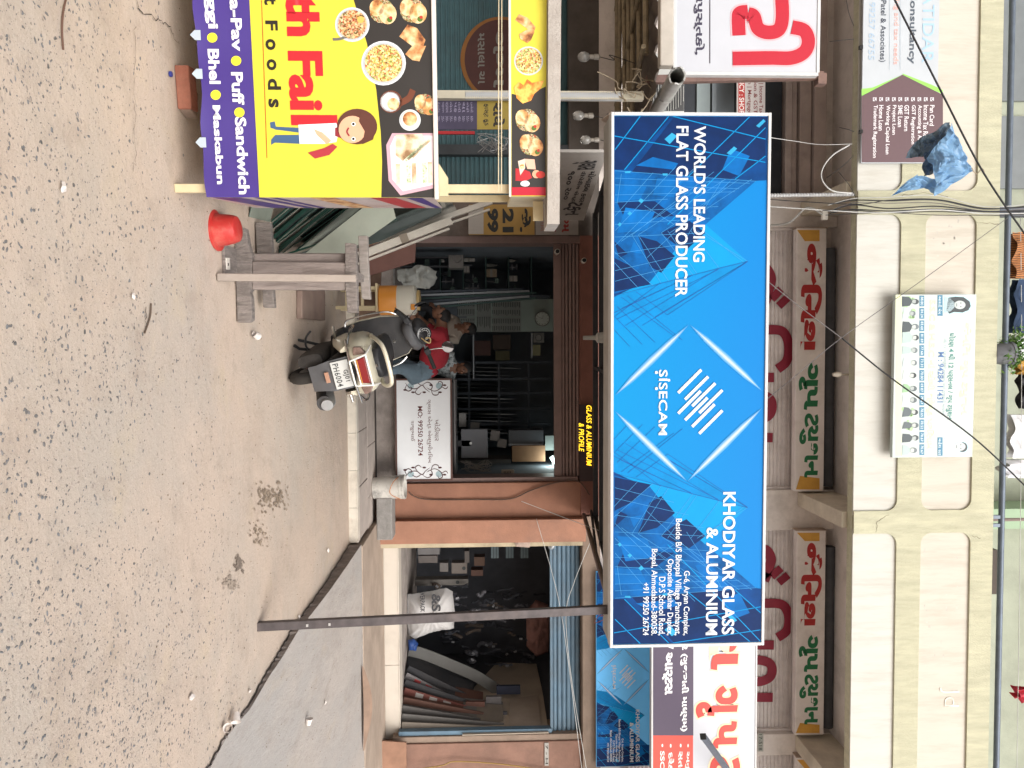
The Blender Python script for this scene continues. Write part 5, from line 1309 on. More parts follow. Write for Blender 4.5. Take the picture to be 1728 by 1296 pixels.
for i, (a, b, c, d, w_) in enumerate(((606, 432, 762, 372, .07), (640, 405, 830, 340, .05))):
    pa = on_y(a, b, 7.1+.2*i); pb2 = on_y(c, d, 7.1+.2*i)
    t = thing('window_profile', ['long white aluminium profile leaning against the glass rack, the nearest one', 'thinner white aluminium profile leaning further back'][i], 'profile', pa)
    MB().beam((0, 0, 0), pb2-pa, w_, .05, up=(0, 1, 0)).build('profile', alu, t, bevel=.003)
    if i == 0: MB().beam((pb2-pa)*.45, (pb2-pa)*.53, w_+.008, .056, up=(0, 1, 0)).build('sleeve', M('tan_tape', (.22, .18, .14), .7), t)
    MB().beam(Vector((.075, .0, -.02)), (pb2-pa)+Vector((.075, 0, -.02)), .016, .04, up=(0, 1, 0)).build('lip', alu, t)
bb = M('reddish_board', (.16, .075, .06), .6, .15, 5)
o = on_y(612, 438, 8.2); t = thing('wooden_board', 'reddish brown board leaning behind the white profile', 'board', o)
MB().prism([(on_y(x, y, 8.2).x-o.x, on_y(x, y, 8.2).z-o.z) for x, y in [(608, 440), (608, 470), (700, 442), (702, 408), (690, 410)]], 0, .03).build('board', bb, t)

# ---- cooler jug on its stand
Ys = on_z(566, 500, 0).y; o = on_z(566, 502, 0)
stl = thing('jug_stand', 'pale yellow wooden stand carrying the orange water jug', 'stand', (o.x, Ys, 0))
zt_ = on_y(637, 502, Ys).z; xl = on_y(600, 483, Ys).x-o.x; xr_ = on_y(600, 521, Ys).x-o.x
for x in (xl, xr_-.03):
    for yy in (0, .28):
        B((x, yy, 0), (x+.035, yy+.035, zt_-.021)).build('leg', wood_y, stl, bevel=.003)
B((xl-.03, -.02, zt_-.02), (xr_+.03, .34, zt_)).build('top', wood_y, stl, bevel=.003)
for z in (.10, .26): B((xl+.036, .0, z), (xr_-.031, .03, z+.03)).build('rail', wood_y, stl, bevel=.003)
jg = thing('water_jug', 'round orange and cream insulated water jug on the pale yellow stand', 'jug', (o.x+(xl+xr_)/2+.02, Ys+.16, zt_))
jr = .157; jh = .40
MB().lathe([(jr-.012, 0), (jr, .01), (jr, .185), (jr-.002, .19)], n=36).build('lower_body', M('orange_plastic', (.62, .24, .035), .4, .06, 5), jg, smooth=True)
MB().lathe([(jr-.002, .191), (jr, .196), (jr, .37), (jr-.03, .392), (jr-.06, .395)], n=36).build('upper_body', M('cream_plastic', (.56, .53, .45), .4, .06, 5), jg, smooth=True)
MB().lathe([(jr-.05, .396), (jr-.05, .425), (jr-.09, .43)], n=30).build('lid', M('ochre_plastic', (.40, .28, .12), .5), jg, smooth=True)
B((.05, -jr-.006, .345), (.11, -jr+.03, .385)).build('handle_tab', M('orange_plastic'), jg)
# brown boards behind stand
o = on_y(606, 430, 8.5); t = thing('wooden_board', 'dark brown plywood sheet standing behind the jug stand', 'board', o)
MB().prism([(on_y(x, y, 8.5).x-o.x, on_y(x, y, 8.5).z-o.z) for x, y in [(606, 424), (606, 545), (640, 543), (644, 450), (636, 426)]], 0, .02).build('board', M('brown_plywood', (.15, .09, .065), .6, .3, 6, dirt=(.26, .17, .11), dirt_amt=.5), t)
# grey plastic sack
def rag(name, label, cat, Y, outline, depth, m_, seed, amp=.03, nx=16, nz=14):
    """crumpled sheet: a closed bag following an outline given at depth Y"""
    P = [(on_y(x, y, Y).x, on_y(x, y, Y).z) for x, y in outline]; cx = sum(p[0] for p in P)/len(P); cz = sum(p[1] for p in P)/len(P); z0 = min(p[1] for p in P)
    t = thing(name, label, cat, (cx, Y, z0)); V = []; F = []; n = len(P)*6; Q = []
    for i in range(len(P)):
        a, b = P[i], P[(i+1) % len(P)]
        for k in range(6): Q.append((a[0]+(b[0]-a[0])*k/6-cx, a[1]+(b[1]-a[1])*k/6-z0))
    rings = 7; c = (0, cz-z0)
    for sgn in (-1, 1):
        for j in range(rings):
            f = 1-j/(rings-.0); bul = math.sqrt(max(0, 1-f*f))
            for k, (u, w) in enumerate(Q):
                p = Vector((c[0]+(u-c[0])*f, sgn*depth*bul, c[1]+(w-c[1])*f)); q = p*9+Vector((seed, 0, 0))
                nz_ = mnoise.noise(q)+.6*mnoise.noise(q*2.3); nz2 = abs(mnoise.noise(Vector((q.x*1.1, 3, q.z*1.6))))
                V.append(p+Vector((0, -amp*(nz_+1.6*nz2)*(1 if j else .3), 0)) + Vector((amp*.3*mnoise.noise(q*1.7), 0, amp*.3*mnoise.noise(q*1.9+Vector((5, 5, 5))))))
    N = len(Q)
    for s_ in range(2):
        o_ = s_*rings*N
        for j in range(rings-1):
            for k in range(N): F.append((o_+j*N+k, o_+j*N+(k+1) % N, o_+(j+1)*N+(k+1) % N, o_+(j+1)*N+k))
        F.append(tuple(o_+(rings-1)*N+k for k in range(N)))
    for k in range(N): F.append((k, (k+1) % N, rings*N+(k+1) % N, rings*N+k))
    MB().add(V, F).build('cloth' if cat != 'sack' else 'bag', m_, t, smooth='all'); return t
rag('plastic_sheeting', 'bundle of crumpled grey-white plastic sheeting standing left of the water jug', 'sheeting', 9.2, [(670, 457), (672, 475), (690, 486), (724, 488), (738, 470), (736, 458), (712, 446), (692, 452)], .08, M('grey_plastic_film', (.33, .34, .32), .45, .15, 9), 3, .07)
# flat boards lying against the kerb
for i, (P, lb) in enumerate((([(500, 490), (500, 538), (540, 541), (540, 490)], 'dull red-brown flat box lying on the ground behind the trestle'),)):
    q = [on_z(x, y, 0) for x, y in P]; c = sum(q, Vector())/4
    t = thing('flat_box', lb, 'box', (c.x, c.y, 0)); MB().hexa([(v.x-c.x, v.y-c.y, 0) for v in (q[0], q[1], q[2], q[3])]+[(v.x-c.x, v.y-c.y, .05) for v in (q[0], q[1], q[2], q[3])]).build('box', M('dusty_brown_board', (.22, .155, .13), .85, .15, 5, dirt=(.3, .24, .19), dirt_amt=.5), t, bevel=.008)
# paint bucket, stone block
p = on_y(636, 824, 9.85)
bkt = thing('paint_bucket', 'white paint bucket with black and orange stains beside the orange pillar', 'bucket', (p.x, 9.85, kz), (R(2), R(-3), 0))
bwm = M('stained_bucket_plastic', (.58, .55, .50), .45, .08, 6, dirt=(.10, .10, .10), dirt_amt=.95, dirt_scale=5)
MB().lathe([(.125, 0), (.135, .01), (.148, .34), (.155, .345), (.155, .375), (.148, .38), (.158, .385), (.158, .41), (.14, .412), (.12, .2), (.02, .03)], n=32, cap=False).build('pail', bwm, bkt, smooth=True)
MB().tube(spline([(-.15, -.03, .36), (-.08, -.16, .28), (.05, -.165, .24), (.15, -.06, .35)], 6), .004, 6).build('handle', M('orange_wire', (.5, .18, .05), .6), bkt)
p = on_y(633, 876, 9.75)
blk_t = thing('stone_block', 'grey stone block lying at the foot of the orange pillar', 'block', (p.x, 9.75, zt+.012), R(-2))
B((-.27, 0, 0), (.27, .34, .20)).build('block', M('grey_stone', (.25, .235, .22), .9, .2, 12, .5, dirt=(.15, .13, .12), dirt_amt=.5), blk_t, bevel=.015)
# curled strip on the slab
q0 = on_z(612, 1196, zt+.012)
cs = thing('bent_veneer_strip', 'thin curled brown veneer strip lying on the slab before the right-hand shop', 'strip', (q0.x, q0.y, zt+.012))
V = []; F = []; N = 20
for i in range(N+1):
    f = i/N; x = -.48+.96*f; w = .10*math.sin(math.pi*f)**.7+.006; h = .002+.09*math.sin(math.pi*f)**1.2
    V += [(x, -.02*math.sin(math.pi*f), h*.15), (x, w, h*.9+.003), (x, -.02*math.sin(math.pi*f), h*.15+.004), (x, w, h*.9+.009)]
    if i:
        a = 4*(i-1); F += [(a, a+4, a+5, a+1), (a+2, a+3, a+7, a+6), (a, a+2, a+6, a+4), (a+1, a+5, a+7, a+3)]
MB().add(V, F).build('strip', M('brown_veneer', (.27, .18, .13), .7, .2, 7), cs, smooth=True)
p = on_y(641, 1262, 10.0)
cb = thing('cardboard_sheet', 'brown cardboard sheet leaning at the foot of the right pier', 'cardboard', (p.x, 10.0, zt+.012))
MB().hexa([(-.09, 0, 0), (.6, 0, 0), (.6, .03, 0), (-.09, .03, 0), (.02, .16, .30), (.6, .16, .30), (.6, .19, .30), (.02, .19, .30)]).build('sheet', M('worn_cardboard', (.26, .14, .09), .85, .15, 6), cb)

# bulbs under the left awning
fil_m = M('bulb_glass', (.45, .43, .40), .1, .05, 4, trans=.5, spec=.8)
for i, (x, y, Y) in enumerate(((985, 96, 7.6), (976, 195, 8.0), (988, 236, 8.6))):
    p = on_y(x, y, Y); topz = on_y(1040, y, Y).z
    t = thing('light_bulb', ['clear light bulb hanging unlit under the left awning, the one nearest the cart roof end', 'frosted light bulb hanging unlit between the post and the side sign', 'small frosted light bulb hanging unlit just above the side sign'][i], 'bulb', p)
    MB().ell((0, 0, 0), (.05, .05, .062), 14, 10).build('glass', fil_m, t, smooth='all')
    MB().lathe([(.018, .05), (.022, .06), (.022, .10), (.028, .105), (.028, .15), (.012, .16)], n=12).build('holder', M('bulb_holder', (.35, .32, .28), .5, metal=.3), t, smooth=True)
    MB().tube(spline([(0, 0, .16), (.03, 0, .3), (-.02, 0, (topz-p.z)*.8), (.02, .1, topz-p.z+.2)], 5), .004, 5).build('cord', M('black_cable', (.02, .02, .022), .6), t)
# menu banner hanging behind the cart
mbn = Board('menu_banner', 'purple and yellow hanging menu banner seen through the cart opening', 'banner', on_y(733, 168, 7.05), R(2))
a = mbn.px(733, 169); b = mbn.px(862, 219)
B((a[0], 0, a[1]), (b[0], .01, b[1])).build('cloth', M('dull_purple_cloth', (.055, .045, .085), .6), mbn.root)
mbn.poly('printed_field', [(805, 169.5), (805, 218.5), (861, 218.5), (861, 169.5)], M('dull_yellow_cloth', (.30, .22, .04), .6), 1)
for k in range(9):
    for y0, y1 in ((172, 190), (196, 215)): mbn.text(['સેન્ડવીચ', 'મસ્કાબન', 'વડાપાવ', 'ભેળ', 'પફ', 'મેગી', 'ચા', 'કોફી', 'દાબેલી'][k] if y0 < 190 else '%d/-' % (20+5*k), 738+k*7, y0, 742.5+k*7, y1 if y0 < 190 else 206, '9a94ac', 2)
mbn.text('રાધે', 832, 173, 852, 214, '241f1c', 2, .04); mbn.text('ફાસ્ટ ફૂડ', 815, 175, 824, 212, '241f1c', 2, .02)
B((a[0]+(b[0]-a[0])*1.06, -.01, a[1]), (a[0]+(b[0]-a[0])*1.16, .02, a[1]+.36)).build('red_strip', M('red_strip', (.35, .015, .02), .5), mbn.root)
o = on_y(830, 240, 7.3); t = thing('wire_bundle', 'tangle of silvery wire hanging behind the cart header', 'wire', o); rr = random.Random(2)
for k in range(14):
    P = [(rr.uniform(-.09, .09), rr.uniform(-.05, .05), rr.uniform(-.15, .16)) for _ in range(4)]
    MB().tube(spline(P, 5), .003, 4).build('wire', M('silver_wire', (.4, .4, .4), .4, metal=.6), t)
# painted oval emblem on the teal shutter
ov = Board('painted_shop_emblem', 'orange ringed dark red oval painted on the teal shutter', 'emblem', on_y(820, 98, 10.378), 0)
ov.disc('ring', 845, 100, 72, M('dull_orange_paint', (.25, .10, .02), .6), 1, r2=68, n=48); ov.disc('field', 845, 100, 67, M('dull_maroon_paint', (.07, .022, .018), .6), 2, r2=61, n=48)
ov.text('ગરમ', 832, 52, 850, 148, M('faded_white_paint', (.2, .19, .17), .7), 3, .03); ov.text('મસાલા ચા', 806, 56, 818, 142, M('faded_white_paint'), 3, .02)
# air-conditioner outdoor unit
o = on_y(1100, 190, 9.3); e = on_y(1155, 140, 9.3)
ac = thing('air_conditioner', 'white air conditioner outdoor unit with a round grille above the left awning', 'air conditioner', (e.x, 9.3, o.z))
B((-.35, 0, 0), (o.x-e.x, .28, e.z-o.z)).build('casing', M('ac_white', (.55, .55, .52), .5, .06, 6, dirt=(.35, .32, .28), dirt_amt=.3), ac, bevel=.015)
c = ((o.x-e.x)-.22, (e.z-o.z)/2)
B((c[0]-.2, -.002, c[1]-.19), (c[0]+.2, .001, c[1]+.19)).build('fan_opening', M('fan_dark', (.08, .08, .08), .8), ac)
for k in range(13):
    z = c[1]-.18+.03*k; h_ = math.sqrt(max(.0004, .2**2-(z-c[1])**2)); MB().tube([(c[0]-h_, -.01, z), (c[0]+h_, -.01, z)], .004, 5).build('grille_bar', M('ac_white'), ac)
B((-.4, .02, -.05), (o.x-e.x+.05, .3, -.001)).build('bracket', rust, ac)
# small boxes on the lintel: camera and junction
for i, (x, y) in enumerate(((985, 440), (940, 425))):
    p = on_y(x, y, 10.0); t = thing('security_camera', ['white bullet camera with a black face above the shop shutter', 'small grey bullet camera hanging below the shutter box'][i], 'camera', p)
    MB().lathe([(.028, -.05), (.034, -.045), (.034, .05), (.02, .07)], axis='y', n=16).build('body', M('white_plastic'), t, smooth=True)
    MB().lathe([(.026, -.056), (.026, -.048)], axis='y', n=16).build('lens', M('black_rubber'), t); MB().tube([(0, .05, 0), (0, .2, .0)], .012, 6).build('arm', M('white_plastic'), t)
p = on_y(1008, 570, 7.6); t = thing('float_lamp', 'small grey lamp fitting hanging from the awning frame', 'lamp', p)
MB().lathe([(.02, -.14), (.022, -.02), (.05, 0), (.055, .07), (.03, .1)], n=14).build('body', M('grey_pvc'), t, smooth=True)
# ================================================================== the scooter
cw = on_z(483, 640, 0)
YAWS = R(11.0)
sc = thing('scooter', 'cream and black scooter parked on its stand before the glass shop', 'scooter', (cw.x-.005, cw.y+.12, 0), (0, R(-12), YAWS))
crm = M('scooter_cream', (.60, .56, .44), .3, .05, 4, spec=.5, dirt=(.42, .37, .27), dirt_amt=.35, coat=.3)
blkp = M('black_plastic', (.022, .022, .024), .45, .2, 9, dirt=(.07, .06, .055), dirt_amt=.5)
gryp = M('grey_plastic_panel', (.09, .09, .095), .55, .15, 7, dirt=(.13, .11, .1), dirt_amt=.5)
rub = M('tyre_rubber', (.022, .021, .02), .85, .2, 12, dirt=(.09, .075, .06), dirt_amt=.6)
chm = M('chrome', (.55, .54, .52), .18, .1, 12, metal=1)
seatm = M('seat_vinyl', (.02, .02, .022), .4, .15, 8, .1)
def wheel(y, nm):
    r = B((-.001, y-.001, .21), (.001, y+.001, .212)) ; V = []; F = []
    w = MB(); prof = []; n1, n2 = 40, 14
    for i in range(n1):
        a = 2*math.pi*i/n1
        for k in range(n2):
            b = 2*math.pi*k/n2; rr = .168+.048*math.cos(b)*(1.0); x = .046*math.sin(b)
            if abs(b if b < math.pi else 2*math.pi-b) < .95: rr += .004*(1 if (i+k) % 2 else -.6)
            V.append((x, y+rr*math.cos(a), .216+rr*math.sin(a)))
    for i in range(n1):
        for k in range(n2): F.append((i*n2+k, i*n2+(k+1) % n2, ((i+1) % n1)*n2+(k+1) % n2, ((i+1) % n1)*n2+k))
    ty = w.add(V, F).build('tyre', rub, sc, smooth=True)
    MB().lathe([(.125, -.035), (.13, -.03), (.11, -.02), (.10, .0), (.11, .02), (.13, .03), (.125, .035)], c=(0, y, .216), axis='x', n=28).build('rim', M('silver_rim', (.35, .35, .35), .4, .1, 9, metal=.7), ty, smooth=True)
wheel(0, 'rear'); wheel(1.23, 'front')
# engine and drive casing on the left, silencer on the right
MB().loft([se(-.115, y, z, a, b, 3) for y, z, a, b in ((-.14, .22, .02, .05), (-.12, .22, .05, .095), (.0, .225, .06, .115), (.2, .23, .06, .10), (.40, .24, .055, .11), (.50, .24, .03, .07))]).build('engine_casing', M('dusty_engine', (.05, .045, .042), .7, .3, 14, .3, dirt=(.12, .1, .08), dirt_amt=.6), sc, smooth=True)
MB().loft([se(-.02, y, .30, a, b, 3) for y, a, b in ((.10, .06, .05), (.2, .13, .09), (.4, .13, .10), (.5, .08, .06))]).build('engine_block', M('dusty_engine'), sc, smooth=True)
MB().tube([(.10, .40, .18), (.125, .20, .20), (.15, .10, .225), (.16, -.06, .25), (.20, -.28, .285)], [.02, .025, .055, .066, .06], 18).build('silencer', M('silencer_black', (.045, .042, .042), .5, .2, 10, metal=.4), sc, smooth=True)
MB().tube([(.165, -.12, .285), (.20, -.24, .30), (.215, -.30, .305)], [.05, .062, .045], 18).build('silencer_cover', M('brushed_silver', (.42, .42, .42), .35, .1, 20, metal=.8, dirt=(.25, .18, .14), dirt_amt=.4), sc, smooth=True)
# rear mudguard, plate and reflector
MB().loft([[(sx*w, y, z) for sx, w in ((-1, w0), (1, w0))]+[(w0*.98, y+.02, z-.002), (-w0*.98, y+.02, z-.002)] for w0, y, z in ((.095, -.28, .235), (.10, -.30, .30), (.118, -.315, .40), (.122, -.30, .53), (.12, -.24, .60))]).build('mudguard', gryp, sc, smooth=True)
sc_pl = MB().hexa([(-.105, -.335, .415), (.105, -.335, .415), (.105, -.325, .415), (-.105, -.325, .415), (-.105, -.322, .545), (.105, -.322, .545), (.105, -.312, .545), (-.105, -.312, .545)]).build('number_plate', M('plate_white', (.50, .50, .48), .4, .06, 8), sc, bevel=.003)
kk = M('plate_ink', (.03, .03, .03), .5)
def on_plate(s_, u0, w0, u1, w1):
    o = text(s_, u0, w0, u1, w1, kk, sc_pl, 0, .015, spacing=1.15)
    for v in o.data.vertices: v.co.y = -.3365+(v.co.z-.415)*.1
on_plate('GJ01', -.03, .488, .06, .532); on_plate('PH6004', -.09, .430, .088, .474)
MB().hexa([(-.04, -.336, .355), (.04, -.336, .355), (.04, -.32, .355), (-.04, -.32, .355), (-.04, -.340, .385), (.04, -.340, .385), (.04, -.32, .385), (-.04, -.32, .385)]).build('reflector', M('pale_orange_reflector', (.45, .25, .17), .35), sc, bevel=.002)
# body: two rear side shells joined over the wheel
S = []
for y, cz, a, b in ((-.335, .625, .09, .045), (-.32, .62, .15, .075), (-.26, .61, .195, .105), (-.12, .595, .222, .13), (.06, .58, .228, .145), (.25, .56, .215, .15), (.42, .52, .19, .14), (.52, .47, .16, .12)):
    sec = se(0, y, cz, a, b, 2.7, 28)
    # keep the underside open over the wheel: lift the middle of the lower half
    sec = [(x, yy, z if z > cz-.02 else z + max(0, (1-abs(x)/a))*b*.75) for x, yy, z in sec]; S.append(sec)
MB().loft(S).build('body_panel', crm, sc, smooth=True)
for s_ in (-1, 1):
    MB().loft([[(s_*(x), y, z) for x, z in ((w+.012, z1), (w+.03, z0+.5*(z1-z0)), (w+.005, z0), (w-.012, z0), (w-.012, z1))] for y, w, z0, z1 in ((-.27, .165, .50, .58), (-.1, .20, .42, .58), (.1, .205, .38, .58), (.3, .19, .34, .56), (.5, .15, .30, .50))]).build('side_skirt', crm, sc, smooth=True)
MB().loft([se(0, y, cz, a, b, 2.4, 20) for y, cz, a, b in ((-.10, .40, .10, .13), (.0, .46, .13, .08), (.2, .46, .13, .08), (.45, .40, .13, .12))]).build('wheel_arch', blkp, sc, smooth=True)
# tail light inside its white rack
MB().loft([[(-.085, y, .60), (.085, y, .60), (.105, y, .69), (-.105, y, .69)] for y in (-.375, -.30)]).build('tail_light', M('tail_light_red', (.20, .012, .014), .2, .1, 6, coat=.4), sc, bevel=.008)
for z in (.622, .648): MB().add([(-.09, -.3762, z), (.09, -.3762, z), (.09, -.3762, z+.006), (-.09, -.3762, z+.006)], [(0, 1, 2, 3)]).build('lens_line', M('amber_print', (.6, .3, .05), .4), sc) if z < .63 else None
rk = MB(); P0 = [(-.095, -.395, .575), (.095, -.395, .575), (.118, -.385, .70), (-.118, -.385, .70)]
for i in range(4): rk.tube([P0[i], P0[(i+1) % 4]], .007, 8)
rk.tube([(-.10, -.394, .615), (.10, -.394, .615)], .006, 8); rk.tube([(-.118, -.385, .70), (-.15, -.2, .72)], .007, 8); rk.tube([(.118, -.385, .70), (.15, -.2, .72)], .007, 8)
rk.build('light_guard', M('white_enamel', (.70, .68, .64), .3), sc, smooth=True)
for s_ in (-1, 1):
    MB().loft([[(s_*x, y, z) for x, z in ((.125, .60), (.185, .615), (.175, .665), (.115, .70))] for y in (-.345, -.29)]).build('indicator', M('smoked_lens', (.17, .11, .09), .2, .35, 50, coat=.3), sc, bevel=.006)
# seat, grab rail
MB().loft([se(0, y, z, a, b, 2.8, 22) for y, z, a, b in ((-.20, .735, .06, .02), (-.17, .74, .115, .04), (-.05, .745, .145, .052), (.15, .745, .150, .055), (.30, .72, .145, .05), (.50, .72, .125, .052), (.62, .71, .08, .035), (.65, .70, .04, .018))]).build('seat', seatm, sc, smooth=True)
MB().tube(spline([(-.185, .10, .69), (-.195, -.05, .72), (-.185, -.20, .775), (-.135, -.32, .83), (0, -.36, .845), (.135, -.32, .83), (.185, -.20, .775), (.195, -.05, .72), (.185, .10, .69)], 6), .0165, 12).build('grab_rail', crm, sc, smooth=True)
MB().lathe([(.012, 0), (.013, .012), (.006, .014)], c=(0, -.27, .735), n=12).build('seat_lock', chm, sc, smooth=True)
# floor, leg shield, front
MB().loft([[(-w, y, z), (w, y, z), (w, y, z+.05), (-w, y, z+.05)] for y, z, w in ((.50, .27, .14), (.62, .25, .18), (.95, .25, .19), (1.02, .29, .19))]).build('floor_board', blkp, sc, bevel=.01)
ls_ = [(-.19, .30), (-.215, .45), (-.215, .65), (-.18, .82), (-.10, .90), (.10, .90), (.18, .82), (.215, .65), (.215, .45), (.19, .30)]
MB().loft([[(x*.96, y+abs(x)*-.25+.06, z) for x, z in ls_] for y in (.985, 1.0)]).build('inner_shield', blkp, sc, smooth=True)
MB().loft([[(x, y+abs(x)*-.25+.06, z) for x, z in ls_] for y in (1.004, 1.03)]).build('leg_shield', crm, sc, smooth=True)
MB().loft([se(0, y, z, a, b, 2.4, 18) for y, z, a, b in ((1.04, .62, .16, .22), (1.12, .60, .11, .2), (1.18, .55, .05, .12))]).build('front_apron', crm, sc, smooth=True)
MB().loft([se(0, y, z, .075, b, 2.4, 18) for y, z, b in ((1.02, .40, .03), (1.12, .44, .05), (1.25, .46, .05), (1.36, .41, .04), (1.42, .34, .02))]).build('front_fender', crm, sc, smooth=True)
for s_ in (-1, 1): MB().tube([(s_*.06, 1.23, .216), (s_*.055, 1.13, .60)], .018, 10).build('fork_leg', gryp, sc, smooth=True)
steer0 = set(bpy.data.objects)
MB().tube([(0, 1.12, .55), (0, 1.00, .95)], .03, 12).build('steering_column', gryp, sc, smooth=True)
MB().loft([se(0, y, .90, a, b, 2.3, 18) for y, a, b in ((.86, .05, .03), (.90, .12, .06), (.98, .15, .085), (1.06, .13, .09), (1.13, .08, .06))]).build('handlebar_cover', gryp, sc, smooth=True)
MB().loft([se(0, y, .98, a, b, 2.2, 20) for y, a, b in ((.875, .06, .025), (.90, .10, .05), (.98, .125, .065), (1.06, .11, .06), (1.12, .05, .03))]).build('instrument_housing', blkp, sc, smooth=True)
sp_ = MB().lathe([(.07, 0), (.072, .01), (.062, .014), (.001, .012)], c=(0, 0, 0), n=26, cap=False).build('speedometer', M('dial_black', (.02, .02, .022), .2, coat=.3), sc, smooth=True)
sp_.location = (0, .905, 1.015); sp_.rotation_euler = (R(58), 0, 0)
for r_, w_, a0, a1 in ((.052, .004, -30, 210), (.034, .003, -10, 190)):
    V = []; F = []
    for i in range(31):
        a = R(a0+(a1-a0)*i/30); V += [(r_*math.cos(a), r_*math.sin(a), .0155), ((r_+w_)*math.cos(a), (r_+w_)*math.sin(a), .0155)]
        if i: F.append((2*i-2, 2*i-1, 2*i+1, 2*i))
    MB().add(V, F).build('dial_scale', M('dial_print', (.5, .5, .48), .4), sp_)
for i in range(9):
    a = R(-20+220*i/8); MB().tube([(.037*math.cos(a), .037*math.sin(a), .0155), (.051*math.cos(a), .051*math.sin(a), .0155)], .0013, 4).build('dial_mark', M('dial_print'), sp_)
MB().tube([(-.33, .86, .93), (-.2, .93, .94), (0, .99, .95), (.2, .93, .94), (.33, .86, .93)], .012, 10).build('handlebar', gryp, sc, smooth=True)
for s_ in (-1, 1):
    MB().tube([(s_*.215, .925, .94), (s_*.345, .855, .93)], .019, 12).build('grip', M('grip_rubber', (.018, .018, .018), .8), sc, smooth=True)
    MB().tube([(s_*.17, 1.0, .95), (s_*.25, .99, .93), (s_*.34, .93, .92)], .006, 6).build('brake_lever', chm, sc, smooth=True)
    MB().obox((s_*.185, .93, .945), (.06, .05, .05)).build('switch_block', blkp, sc, bevel=.008)
    m_ = MB().tube(spline([(s_*.19, .95, .96), (s_*.215, .95, 1.03), (s_*.24, .95, 1.08)], 5), .006, 8).build('mirror_stalk', chm, sc, smooth=True)
    mr = MB().lathe([(.001, .02), (.035, .018), (.055, .008), (.058, 0), (.054, -.003)], n=26, axis='y', cap=False).build('mirror', blkp, m_, smooth=True)
    mr.location = (s_*.25, .95, 1.125); mr.rotation_euler = (R(6), 0, R(-12 if s_ > 0 else 52))
    gl = MB().lathe([(.054, -.0035), (.0005, -.0036)], n=26, axis='y', cap=False).build('mirror_glass', M('mirror_glass', (.85, .85, .87), .02, 0, metal=1), m_, smooth=True)
    gl.location = mr.location; gl.rotation_euler = mr.rotation_euler
# the bars are turned to the left and dip on that side
T_ = Matrix.Translation((0, 1.02, .92)) @ Matrix.Rotation(R(20), 4, 'Z') @ Matrix.Rotation(R(-16), 4, 'Y') @ Matrix.Translation((0, -1.02, -.92))
for q_ in set(bpy.data.objects)-steer0:
    if q_.parent is sc and not q_.name.startswith('steering'): q_.matrix_basis = T_ @ q_.matrix_basis
# crash guards and small fittings
for s_ in (-1, 1):
    MB().tube(spline([(s_*.20, -.26, .56), (s_*.262, -.18, .575), (s_*.275, .0, .57), (s_*.27, .25, .54), (s_*.24, .48, .48), (s_*.20, .54, .44)], 6), .0105, 10).build('body_guard', chm, sc, smooth=True)
    MB().tube(spline([(s_*.19, .97, .32), (s_*.245, .96, .36), (s_*.26, .95, .55), (s_*.245, .96, .72), (s_*.20, .98, .80)], 6), .008, 8).build('shield_trim', chm, sc, smooth=True)
    MB().tube([(s_*.20, .12, .40), (s_*.32, .10, .41)], .012, 8).build('foot_peg', chm, sc, smooth=True)
MB().tube([(-.24, -.25, .555), (0, -.36, .562), (.26, -.25, .555)], .009, 8).build('rear_guard', chm, sc, smooth=True)
# side stand and centre stand
MB().tube([(-.13, .42, .24), (-.25, .34, .03), (-.29, .33, .035)], .012, 8).build('side_stand', blkp, sc, smooth=True)
MB().tube(spline([(-.14, .15, .20), (-.20, .08, .17), (-.28, .02, .20), (-.33, -.02, .26)], 4), .009, 8).build('kick_lever', blkp, sc, smooth=True)
MB().tube([(-.12, .30, .22), (-.19, .16, .09), (-.23, .12, .07)], .013, 8).build('centre_stand', blkp, sc, smooth=True)
MB().tube(spline([(.04, .88, .98), (.08, .85, 1.02), (.1, .86, 1.05), (.06, .87, 1.06), (.05, .87, 1.02)], 4), .006, 6).build('ribbon', M('gold_ribbon', (.42, .30, .14), .5), sc)
MB().tube([(.02, .905, .74), (.02, .88, .74)], .016, 12).build('ignition_lock', chm, sc, smooth=True)
# pencil scribble on the tail
for i in range(5):
    MB().tube(spline([(-.15+.01*i, -.305-.004*i, .64+.012*i), (-.165, -.29, .65+.01*i), (-.16, -.295, .66+.01*i), (-.175, -.27, .655+.012*i)], 3), .0009, 4).build('scratch', M('dark_scratch', (.12, .09, .07), .8), sc)

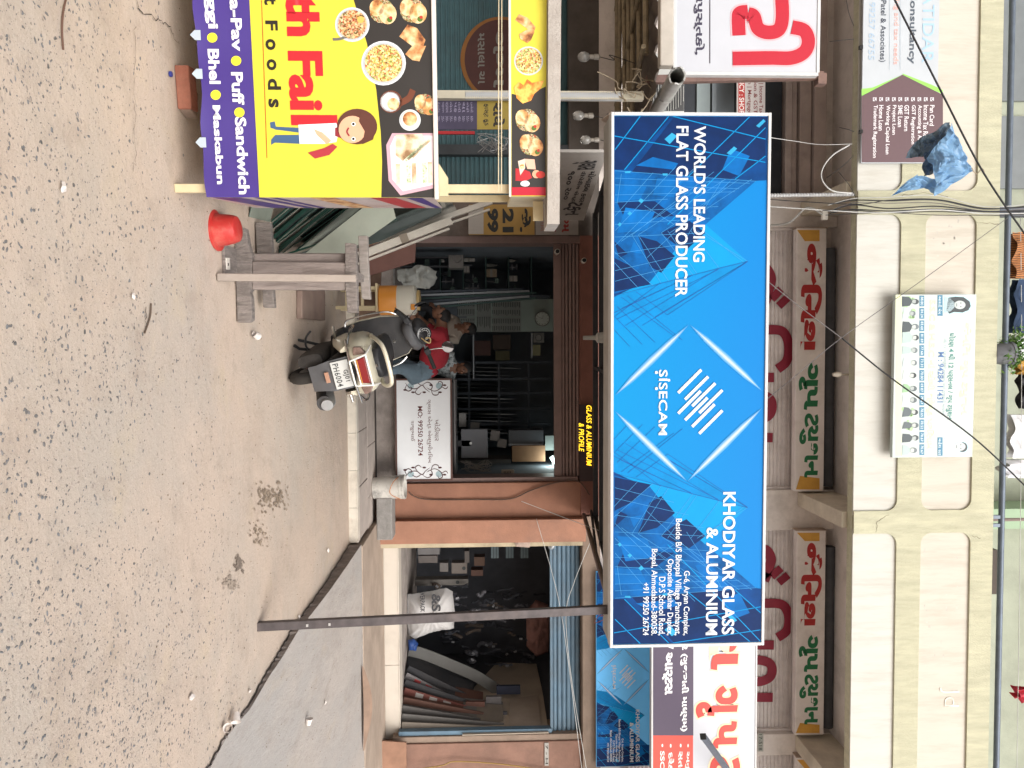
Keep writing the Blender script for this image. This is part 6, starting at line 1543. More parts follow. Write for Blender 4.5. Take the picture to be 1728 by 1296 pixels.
# ================================================================== people
def human(name, label, loc, yaw, J, E_, rad, cols_, mats, hair=None, face=None, hair_m=None):
    """one continuous skinned body; every face takes the material of the bone nearest to it"""
    t = thing(name, label, 'person', loc, yaw)
    names = list(J); me = bpy.data.meshes.new('body'); me.from_pydata([J[n] for n in names], [(names.index(a), names.index(b)) for a, b in E_], [])
    o = bpy.data.objects.new('body', me); COL.objects.link(o)
    sk = o.modifiers.new('skin', 'SKIN'); sk.use_smooth_shade = True
    lay = me.skin_vertices[0] if me.skin_vertices else None
    if lay is None:
        bm = bmesh.new(); bm.from_mesh(me); bm.verts.layers.skin.verify(); bm.to_mesh(me); bm.free(); lay = me.skin_vertices[0]
    for i, n in enumerate(names):
        r_ = rad[n]; lay.data[i].radius = r_ if isinstance(r_, tuple) else (r_, r_); lay.data[i].use_root = (n == names[0])
    sb = o.modifiers.new('sub', 'SUBSURF'); sb.levels = 2
    bpy.context.view_layer.update()
    m2 = bpy.data.meshes.new_from_object(o.evaluated_get(bpy.context.evaluated_depsgraph_get())); bpy.data.objects.remove(o)
    for m_ in mats: m2.materials.append(m_)
    segs = [(Vector(J[a]), Vector(J[b]), cols_.get((a, b), 0)) for a, b in E_]
    for p in m2.polygons:
        c = p.center; best = 9
        for a, b, k in segs:
            d = b-a; f = max(0, min(1, (c-a).dot(d)/max(d.length_squared, 1e-9))); q = (c-(a+d*f)).length
            if q < best: best = q; p.material_index = k
        p.use_smooth = True
    m2.name = 'body'; body = link(bpy.data.objects.new('body', m2), t)
    if face:
        c, f, u = [Vector(q) for q in face]; f.normalize(); u = (u-f*u.dot(f)).normalized(); s_ = f.cross(u)
        rot = Matrix((s_, f, u)).transposed()
        skm = mats[0]
        def E2(nm, off, r_, m_): MB().ell(c+rot @ Vector(off), r_, 12, 8, rot).build(nm, m_, t, smooth='all')
        E2('hair', (0, -.022, .035), (.088, .095, .088), hair_m)
        E2('face', (0, .018, -.012), (.068, .082, .098), skm)
        E2('nose', (0, .102, -.012), (.014, .02, .022), skm); E2('mouth', (0, .09, -.058), (.024, .012, .007), M('lip_colour', (.20, .08, .06), .5))
        for k in (-1, 1):
            E2('eye', (k*.028, .088, .014), (.012, .009, .007), M('eye_dark', (.03, .02, .02), .2)); E2('ear', (k*.074, .0, -.008), (.012, .024, .032), skm)
            E2('eyebrow', (k*.028, .092, .032), (.018, .006, .004), hair_m)
    return t
skin_d = M('brown_skin', (.18, .085, .05), .5, .08, 9); hairm = M('black_hair', (.012, .010, .010), .6, .3, 40)
def hand(t, w, d, up, m_):
    """palm, four bent fingers and a thumb"""
    w = Vector(w); d = Vector(d).normalized(); up = Vector(up).normalized(); s_ = d.cross(up).normalized(); mb = MB()
    rot = Matrix((s_, d, up)).transposed()
    mb.ell(w+d*.045, (.040, .052, .018), 10, 6, rot)
    for k, L_ in zip((-1.5, -.5, .5, 1.5), (.062, .072, .068, .052)):
        b = w+d*.085+s_*k*.019; mb.tube([b-d*.02, b+d*L_*.45, b+d*L_*.8-up*.018, b+d*L_*.85-up*.042], [.0095, .009, .008, .007], 6)
    mb.tube([w+d*.02-s_*.035, w+d*.055-s_*.062, w+d*.085-s_*.058-up*.012], [.012, .0105, .009], 6)
    return mb.build('hand', m_, t, smooth='all')

# man in the red shirt bending forward to the left
Yr = 9.55
def L3(o, x, y, Y): p = on_y(x, y, Y); return (p.x-o.x, Y-o.y, p.z-o.z)
o = on_y(640, 628, Yr); o.z = kz
J = {}
def j(n, x, y, Y): J[n] = L3(o, x, y, Y)
j('pelvis', 716, 636, Yr); j('belly', 727, 618, Yr); j('chest', 737, 590, Yr); j('upper', 745, 565, Yr); j('neck', 747, 548, Yr-.02); j('head', 744, 531, Yr-.04); j('crown', 748, 522, Yr-.04)
j('hipL', 708, 630, Yr+.10); j('kneeL', 678, 612, Yr+.05); j('footL', 645, 626, Yr+.15); j('toeL', 641, 612, Yr+.12)
j('hipR', 708, 634, Yr-.10); j('kneeR', 676, 620, Yr-.16); j('footR', 644, 634, Yr-.10); j('toeR', 641, 621, Yr-.12)
j('shR', 742, 566, Yr-.17); j('elR', 712, 558, Yr-.26); j('wrR', 700, 540, Yr-.30)
j('shL', 747, 566, Yr+.17); j('elL', 720, 550, Yr+.22); j('wrL', 704, 532, Yr+.12)
J['footL'] = (*J['footL'][:2], .05); J['footR'] = (*J['footR'][:2], .05); J['toeL'] = (*J['toeL'][:2], .03); J['toeR'] = (*J['toeR'][:2], .03)
E_ = [('pelvis', 'belly'), ('belly', 'chest'), ('chest', 'upper'), ('upper', 'neck'), ('neck', 'head'), ('head', 'crown'), ('pelvis', 'hipL'), ('hipL', 'kneeL'), ('kneeL', 'footL'), ('footL', 'toeL'),
      ('pelvis', 'hipR'), ('hipR', 'kneeR'), ('kneeR', 'footR'), ('footR', 'toeR'), ('upper', 'shR'), ('shR', 'elR'), ('elR', 'wrR'), ('upper', 'shL'), ('shL', 'elL'), ('elL', 'wrL')]
rad = dict(pelvis=.165, belly=.195, chest=.20, upper=.155, neck=.062, head=.082, crown=.07, hipL=.11, kneeL=.075, footL=.05, toeL=.035, hipR=.11, kneeR=.075, footR=.05, toeR=.035, shR=.075, elR=.05, wrR=.032, shL=.075, elL=.05, wrL=.032)
cl = {}
for e in E_: cl[e] = 1
for e in (('upper', 'neck'), ('neck', 'head'), ('head', 'crown'), ('elR', 'wrR'), ('elL', 'wrL')): cl[e] = 0
for e in (('pelvis', 'hipL'), ('hipL', 'kneeL'), ('kneeL', 'footL'), ('pelvis', 'hipR'), ('hipR', 'kneeR'), ('kneeR', 'footR')): cl[e] = 2
for e in (('footL', 'toeL'), ('footR', 'toeR')): cl[e] = 3
redm = M('red_shirt', (.30, .018, .03), .8, .12, 9, .3, bscale=22); jean = M('faded_jeans', (.12, .17, .21), .85, .15, 12, .3, dirt=(.2, .24, .27), dirt_amt=.4); shoe = M('dark_shoe', (.04, .03, .025), .6)
t = human('person', 'man in a red shirt and faded jeans bending forward behind the scooter', o, 0, J, E_, rad, cl, [skin_d, redm, jean, shoe], face=(J['head'], (-1, -.25, -.12), (.1, 0, 1)), hair_m=hairm)
hand(t, J['wrR'], (-.8, -.1, -.5), (0, -1, .2), skin_d); hand(t, J['wrL'], (-.8, -.1, -.5), (0, -1, .2), skin_d)

def seated(name_l, headpx, Yh, shirt, trouser, yaw, lean=.12, hair_m=None, facedir=None, seat_h=.45):
    hp = on_y(*headpx, Yh); z0 = FZ
    H = hp.z-z0; k = H/1.17
    o = Vector((hp.x, Yh, z0))
    J = dict(pelvis=(0, .10, .50*k), belly=(0, .08, .66*k), chest=(0, .04, .84*k), upper=(0, .02, .96*k), neck=(0, -.01, 1.06*k), head=(0, -.03, 1.17*k), crown=(0, -.03, 1.24*k),
             hipL=(-.10, .06, .47*k), kneeL=(-.14, -.34, .50*k), footL=(-.14, -.34, .06), toeL=(-.14, -.46, .03), hipR=(.10, .06, .47*k), kneeR=(.14, -.34, .50*k), footR=(.14, -.34, .06), toeR=(.14, -.46, .03),
             shL=(-.18, .02, .95*k), elL=(-.24, -.08, .70*k), wrL=(-.15, -.28, .60*k), shR=(.18, .02, .95*k), elR=(.24, -.08, .70*k), wrR=(.15, -.28, .60*k))
    rad = dict(pelvis=.13, belly=.135, chest=.15, upper=.12, neck=.05, head=.075, crown=.065, hipL=.09, kneeL=.065, footL=.045, toeL=.035, hipR=.09, kneeR=.065, footR=.045, toeR=.035, shL=.065, elL=.045, wrL=.03, shR=.065, elR=.045, wrR=.03)
    t = human('person', name_l, o, yaw, J, E_, rad, cl, [skin_d, shirt, trouser, shoe], face=(J['head'], facedir or (0, -1, -.2), (0, 0, 1)), hair_m=hair_m or hairm)
    for s_ in ('L', 'R'): hand(t, J['wr'+s_], (0 if s_ == 'L' else -.1, -.9, -.3), (0, 0, 1), skin_d)
    st_ = thing('stool', 'plain dark stool under the '+name_l.split(' sitting')[0], 'stool', o+Vector((0, .08, 0)), yaw)
    B((-.16, -.14, .36*k), (.16, .16, .39*k)).build('seat', dark_in, st_)
    for a in (-.13, .12):
        for b in (-.11, .13): B((a, b, 0), (a+.03, b+.03, .359*k)).build('leg', dark_in, st_)
seated('man in a cream shirt sitting by the papered wall, head turned down', (790, 556), 11.3, M('cream_shirt', (.36, .30, .25), .85, .1, 9), M('dark_trousers', (.03, .03, .035), .9), R(-35), facedir=(-.3, -1, -.35))
seated('man in a grey patterned shirt sitting in the dark behind the red shirt', (782, 620), 10.95, ramp_mat('patterned_shirt', ['3c4448', '8f9698', 'b9bfc0', '5c6468'], 22, 'NOISE', .8), M('dark_trousers', (.03, .03, .035), .9), R(20), facedir=(.2, -1, -.1))
# ================================================================== inside the glass shop
def at(x, y, Y, o=None): return on_y(x, y, Y)
def boxthing(nm, label, cat, x0, y0, x1, y1, Y, d, m_, group=None, bevel=.003, part='body'):
    a = on_y(x0, (y0+y1)/2, Y); b = on_y(x1, (y0+y1)/2, Y); l = on_y((x0+x1)/2, y0, Y).x; r = on_y((x0+x1)/2, y1, Y).x
    t = thing(nm, label, cat, ((l+r)/2, Y, a.z), group=group); h = b.z-a.z; w = (r-l)/2
    B((-w, 0, 0), (w, d, h)).build(part, m_, t, bevel=bevel); t['_w'] = 0; del t['_w']
    return t, w, h
met = M('dark_rack_steel', (.05, .062, .08), .5, .2, 9, metal=.3); glint = M('dim_aluminium', (.24, .26, .28), .4, .1, 9, metal=.5)
# rear rack of glass: uprights with sheets of dark glass between
o = on_y(770, 640, 12.9); rk_ = thing('glass_rack', 'tall dark steel rack filled with standing sheets of glass in the middle of the shop', 'rack', (o.x, 12.9, FZ))
top_z = on_y(928, 640, 12.9).z-FZ
xs_ = [on_y(800, y, 12.9).x-o.x for y in (612, 640, 664, 690, 716, 742)]
for x in xs_: B((x-.02, -.02, 0), (x+.02, .03, top_z)).build('post', met, rk_)
for z in (.35, .9, 1.4, 1.9): B((xs_[0], -.015, z), (xs_[-1], .02, z+.035)).build('shelf_rail', met, rk_)
rr = random.Random(6)
for i in range(5):
    for k in range(3):
        x = xs_[i]+.04+k*.06; MB().hexa([(x, .04, .02), (x+.008, .04, .02), (x+.008, .7, .02), (x, .7, .02), (x+.06, .04, 1.2+rr.random()*.7), (x+.068, .04, 1.2+rr.random()*.7), (x+.068, .7, 1.3), (x+.06, .7, 1.3)]).build('stored_glass', [gld, M('blue_dark_glass', (.03, .045, .06), .15), glint][(i+k) % 3], rk_)
# left shelving with tools and small goods
o = on_y(700, 455, 11.9); lr = thing('shelf_unit', 'dark shelving crowded with tools and fittings on the left of the shop', 'shelf', (o.x, 11.9, FZ))
x0_, x1_ = on_y(800, 415, 11.9).x-o.x, on_y(800, 500, 11.9).x-o.x
for x in (x0_, x1_): B((x-.02, 0, 0), (x+.02, .4, 2.2)).build('side_panel', met, lr)
zs = [.1, .5, .85, 1.2, 1.55, 1.9]
for z in zs: B((x0_+.021, 0, z), (x1_-.021, .4, z+.02)).build('shelf_board', M('teal_edge', (.03, .075, .07), .5), lr)
cl_ = [('bottle', (.32, .32, .30)), ('tin', (.42, .4, .38)), ('carton', (.34, .26, .18)), ('drill', (.10, .15, .13)), ('packet', (.46, .43, .4)), ('clamp', (.2, .2, .22))]
rr = random.Random(77)
for z in zs[:-1]:
    x = x0_+.06
    while x < x1_-.1:
        nm, c = rr.choice(cl_); w = rr.uniform(.05, .13); h = rr.uniform(.07, .24); mm_ = M('goods_%s' % nm, c, .6, .3, 12)
        t = thing(nm, {'bottle': 'small dim bottle', 'tin': 'pale tin', 'carton': 'brown carton', 'drill': 'dark power tool', 'packet': 'pale packet', 'clamp': 'grey metal clamp'}[nm]+' on the '+['lowest', 'second', 'middle', 'fourth', 'top'][zs.index(z)]+' level of the dark shelving', nm, (o.x+x+w/2, 11.95, FZ+z+.0205), rr.uniform(-.3, .3), group='goods on the dark shelving')
        if nm in ('bottle', 'tin'):
            MB().lathe([(w*.4, 0), (w*.42, .01), (w*.42, h*.7), (w*.2, h*.8), (w*.2, h)] if nm == 'bottle' else [(w*.42, 0), (w*.42, h*.6), (w*.4, h*.62)], c=(0, .08, 0), n=12).build('body', mm_, t, smooth=True)
            MB().lathe([(w*.22, h), (w*.22, h+.02)] if nm == 'bottle' else [(w*.44, h*.62), (w*.44, h*.66)], c=(0, .08, 0), n=12).build('cap', blk, t)
        elif nm == 'drill':
            MB().obox((0, .08, h*.75), (w*1.3, .05, h*.3)).build('motor', mm_, t, bevel=.008); MB().obox((w*.3, .08, h*.33), (.035, .04, h*.62), (0, .15, 0)).build('handle', blk, t, bevel=.006); MB().tube([(-w*.65, .08, h*.75), (-w*1.1, .08, h*.75)], .008, 6).build('bit', glint, t)
        elif nm == 'clamp':
            MB().beam((0, .08, 0), (0, .08, h), .02, .02).build('bar', mm_, t); MB().beam((-.05, .08, h*.9), (.03, .08, h*.9), .02, .02).build('jaw', mm_, t); MB().beam((-.05, .08, h*.35), (.03, .08, h*.35), .02, .02).build('jaw', mm_, t)
        else:
            MB().box((-w/2, 0, 0), (w/2, .15, h*.8)).build('box', mm_, t, bevel=.004); MB().box((-w/2-.001, -.001, h*.3), (w/2+.001, .02, h*.45)).build('label', M('dull_label', (.3, .28, .25), .6), t)
        x += w+rr.uniform(.03, .08)
# bench grinder like machine seen on the left shelf
t, w, h = boxthing('grinding_machine', 'pale grey bench machine on the left of the shop, above the plastic sheeting', 'machine', 757, 430, 782, 452, 10.9, .25, M('machine_grey', (.19, .18, .17), .5, .15, 9))
MB().lathe([(.05, -.05), (.055, 0), (.05, .02)], c=(-w*.4, 0, h*.6), axis='y', n=16).build('wheel_guard', M('machine_grey'), t, smooth=True); MB().tube([(w*.5, .1, h), (w*.5, .1, h+.12)], .012).build('lever', blk, t)
MB().box((-w*.8, .05, -1.0), (-w*.6, .2, -.001)).build('leg', blk, t); MB().box((w*.6, .05, -1.0), (w*.8, .2, -.001)).build('leg', blk, t)
# long teal rail and leaning profile between shelving and papered wall
o = on_y(690, 505, 11.2); t = thing('aluminium_profile', 'bundle of long dark aluminium profiles leaning by the papered wall', 'profile', (o.x, 11.2, FZ))
for k in range(6): MB().beam((.05*k-.1, .03*k, 0), (on_y(900, 488+3*k, 11.4).x-o.x, .2, 1.75+.1*(k % 3)), .028, .02, up=(0, 1, 0)).build('profile', [met, glint, M('teal_edge')][k % 3], t)
# papered wall with clock
wl_ = on_y(800, 505, 12.4); wr_ = on_y(800, 560, 12.4)
pw = thing('partition_panel', 'pale lit wall panel behind the paper lists and the clock', 'panel', (wl_.x, 12.42, FZ))
B((0, 0, .9), (wr_.x-wl_.x, .05, on_y(936, 520, 12.4).z-FZ)).build('panel', M('pale_mint_wall', (.33, .40, .37), .8, .08, 3), pw)
B((0, .0, 0), (wr_.x-wl_.x, .05, .899)).build('base_panel', wallm, pw)
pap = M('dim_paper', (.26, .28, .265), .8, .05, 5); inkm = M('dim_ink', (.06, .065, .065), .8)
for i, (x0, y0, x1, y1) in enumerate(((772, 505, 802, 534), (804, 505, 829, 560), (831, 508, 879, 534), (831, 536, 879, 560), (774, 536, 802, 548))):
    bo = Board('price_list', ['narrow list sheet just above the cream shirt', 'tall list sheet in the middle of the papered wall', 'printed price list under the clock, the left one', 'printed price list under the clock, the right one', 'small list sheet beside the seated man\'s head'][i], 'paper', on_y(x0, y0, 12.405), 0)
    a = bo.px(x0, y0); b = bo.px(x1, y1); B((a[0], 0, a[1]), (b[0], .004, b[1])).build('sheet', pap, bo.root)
    rg = random.Random(i); n = int((x1-x0)/3); P = []
    for k in range(n):
        xx = x1-3-k*3
        for c in range(2):
            ya = y0+2+c*(y1-y0)/2; P.append([(xx, ya), (xx, ya+(y1-y0)*rg.uniform(.2, .42)), (xx+1.1, ya+(y1-y0)*.3), (xx+1.1, ya)])
    bo.polys('text_line', P, inkm, 1)
p = on_y(915, 538, 12.36); ck = thing('wall_clock', 'round white wall clock with dark hands high on the pale panel', 'clock', p)
MB().lathe([(.115, .03), (.122, .0), (.122, -.02), (.112, -.025), (.108, -.012)], axis='y', n=36, cap=False).build('rim', M('clock_rim', (.22, .22, .2), .4), ck, smooth=True)
MB().lathe([(.109, -.010), (.0005, -.010)], axis='y', n=36, cap=False).build('dial', M('clock_face', (.50, .54, .50), .6), ck)
for k in range(12):
    a = R(30*k); MB().obox((.092*math.sin(a), -.012, .092*math.cos(a)), (.006, .002, .018), (0, a, 0)).build('hour_mark', inkm, ck)
for a, l_, w_ in ((R(285), .055, .010), (R(205), .08, .006)): MB().beam((0, -.014, 0), (l_*math.sin(a), -.014, l_*math.cos(a)), w_, .003).build('hand', blk, ck)
# small speaker and hanging things right of the clock
t, w, h = boxthing('loudspeaker', 'small black loudspeaker with a round cone beside the clock', 'speaker', 900, 562, 918, 578, 12.4, .12, M('dim_white_plastic', (.2, .2, .19), .5))
MB().lathe([(.055, -.004), (.05, .004), (.02, .02), (.001, .012)], c=(0, -.005, h/2), axis='y', n=20, cap=False).build('cone', blk, t, smooth=True)
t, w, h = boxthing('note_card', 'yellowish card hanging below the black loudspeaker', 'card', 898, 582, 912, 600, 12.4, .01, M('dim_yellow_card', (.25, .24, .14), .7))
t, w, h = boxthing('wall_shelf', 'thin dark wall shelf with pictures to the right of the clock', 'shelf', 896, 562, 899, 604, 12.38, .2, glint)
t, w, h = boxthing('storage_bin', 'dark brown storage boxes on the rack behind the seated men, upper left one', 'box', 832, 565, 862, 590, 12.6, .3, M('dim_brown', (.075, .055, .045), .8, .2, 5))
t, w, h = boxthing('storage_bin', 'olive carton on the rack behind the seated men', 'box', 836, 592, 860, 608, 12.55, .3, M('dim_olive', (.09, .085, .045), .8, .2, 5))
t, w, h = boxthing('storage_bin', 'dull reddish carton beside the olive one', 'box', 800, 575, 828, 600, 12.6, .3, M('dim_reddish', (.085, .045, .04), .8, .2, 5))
B((-1.2, -.05, -.02), (.5, .35, -.001)).build('shelf_board', glint, t)
# right part: counter, computer, printer, timber box
t, w, h = boxthing('shop_counter', 'dark counter standing behind the white glass sign', 'counter', 668, 645, 766, 806, 10.75, .6, M('dark_counter', (.06, .05, .05), .6, .15, 4))
cz0 = on_y(766, 700, 10.75).z
MB().box((-w-.03, -.03, h+.001), (w+.03, .62, h+.025)).build('top', M('counter_top', (.16, .15, .15), .4), t, bevel=.003)
mp_ = thing('computer_monitor', 'dark grey screen seen from behind on the counter', 'monitor', (on_y(800, 748, 11.0).x, 11.0, cz0+.026))
l = on_y(800, 724, 11.0).x-mp_.location.x; r = on_y(800, 773, 11.0).x-mp_.location.x; zt2 = on_y(823, 748, 11.0).z-mp_.location.z; mh = on_y(790, 748, 11.0).z-mp_.location.z
B((l, 0, .06), (r, .05, zt2)).build('screen_back', M('monitor_grey', (.11, .115, .13), .5, .08, 5), mp_, bevel=.01); B((-.04, .0, 0), (.04, .04, .2)).build('neck', blk, mp_); B((-.12, -.06, 0), (.12, .12, .012)).build('base', blk, mp_)
flat('emblem', disc((.0, .2), .02, 12), M('dim_badge', (.6, .62, .62), .4), mp_, -.002)
rr = random.Random(5)
for i, (x, y, w_) in enumerate(((792, 708, .2), (806, 722, .16), (840, 735, .15), (852, 748, .12))):
    t = thing('paper_stack', ['loose papers piled at the left end of the counter', 'tilted pale card standing on the counter papers', 'pale notepad standing behind the dark screen', 'small pale card leaning near the printer'][i], 'paper', (on_y(x, y, 11.25).x, 11.25, cz0+.026 if i == 0 else on_y(x-14, y, 11.25).z))
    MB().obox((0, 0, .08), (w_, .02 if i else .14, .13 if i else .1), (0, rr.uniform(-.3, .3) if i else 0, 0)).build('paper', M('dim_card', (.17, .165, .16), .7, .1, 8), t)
t, w, h = boxthing('timber_box', 'brown plywood box standing on the cabinet under the lit tube', 'box', 864, 752, 920, 779, 11.6, .4, M('brown_ply_box', (.23, .125, .065), .6, .15, 4))
t, w, h = boxthing('printer', 'dark printer lying across the top of the plywood box', 'printer', 858, 726, 917, 751, 11.65, .35, M('dark_printer', (.06, .065, .075), .4))
B((w-.02, -.01, .0), (w+.005, .36, h)).build('side_strip', glint, t)
t, w, h = boxthing('cabinet', 'tall dull cabinet at the right wall of the shop', 'cabinet', 672, 776, 862, 800, 11.9, .5, M('dull_cabinet', (.10, .095, .09), .6))
t, w, h = boxthing('telephone', 'pale telephone handset on the right wall of the shop', 'telephone', 846, 793, 868, 802, 10.9, .06, M('old_ivory', (.36, .31, .25), .5), bevel=.012)
for k in range(5): B((-w*.5, -.006, h*(.2+.12*k)), (w*.5, .0, h*(.24+.12*k))).build('key_row', blk, t)
t = thing('cable_tangle', 'tangle of pale cables hanging beside the white glass sign', 'cable', on_y(800, 790, 10.8)); rr = random.Random(15)
for k in range(8):
    P = [(rr.uniform(-.12, .05), rr.uniform(-.05, .05), rr.uniform(-.2, .25)) for _ in range(5)]; MB().tube(spline(P, 5), .005, 5).build('cable', M('dim_cable', (.22, .2, .18), .6), t)
p = on_y(935, 780, 11.6); t = thing('tube_lamp', 'small lit white lamp just under the shutter box at the right', 'lamp', p)
MB().tube([(-.08, 0, -.04), (.06, 0, .05)], .03, 10).build('tube', M('lit_tube', (.8, 1, .95), .4, 0, emit=6.0), t)
ll = bpy.data.lights.new('tube_light', 'POINT'); ll.energy = 6; ll.color = (.85, 1, .95); ll.shadow_soft_size = .08; lo_ = link(bpy.data.objects.new('tube_light', ll), t); lo_.location = (-.05, -.12, -.06); B((-.1, .03, -.03), (.08, .08, .08)).build('fitting', M('dim_white_plastic'), t)
t, w, h = boxthing('pale_box', 'pale box high at the right beside the lit lamp', 'box', 920, 735, 936, 760, 11.7, .2, M('dim_mint_box', (.22, .26, .25), .6))

# ================================================================== inside the right-hand shop
# heaps and hanging stock
rag('woven_sack', 'bulging white woven sack with black print standing in the right-hand shop', 'sack', 11.6, [(687, 1003), (687, 1050), (690, 1072), (700, 1078), (730, 1066), (752, 1062), (766, 1060), (768, 1040), (764, 998), (752, 992), (742, 994), (710, 1000)], .22, M('white_woven_plastic', (.50, .48, .47), .6, .08, 9), 7, .03)
sk = Board('sack_print', 'black print on the white woven sack', 'print', on_y(700, 1002, 11.36), 0) if False else None
sk_o = [o for o in bpy.data.objects if o.name.startswith('woven_sack')][0]
def sack_text(s_, xb, y0, xt, y1, Y):
    a = on_y(xb, y0, Y); b = on_y(xt, y1, Y); l = sk_o.location
    text(s_, a.x-l.x, a.z-l.z, b.x-l.x, b.z-l.z, M('sack_ink', (.04, .04, .045), .7), sk_o, Y-l.y, .03)
sack_text('VERPACK', 709, 1000, 717, 1033, 11.30); sack_text('&S', 728, 1002, 744, 1032, 11.30)
G2 = 'long boards leaning in the right-hand shop'
bd_l = ['dark framed board leaning, the one nearest the white sack', 'white and red advert board leaning in the right-hand shop', 'black board between the advert boards', 'red lettered advert board with a white edge leaning in the shop', 'reddish brown board leaning behind the lettered ones', 'grey board leaning against the papery right wall', 'pale grey board leaning nearest the blue shutter guide', 'thin beige board beside the blue shutter guide']
cols_b = [(.045, .045, .05), (.26, .24, .24), (.05, .05, .055), (.22, .07, .055), (.15, .07, .05), (.15, .14, .135), (.20, .19, .18), (.26, .22, .18)]
ends = [((686, 1128), (790, 1178)), ((682, 1140), (765, 1182)), ((680, 1152), (798, 1190)), ((677, 1166), (785, 1196)), ((676, 1182), (815, 1208)), ((676, 1196), (810, 1218)), ((676, 1210), (850, 1226)), ((676, 1224), (850, 1232))]
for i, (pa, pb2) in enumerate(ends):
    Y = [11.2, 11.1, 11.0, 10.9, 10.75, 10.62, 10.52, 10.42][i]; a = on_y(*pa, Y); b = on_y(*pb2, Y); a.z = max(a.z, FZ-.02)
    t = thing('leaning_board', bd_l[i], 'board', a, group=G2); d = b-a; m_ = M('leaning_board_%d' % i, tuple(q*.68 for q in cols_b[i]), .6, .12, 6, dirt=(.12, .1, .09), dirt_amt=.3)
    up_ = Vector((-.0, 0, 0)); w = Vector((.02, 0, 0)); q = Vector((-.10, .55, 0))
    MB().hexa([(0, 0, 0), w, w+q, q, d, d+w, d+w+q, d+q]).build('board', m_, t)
    f = d.normalized(); s_ = Vector((-f.z, 0, f.x))
    MB().beam((0, -.01, .02), d+Vector((0, -.01, 0)), .11, .015, up=(0, 1, 0)).build('face_strip', m_, t)
    if i in (1, 3):
        for k in range(3): MB().beam(d*(.2+.22*k)+Vector((0, -.02, 0)), d*(.32+.22*k)+Vector((0, -.02, 0)), .08, .004, up=(0, 1, 0)).build('print_patch', M('dull_red_print' if i == 1 else 'dull_white_print', (.35, .05, .05) if i == 1 else (.36, .33, .31), .6), t)
t = thing('bent_board', 'long grey board bowed in an arc across the right-hand shop', 'board', on_y(690, 1098, 11.5))
P = [on_y(x, y, 11.5)-on_y(690, 1098, 11.5) for x, y in ((690, 1098), (715, 1104), (760, 1122), (805, 1142), (838, 1164), (850, 1174))]
P = spline(P, 4); V = []; F = []
for i, p in enumerate(P):
    d = (P[min(i+1, len(P)-1)]-P[max(i-1, 0)]).normalized(); n = Vector((-d.z, 0, d.x)); w_ = .085
    V += [p-n*w_, p+n*w_, p+n*w_+Vector((0, .02, 0)), p-n*w_+Vector((0, .02, 0))]
    if i:
        a = 4*(i-1); F += [(a+k, a+(k+1) % 4, a+4+(k+1) % 4, a+4+k) for k in range(4)]
MB().add(V, F).build('board', M('grey_hardboard', (.13, .127, .12), .7, .1, 5), t, smooth=True)
XW = x2b-.03
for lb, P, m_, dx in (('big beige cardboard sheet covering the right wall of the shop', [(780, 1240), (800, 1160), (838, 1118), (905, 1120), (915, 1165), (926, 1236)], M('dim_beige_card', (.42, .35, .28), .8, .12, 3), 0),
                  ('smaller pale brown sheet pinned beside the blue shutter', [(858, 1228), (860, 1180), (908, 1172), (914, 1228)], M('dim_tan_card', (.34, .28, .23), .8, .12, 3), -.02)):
    q = [on_x(x, y, XW+dx) for x, y in P]; o = q[0]; t = thing('wall_sheet', lb, 'sheet', o); n = len(q)
    MB().add([v-o for v in q]+[v-o+Vector((.012, 0, 0)) for v in q], [tuple(range(n)), tuple(range(2*n-1, n-1, -1))]+[(k, k+n, (k+1) % n+n, (k+1) % n) for k in range(n)]).build('sheet', m_, t)
for i, (x0, y0, x1, y1, c) in enumerate(((838, 1158, 878, 1172, (.03, .035, .06)), (820, 1176, 846, 1195, (.13, .12, .12)), (786, 1185, 818, 1212, (.13, .06, .045)), (828, 1203, 856, 1222, (.11, .11, .125)))):
    boxthing('carton', ['dark navy flat box against the beige sheet', 'grey printed carton under the beige sheet', 'red-brown carton between the leaning boards', 'grey-blue carton near the blue shutter guide'][i], 'box', x0, y0, x1, y1, [11.3, 11.0, 10.9, 10.8][i], .06, M('carton_%d' % i, c, .7, .15, 8))
# cartons at the left
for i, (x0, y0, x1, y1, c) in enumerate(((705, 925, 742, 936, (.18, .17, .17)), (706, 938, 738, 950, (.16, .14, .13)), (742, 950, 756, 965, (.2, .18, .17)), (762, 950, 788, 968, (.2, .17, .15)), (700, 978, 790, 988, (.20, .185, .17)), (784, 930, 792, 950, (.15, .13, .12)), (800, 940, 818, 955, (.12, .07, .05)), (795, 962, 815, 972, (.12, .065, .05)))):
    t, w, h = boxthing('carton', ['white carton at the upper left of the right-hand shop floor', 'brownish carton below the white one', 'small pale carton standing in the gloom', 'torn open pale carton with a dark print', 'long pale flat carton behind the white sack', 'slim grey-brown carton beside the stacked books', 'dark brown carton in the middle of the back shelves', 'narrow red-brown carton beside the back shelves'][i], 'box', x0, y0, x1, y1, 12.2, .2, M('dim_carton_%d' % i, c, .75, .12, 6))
    if i in (3, 4): flat('print', disc((0, h*.8), .03, 12), inkm, t, -.002)
for i, y in enumerate((924,)):
    for k, x in enumerate((835, 860, 885)):
        a = on_y(x, y, 12.0); t = thing('hanging_card', ['lowest', 'middle', 'topmost'][k]+' of the three pale blue display cards at the upper left of the shop', 'card', a, group='pale display cards')
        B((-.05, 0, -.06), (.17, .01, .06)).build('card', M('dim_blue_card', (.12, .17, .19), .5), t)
        for q in range(2): B((-.05, -.002, -.025+q*.045), (.17, -.0005, -.018+q*.045)).build('dark_strip', blk, t)
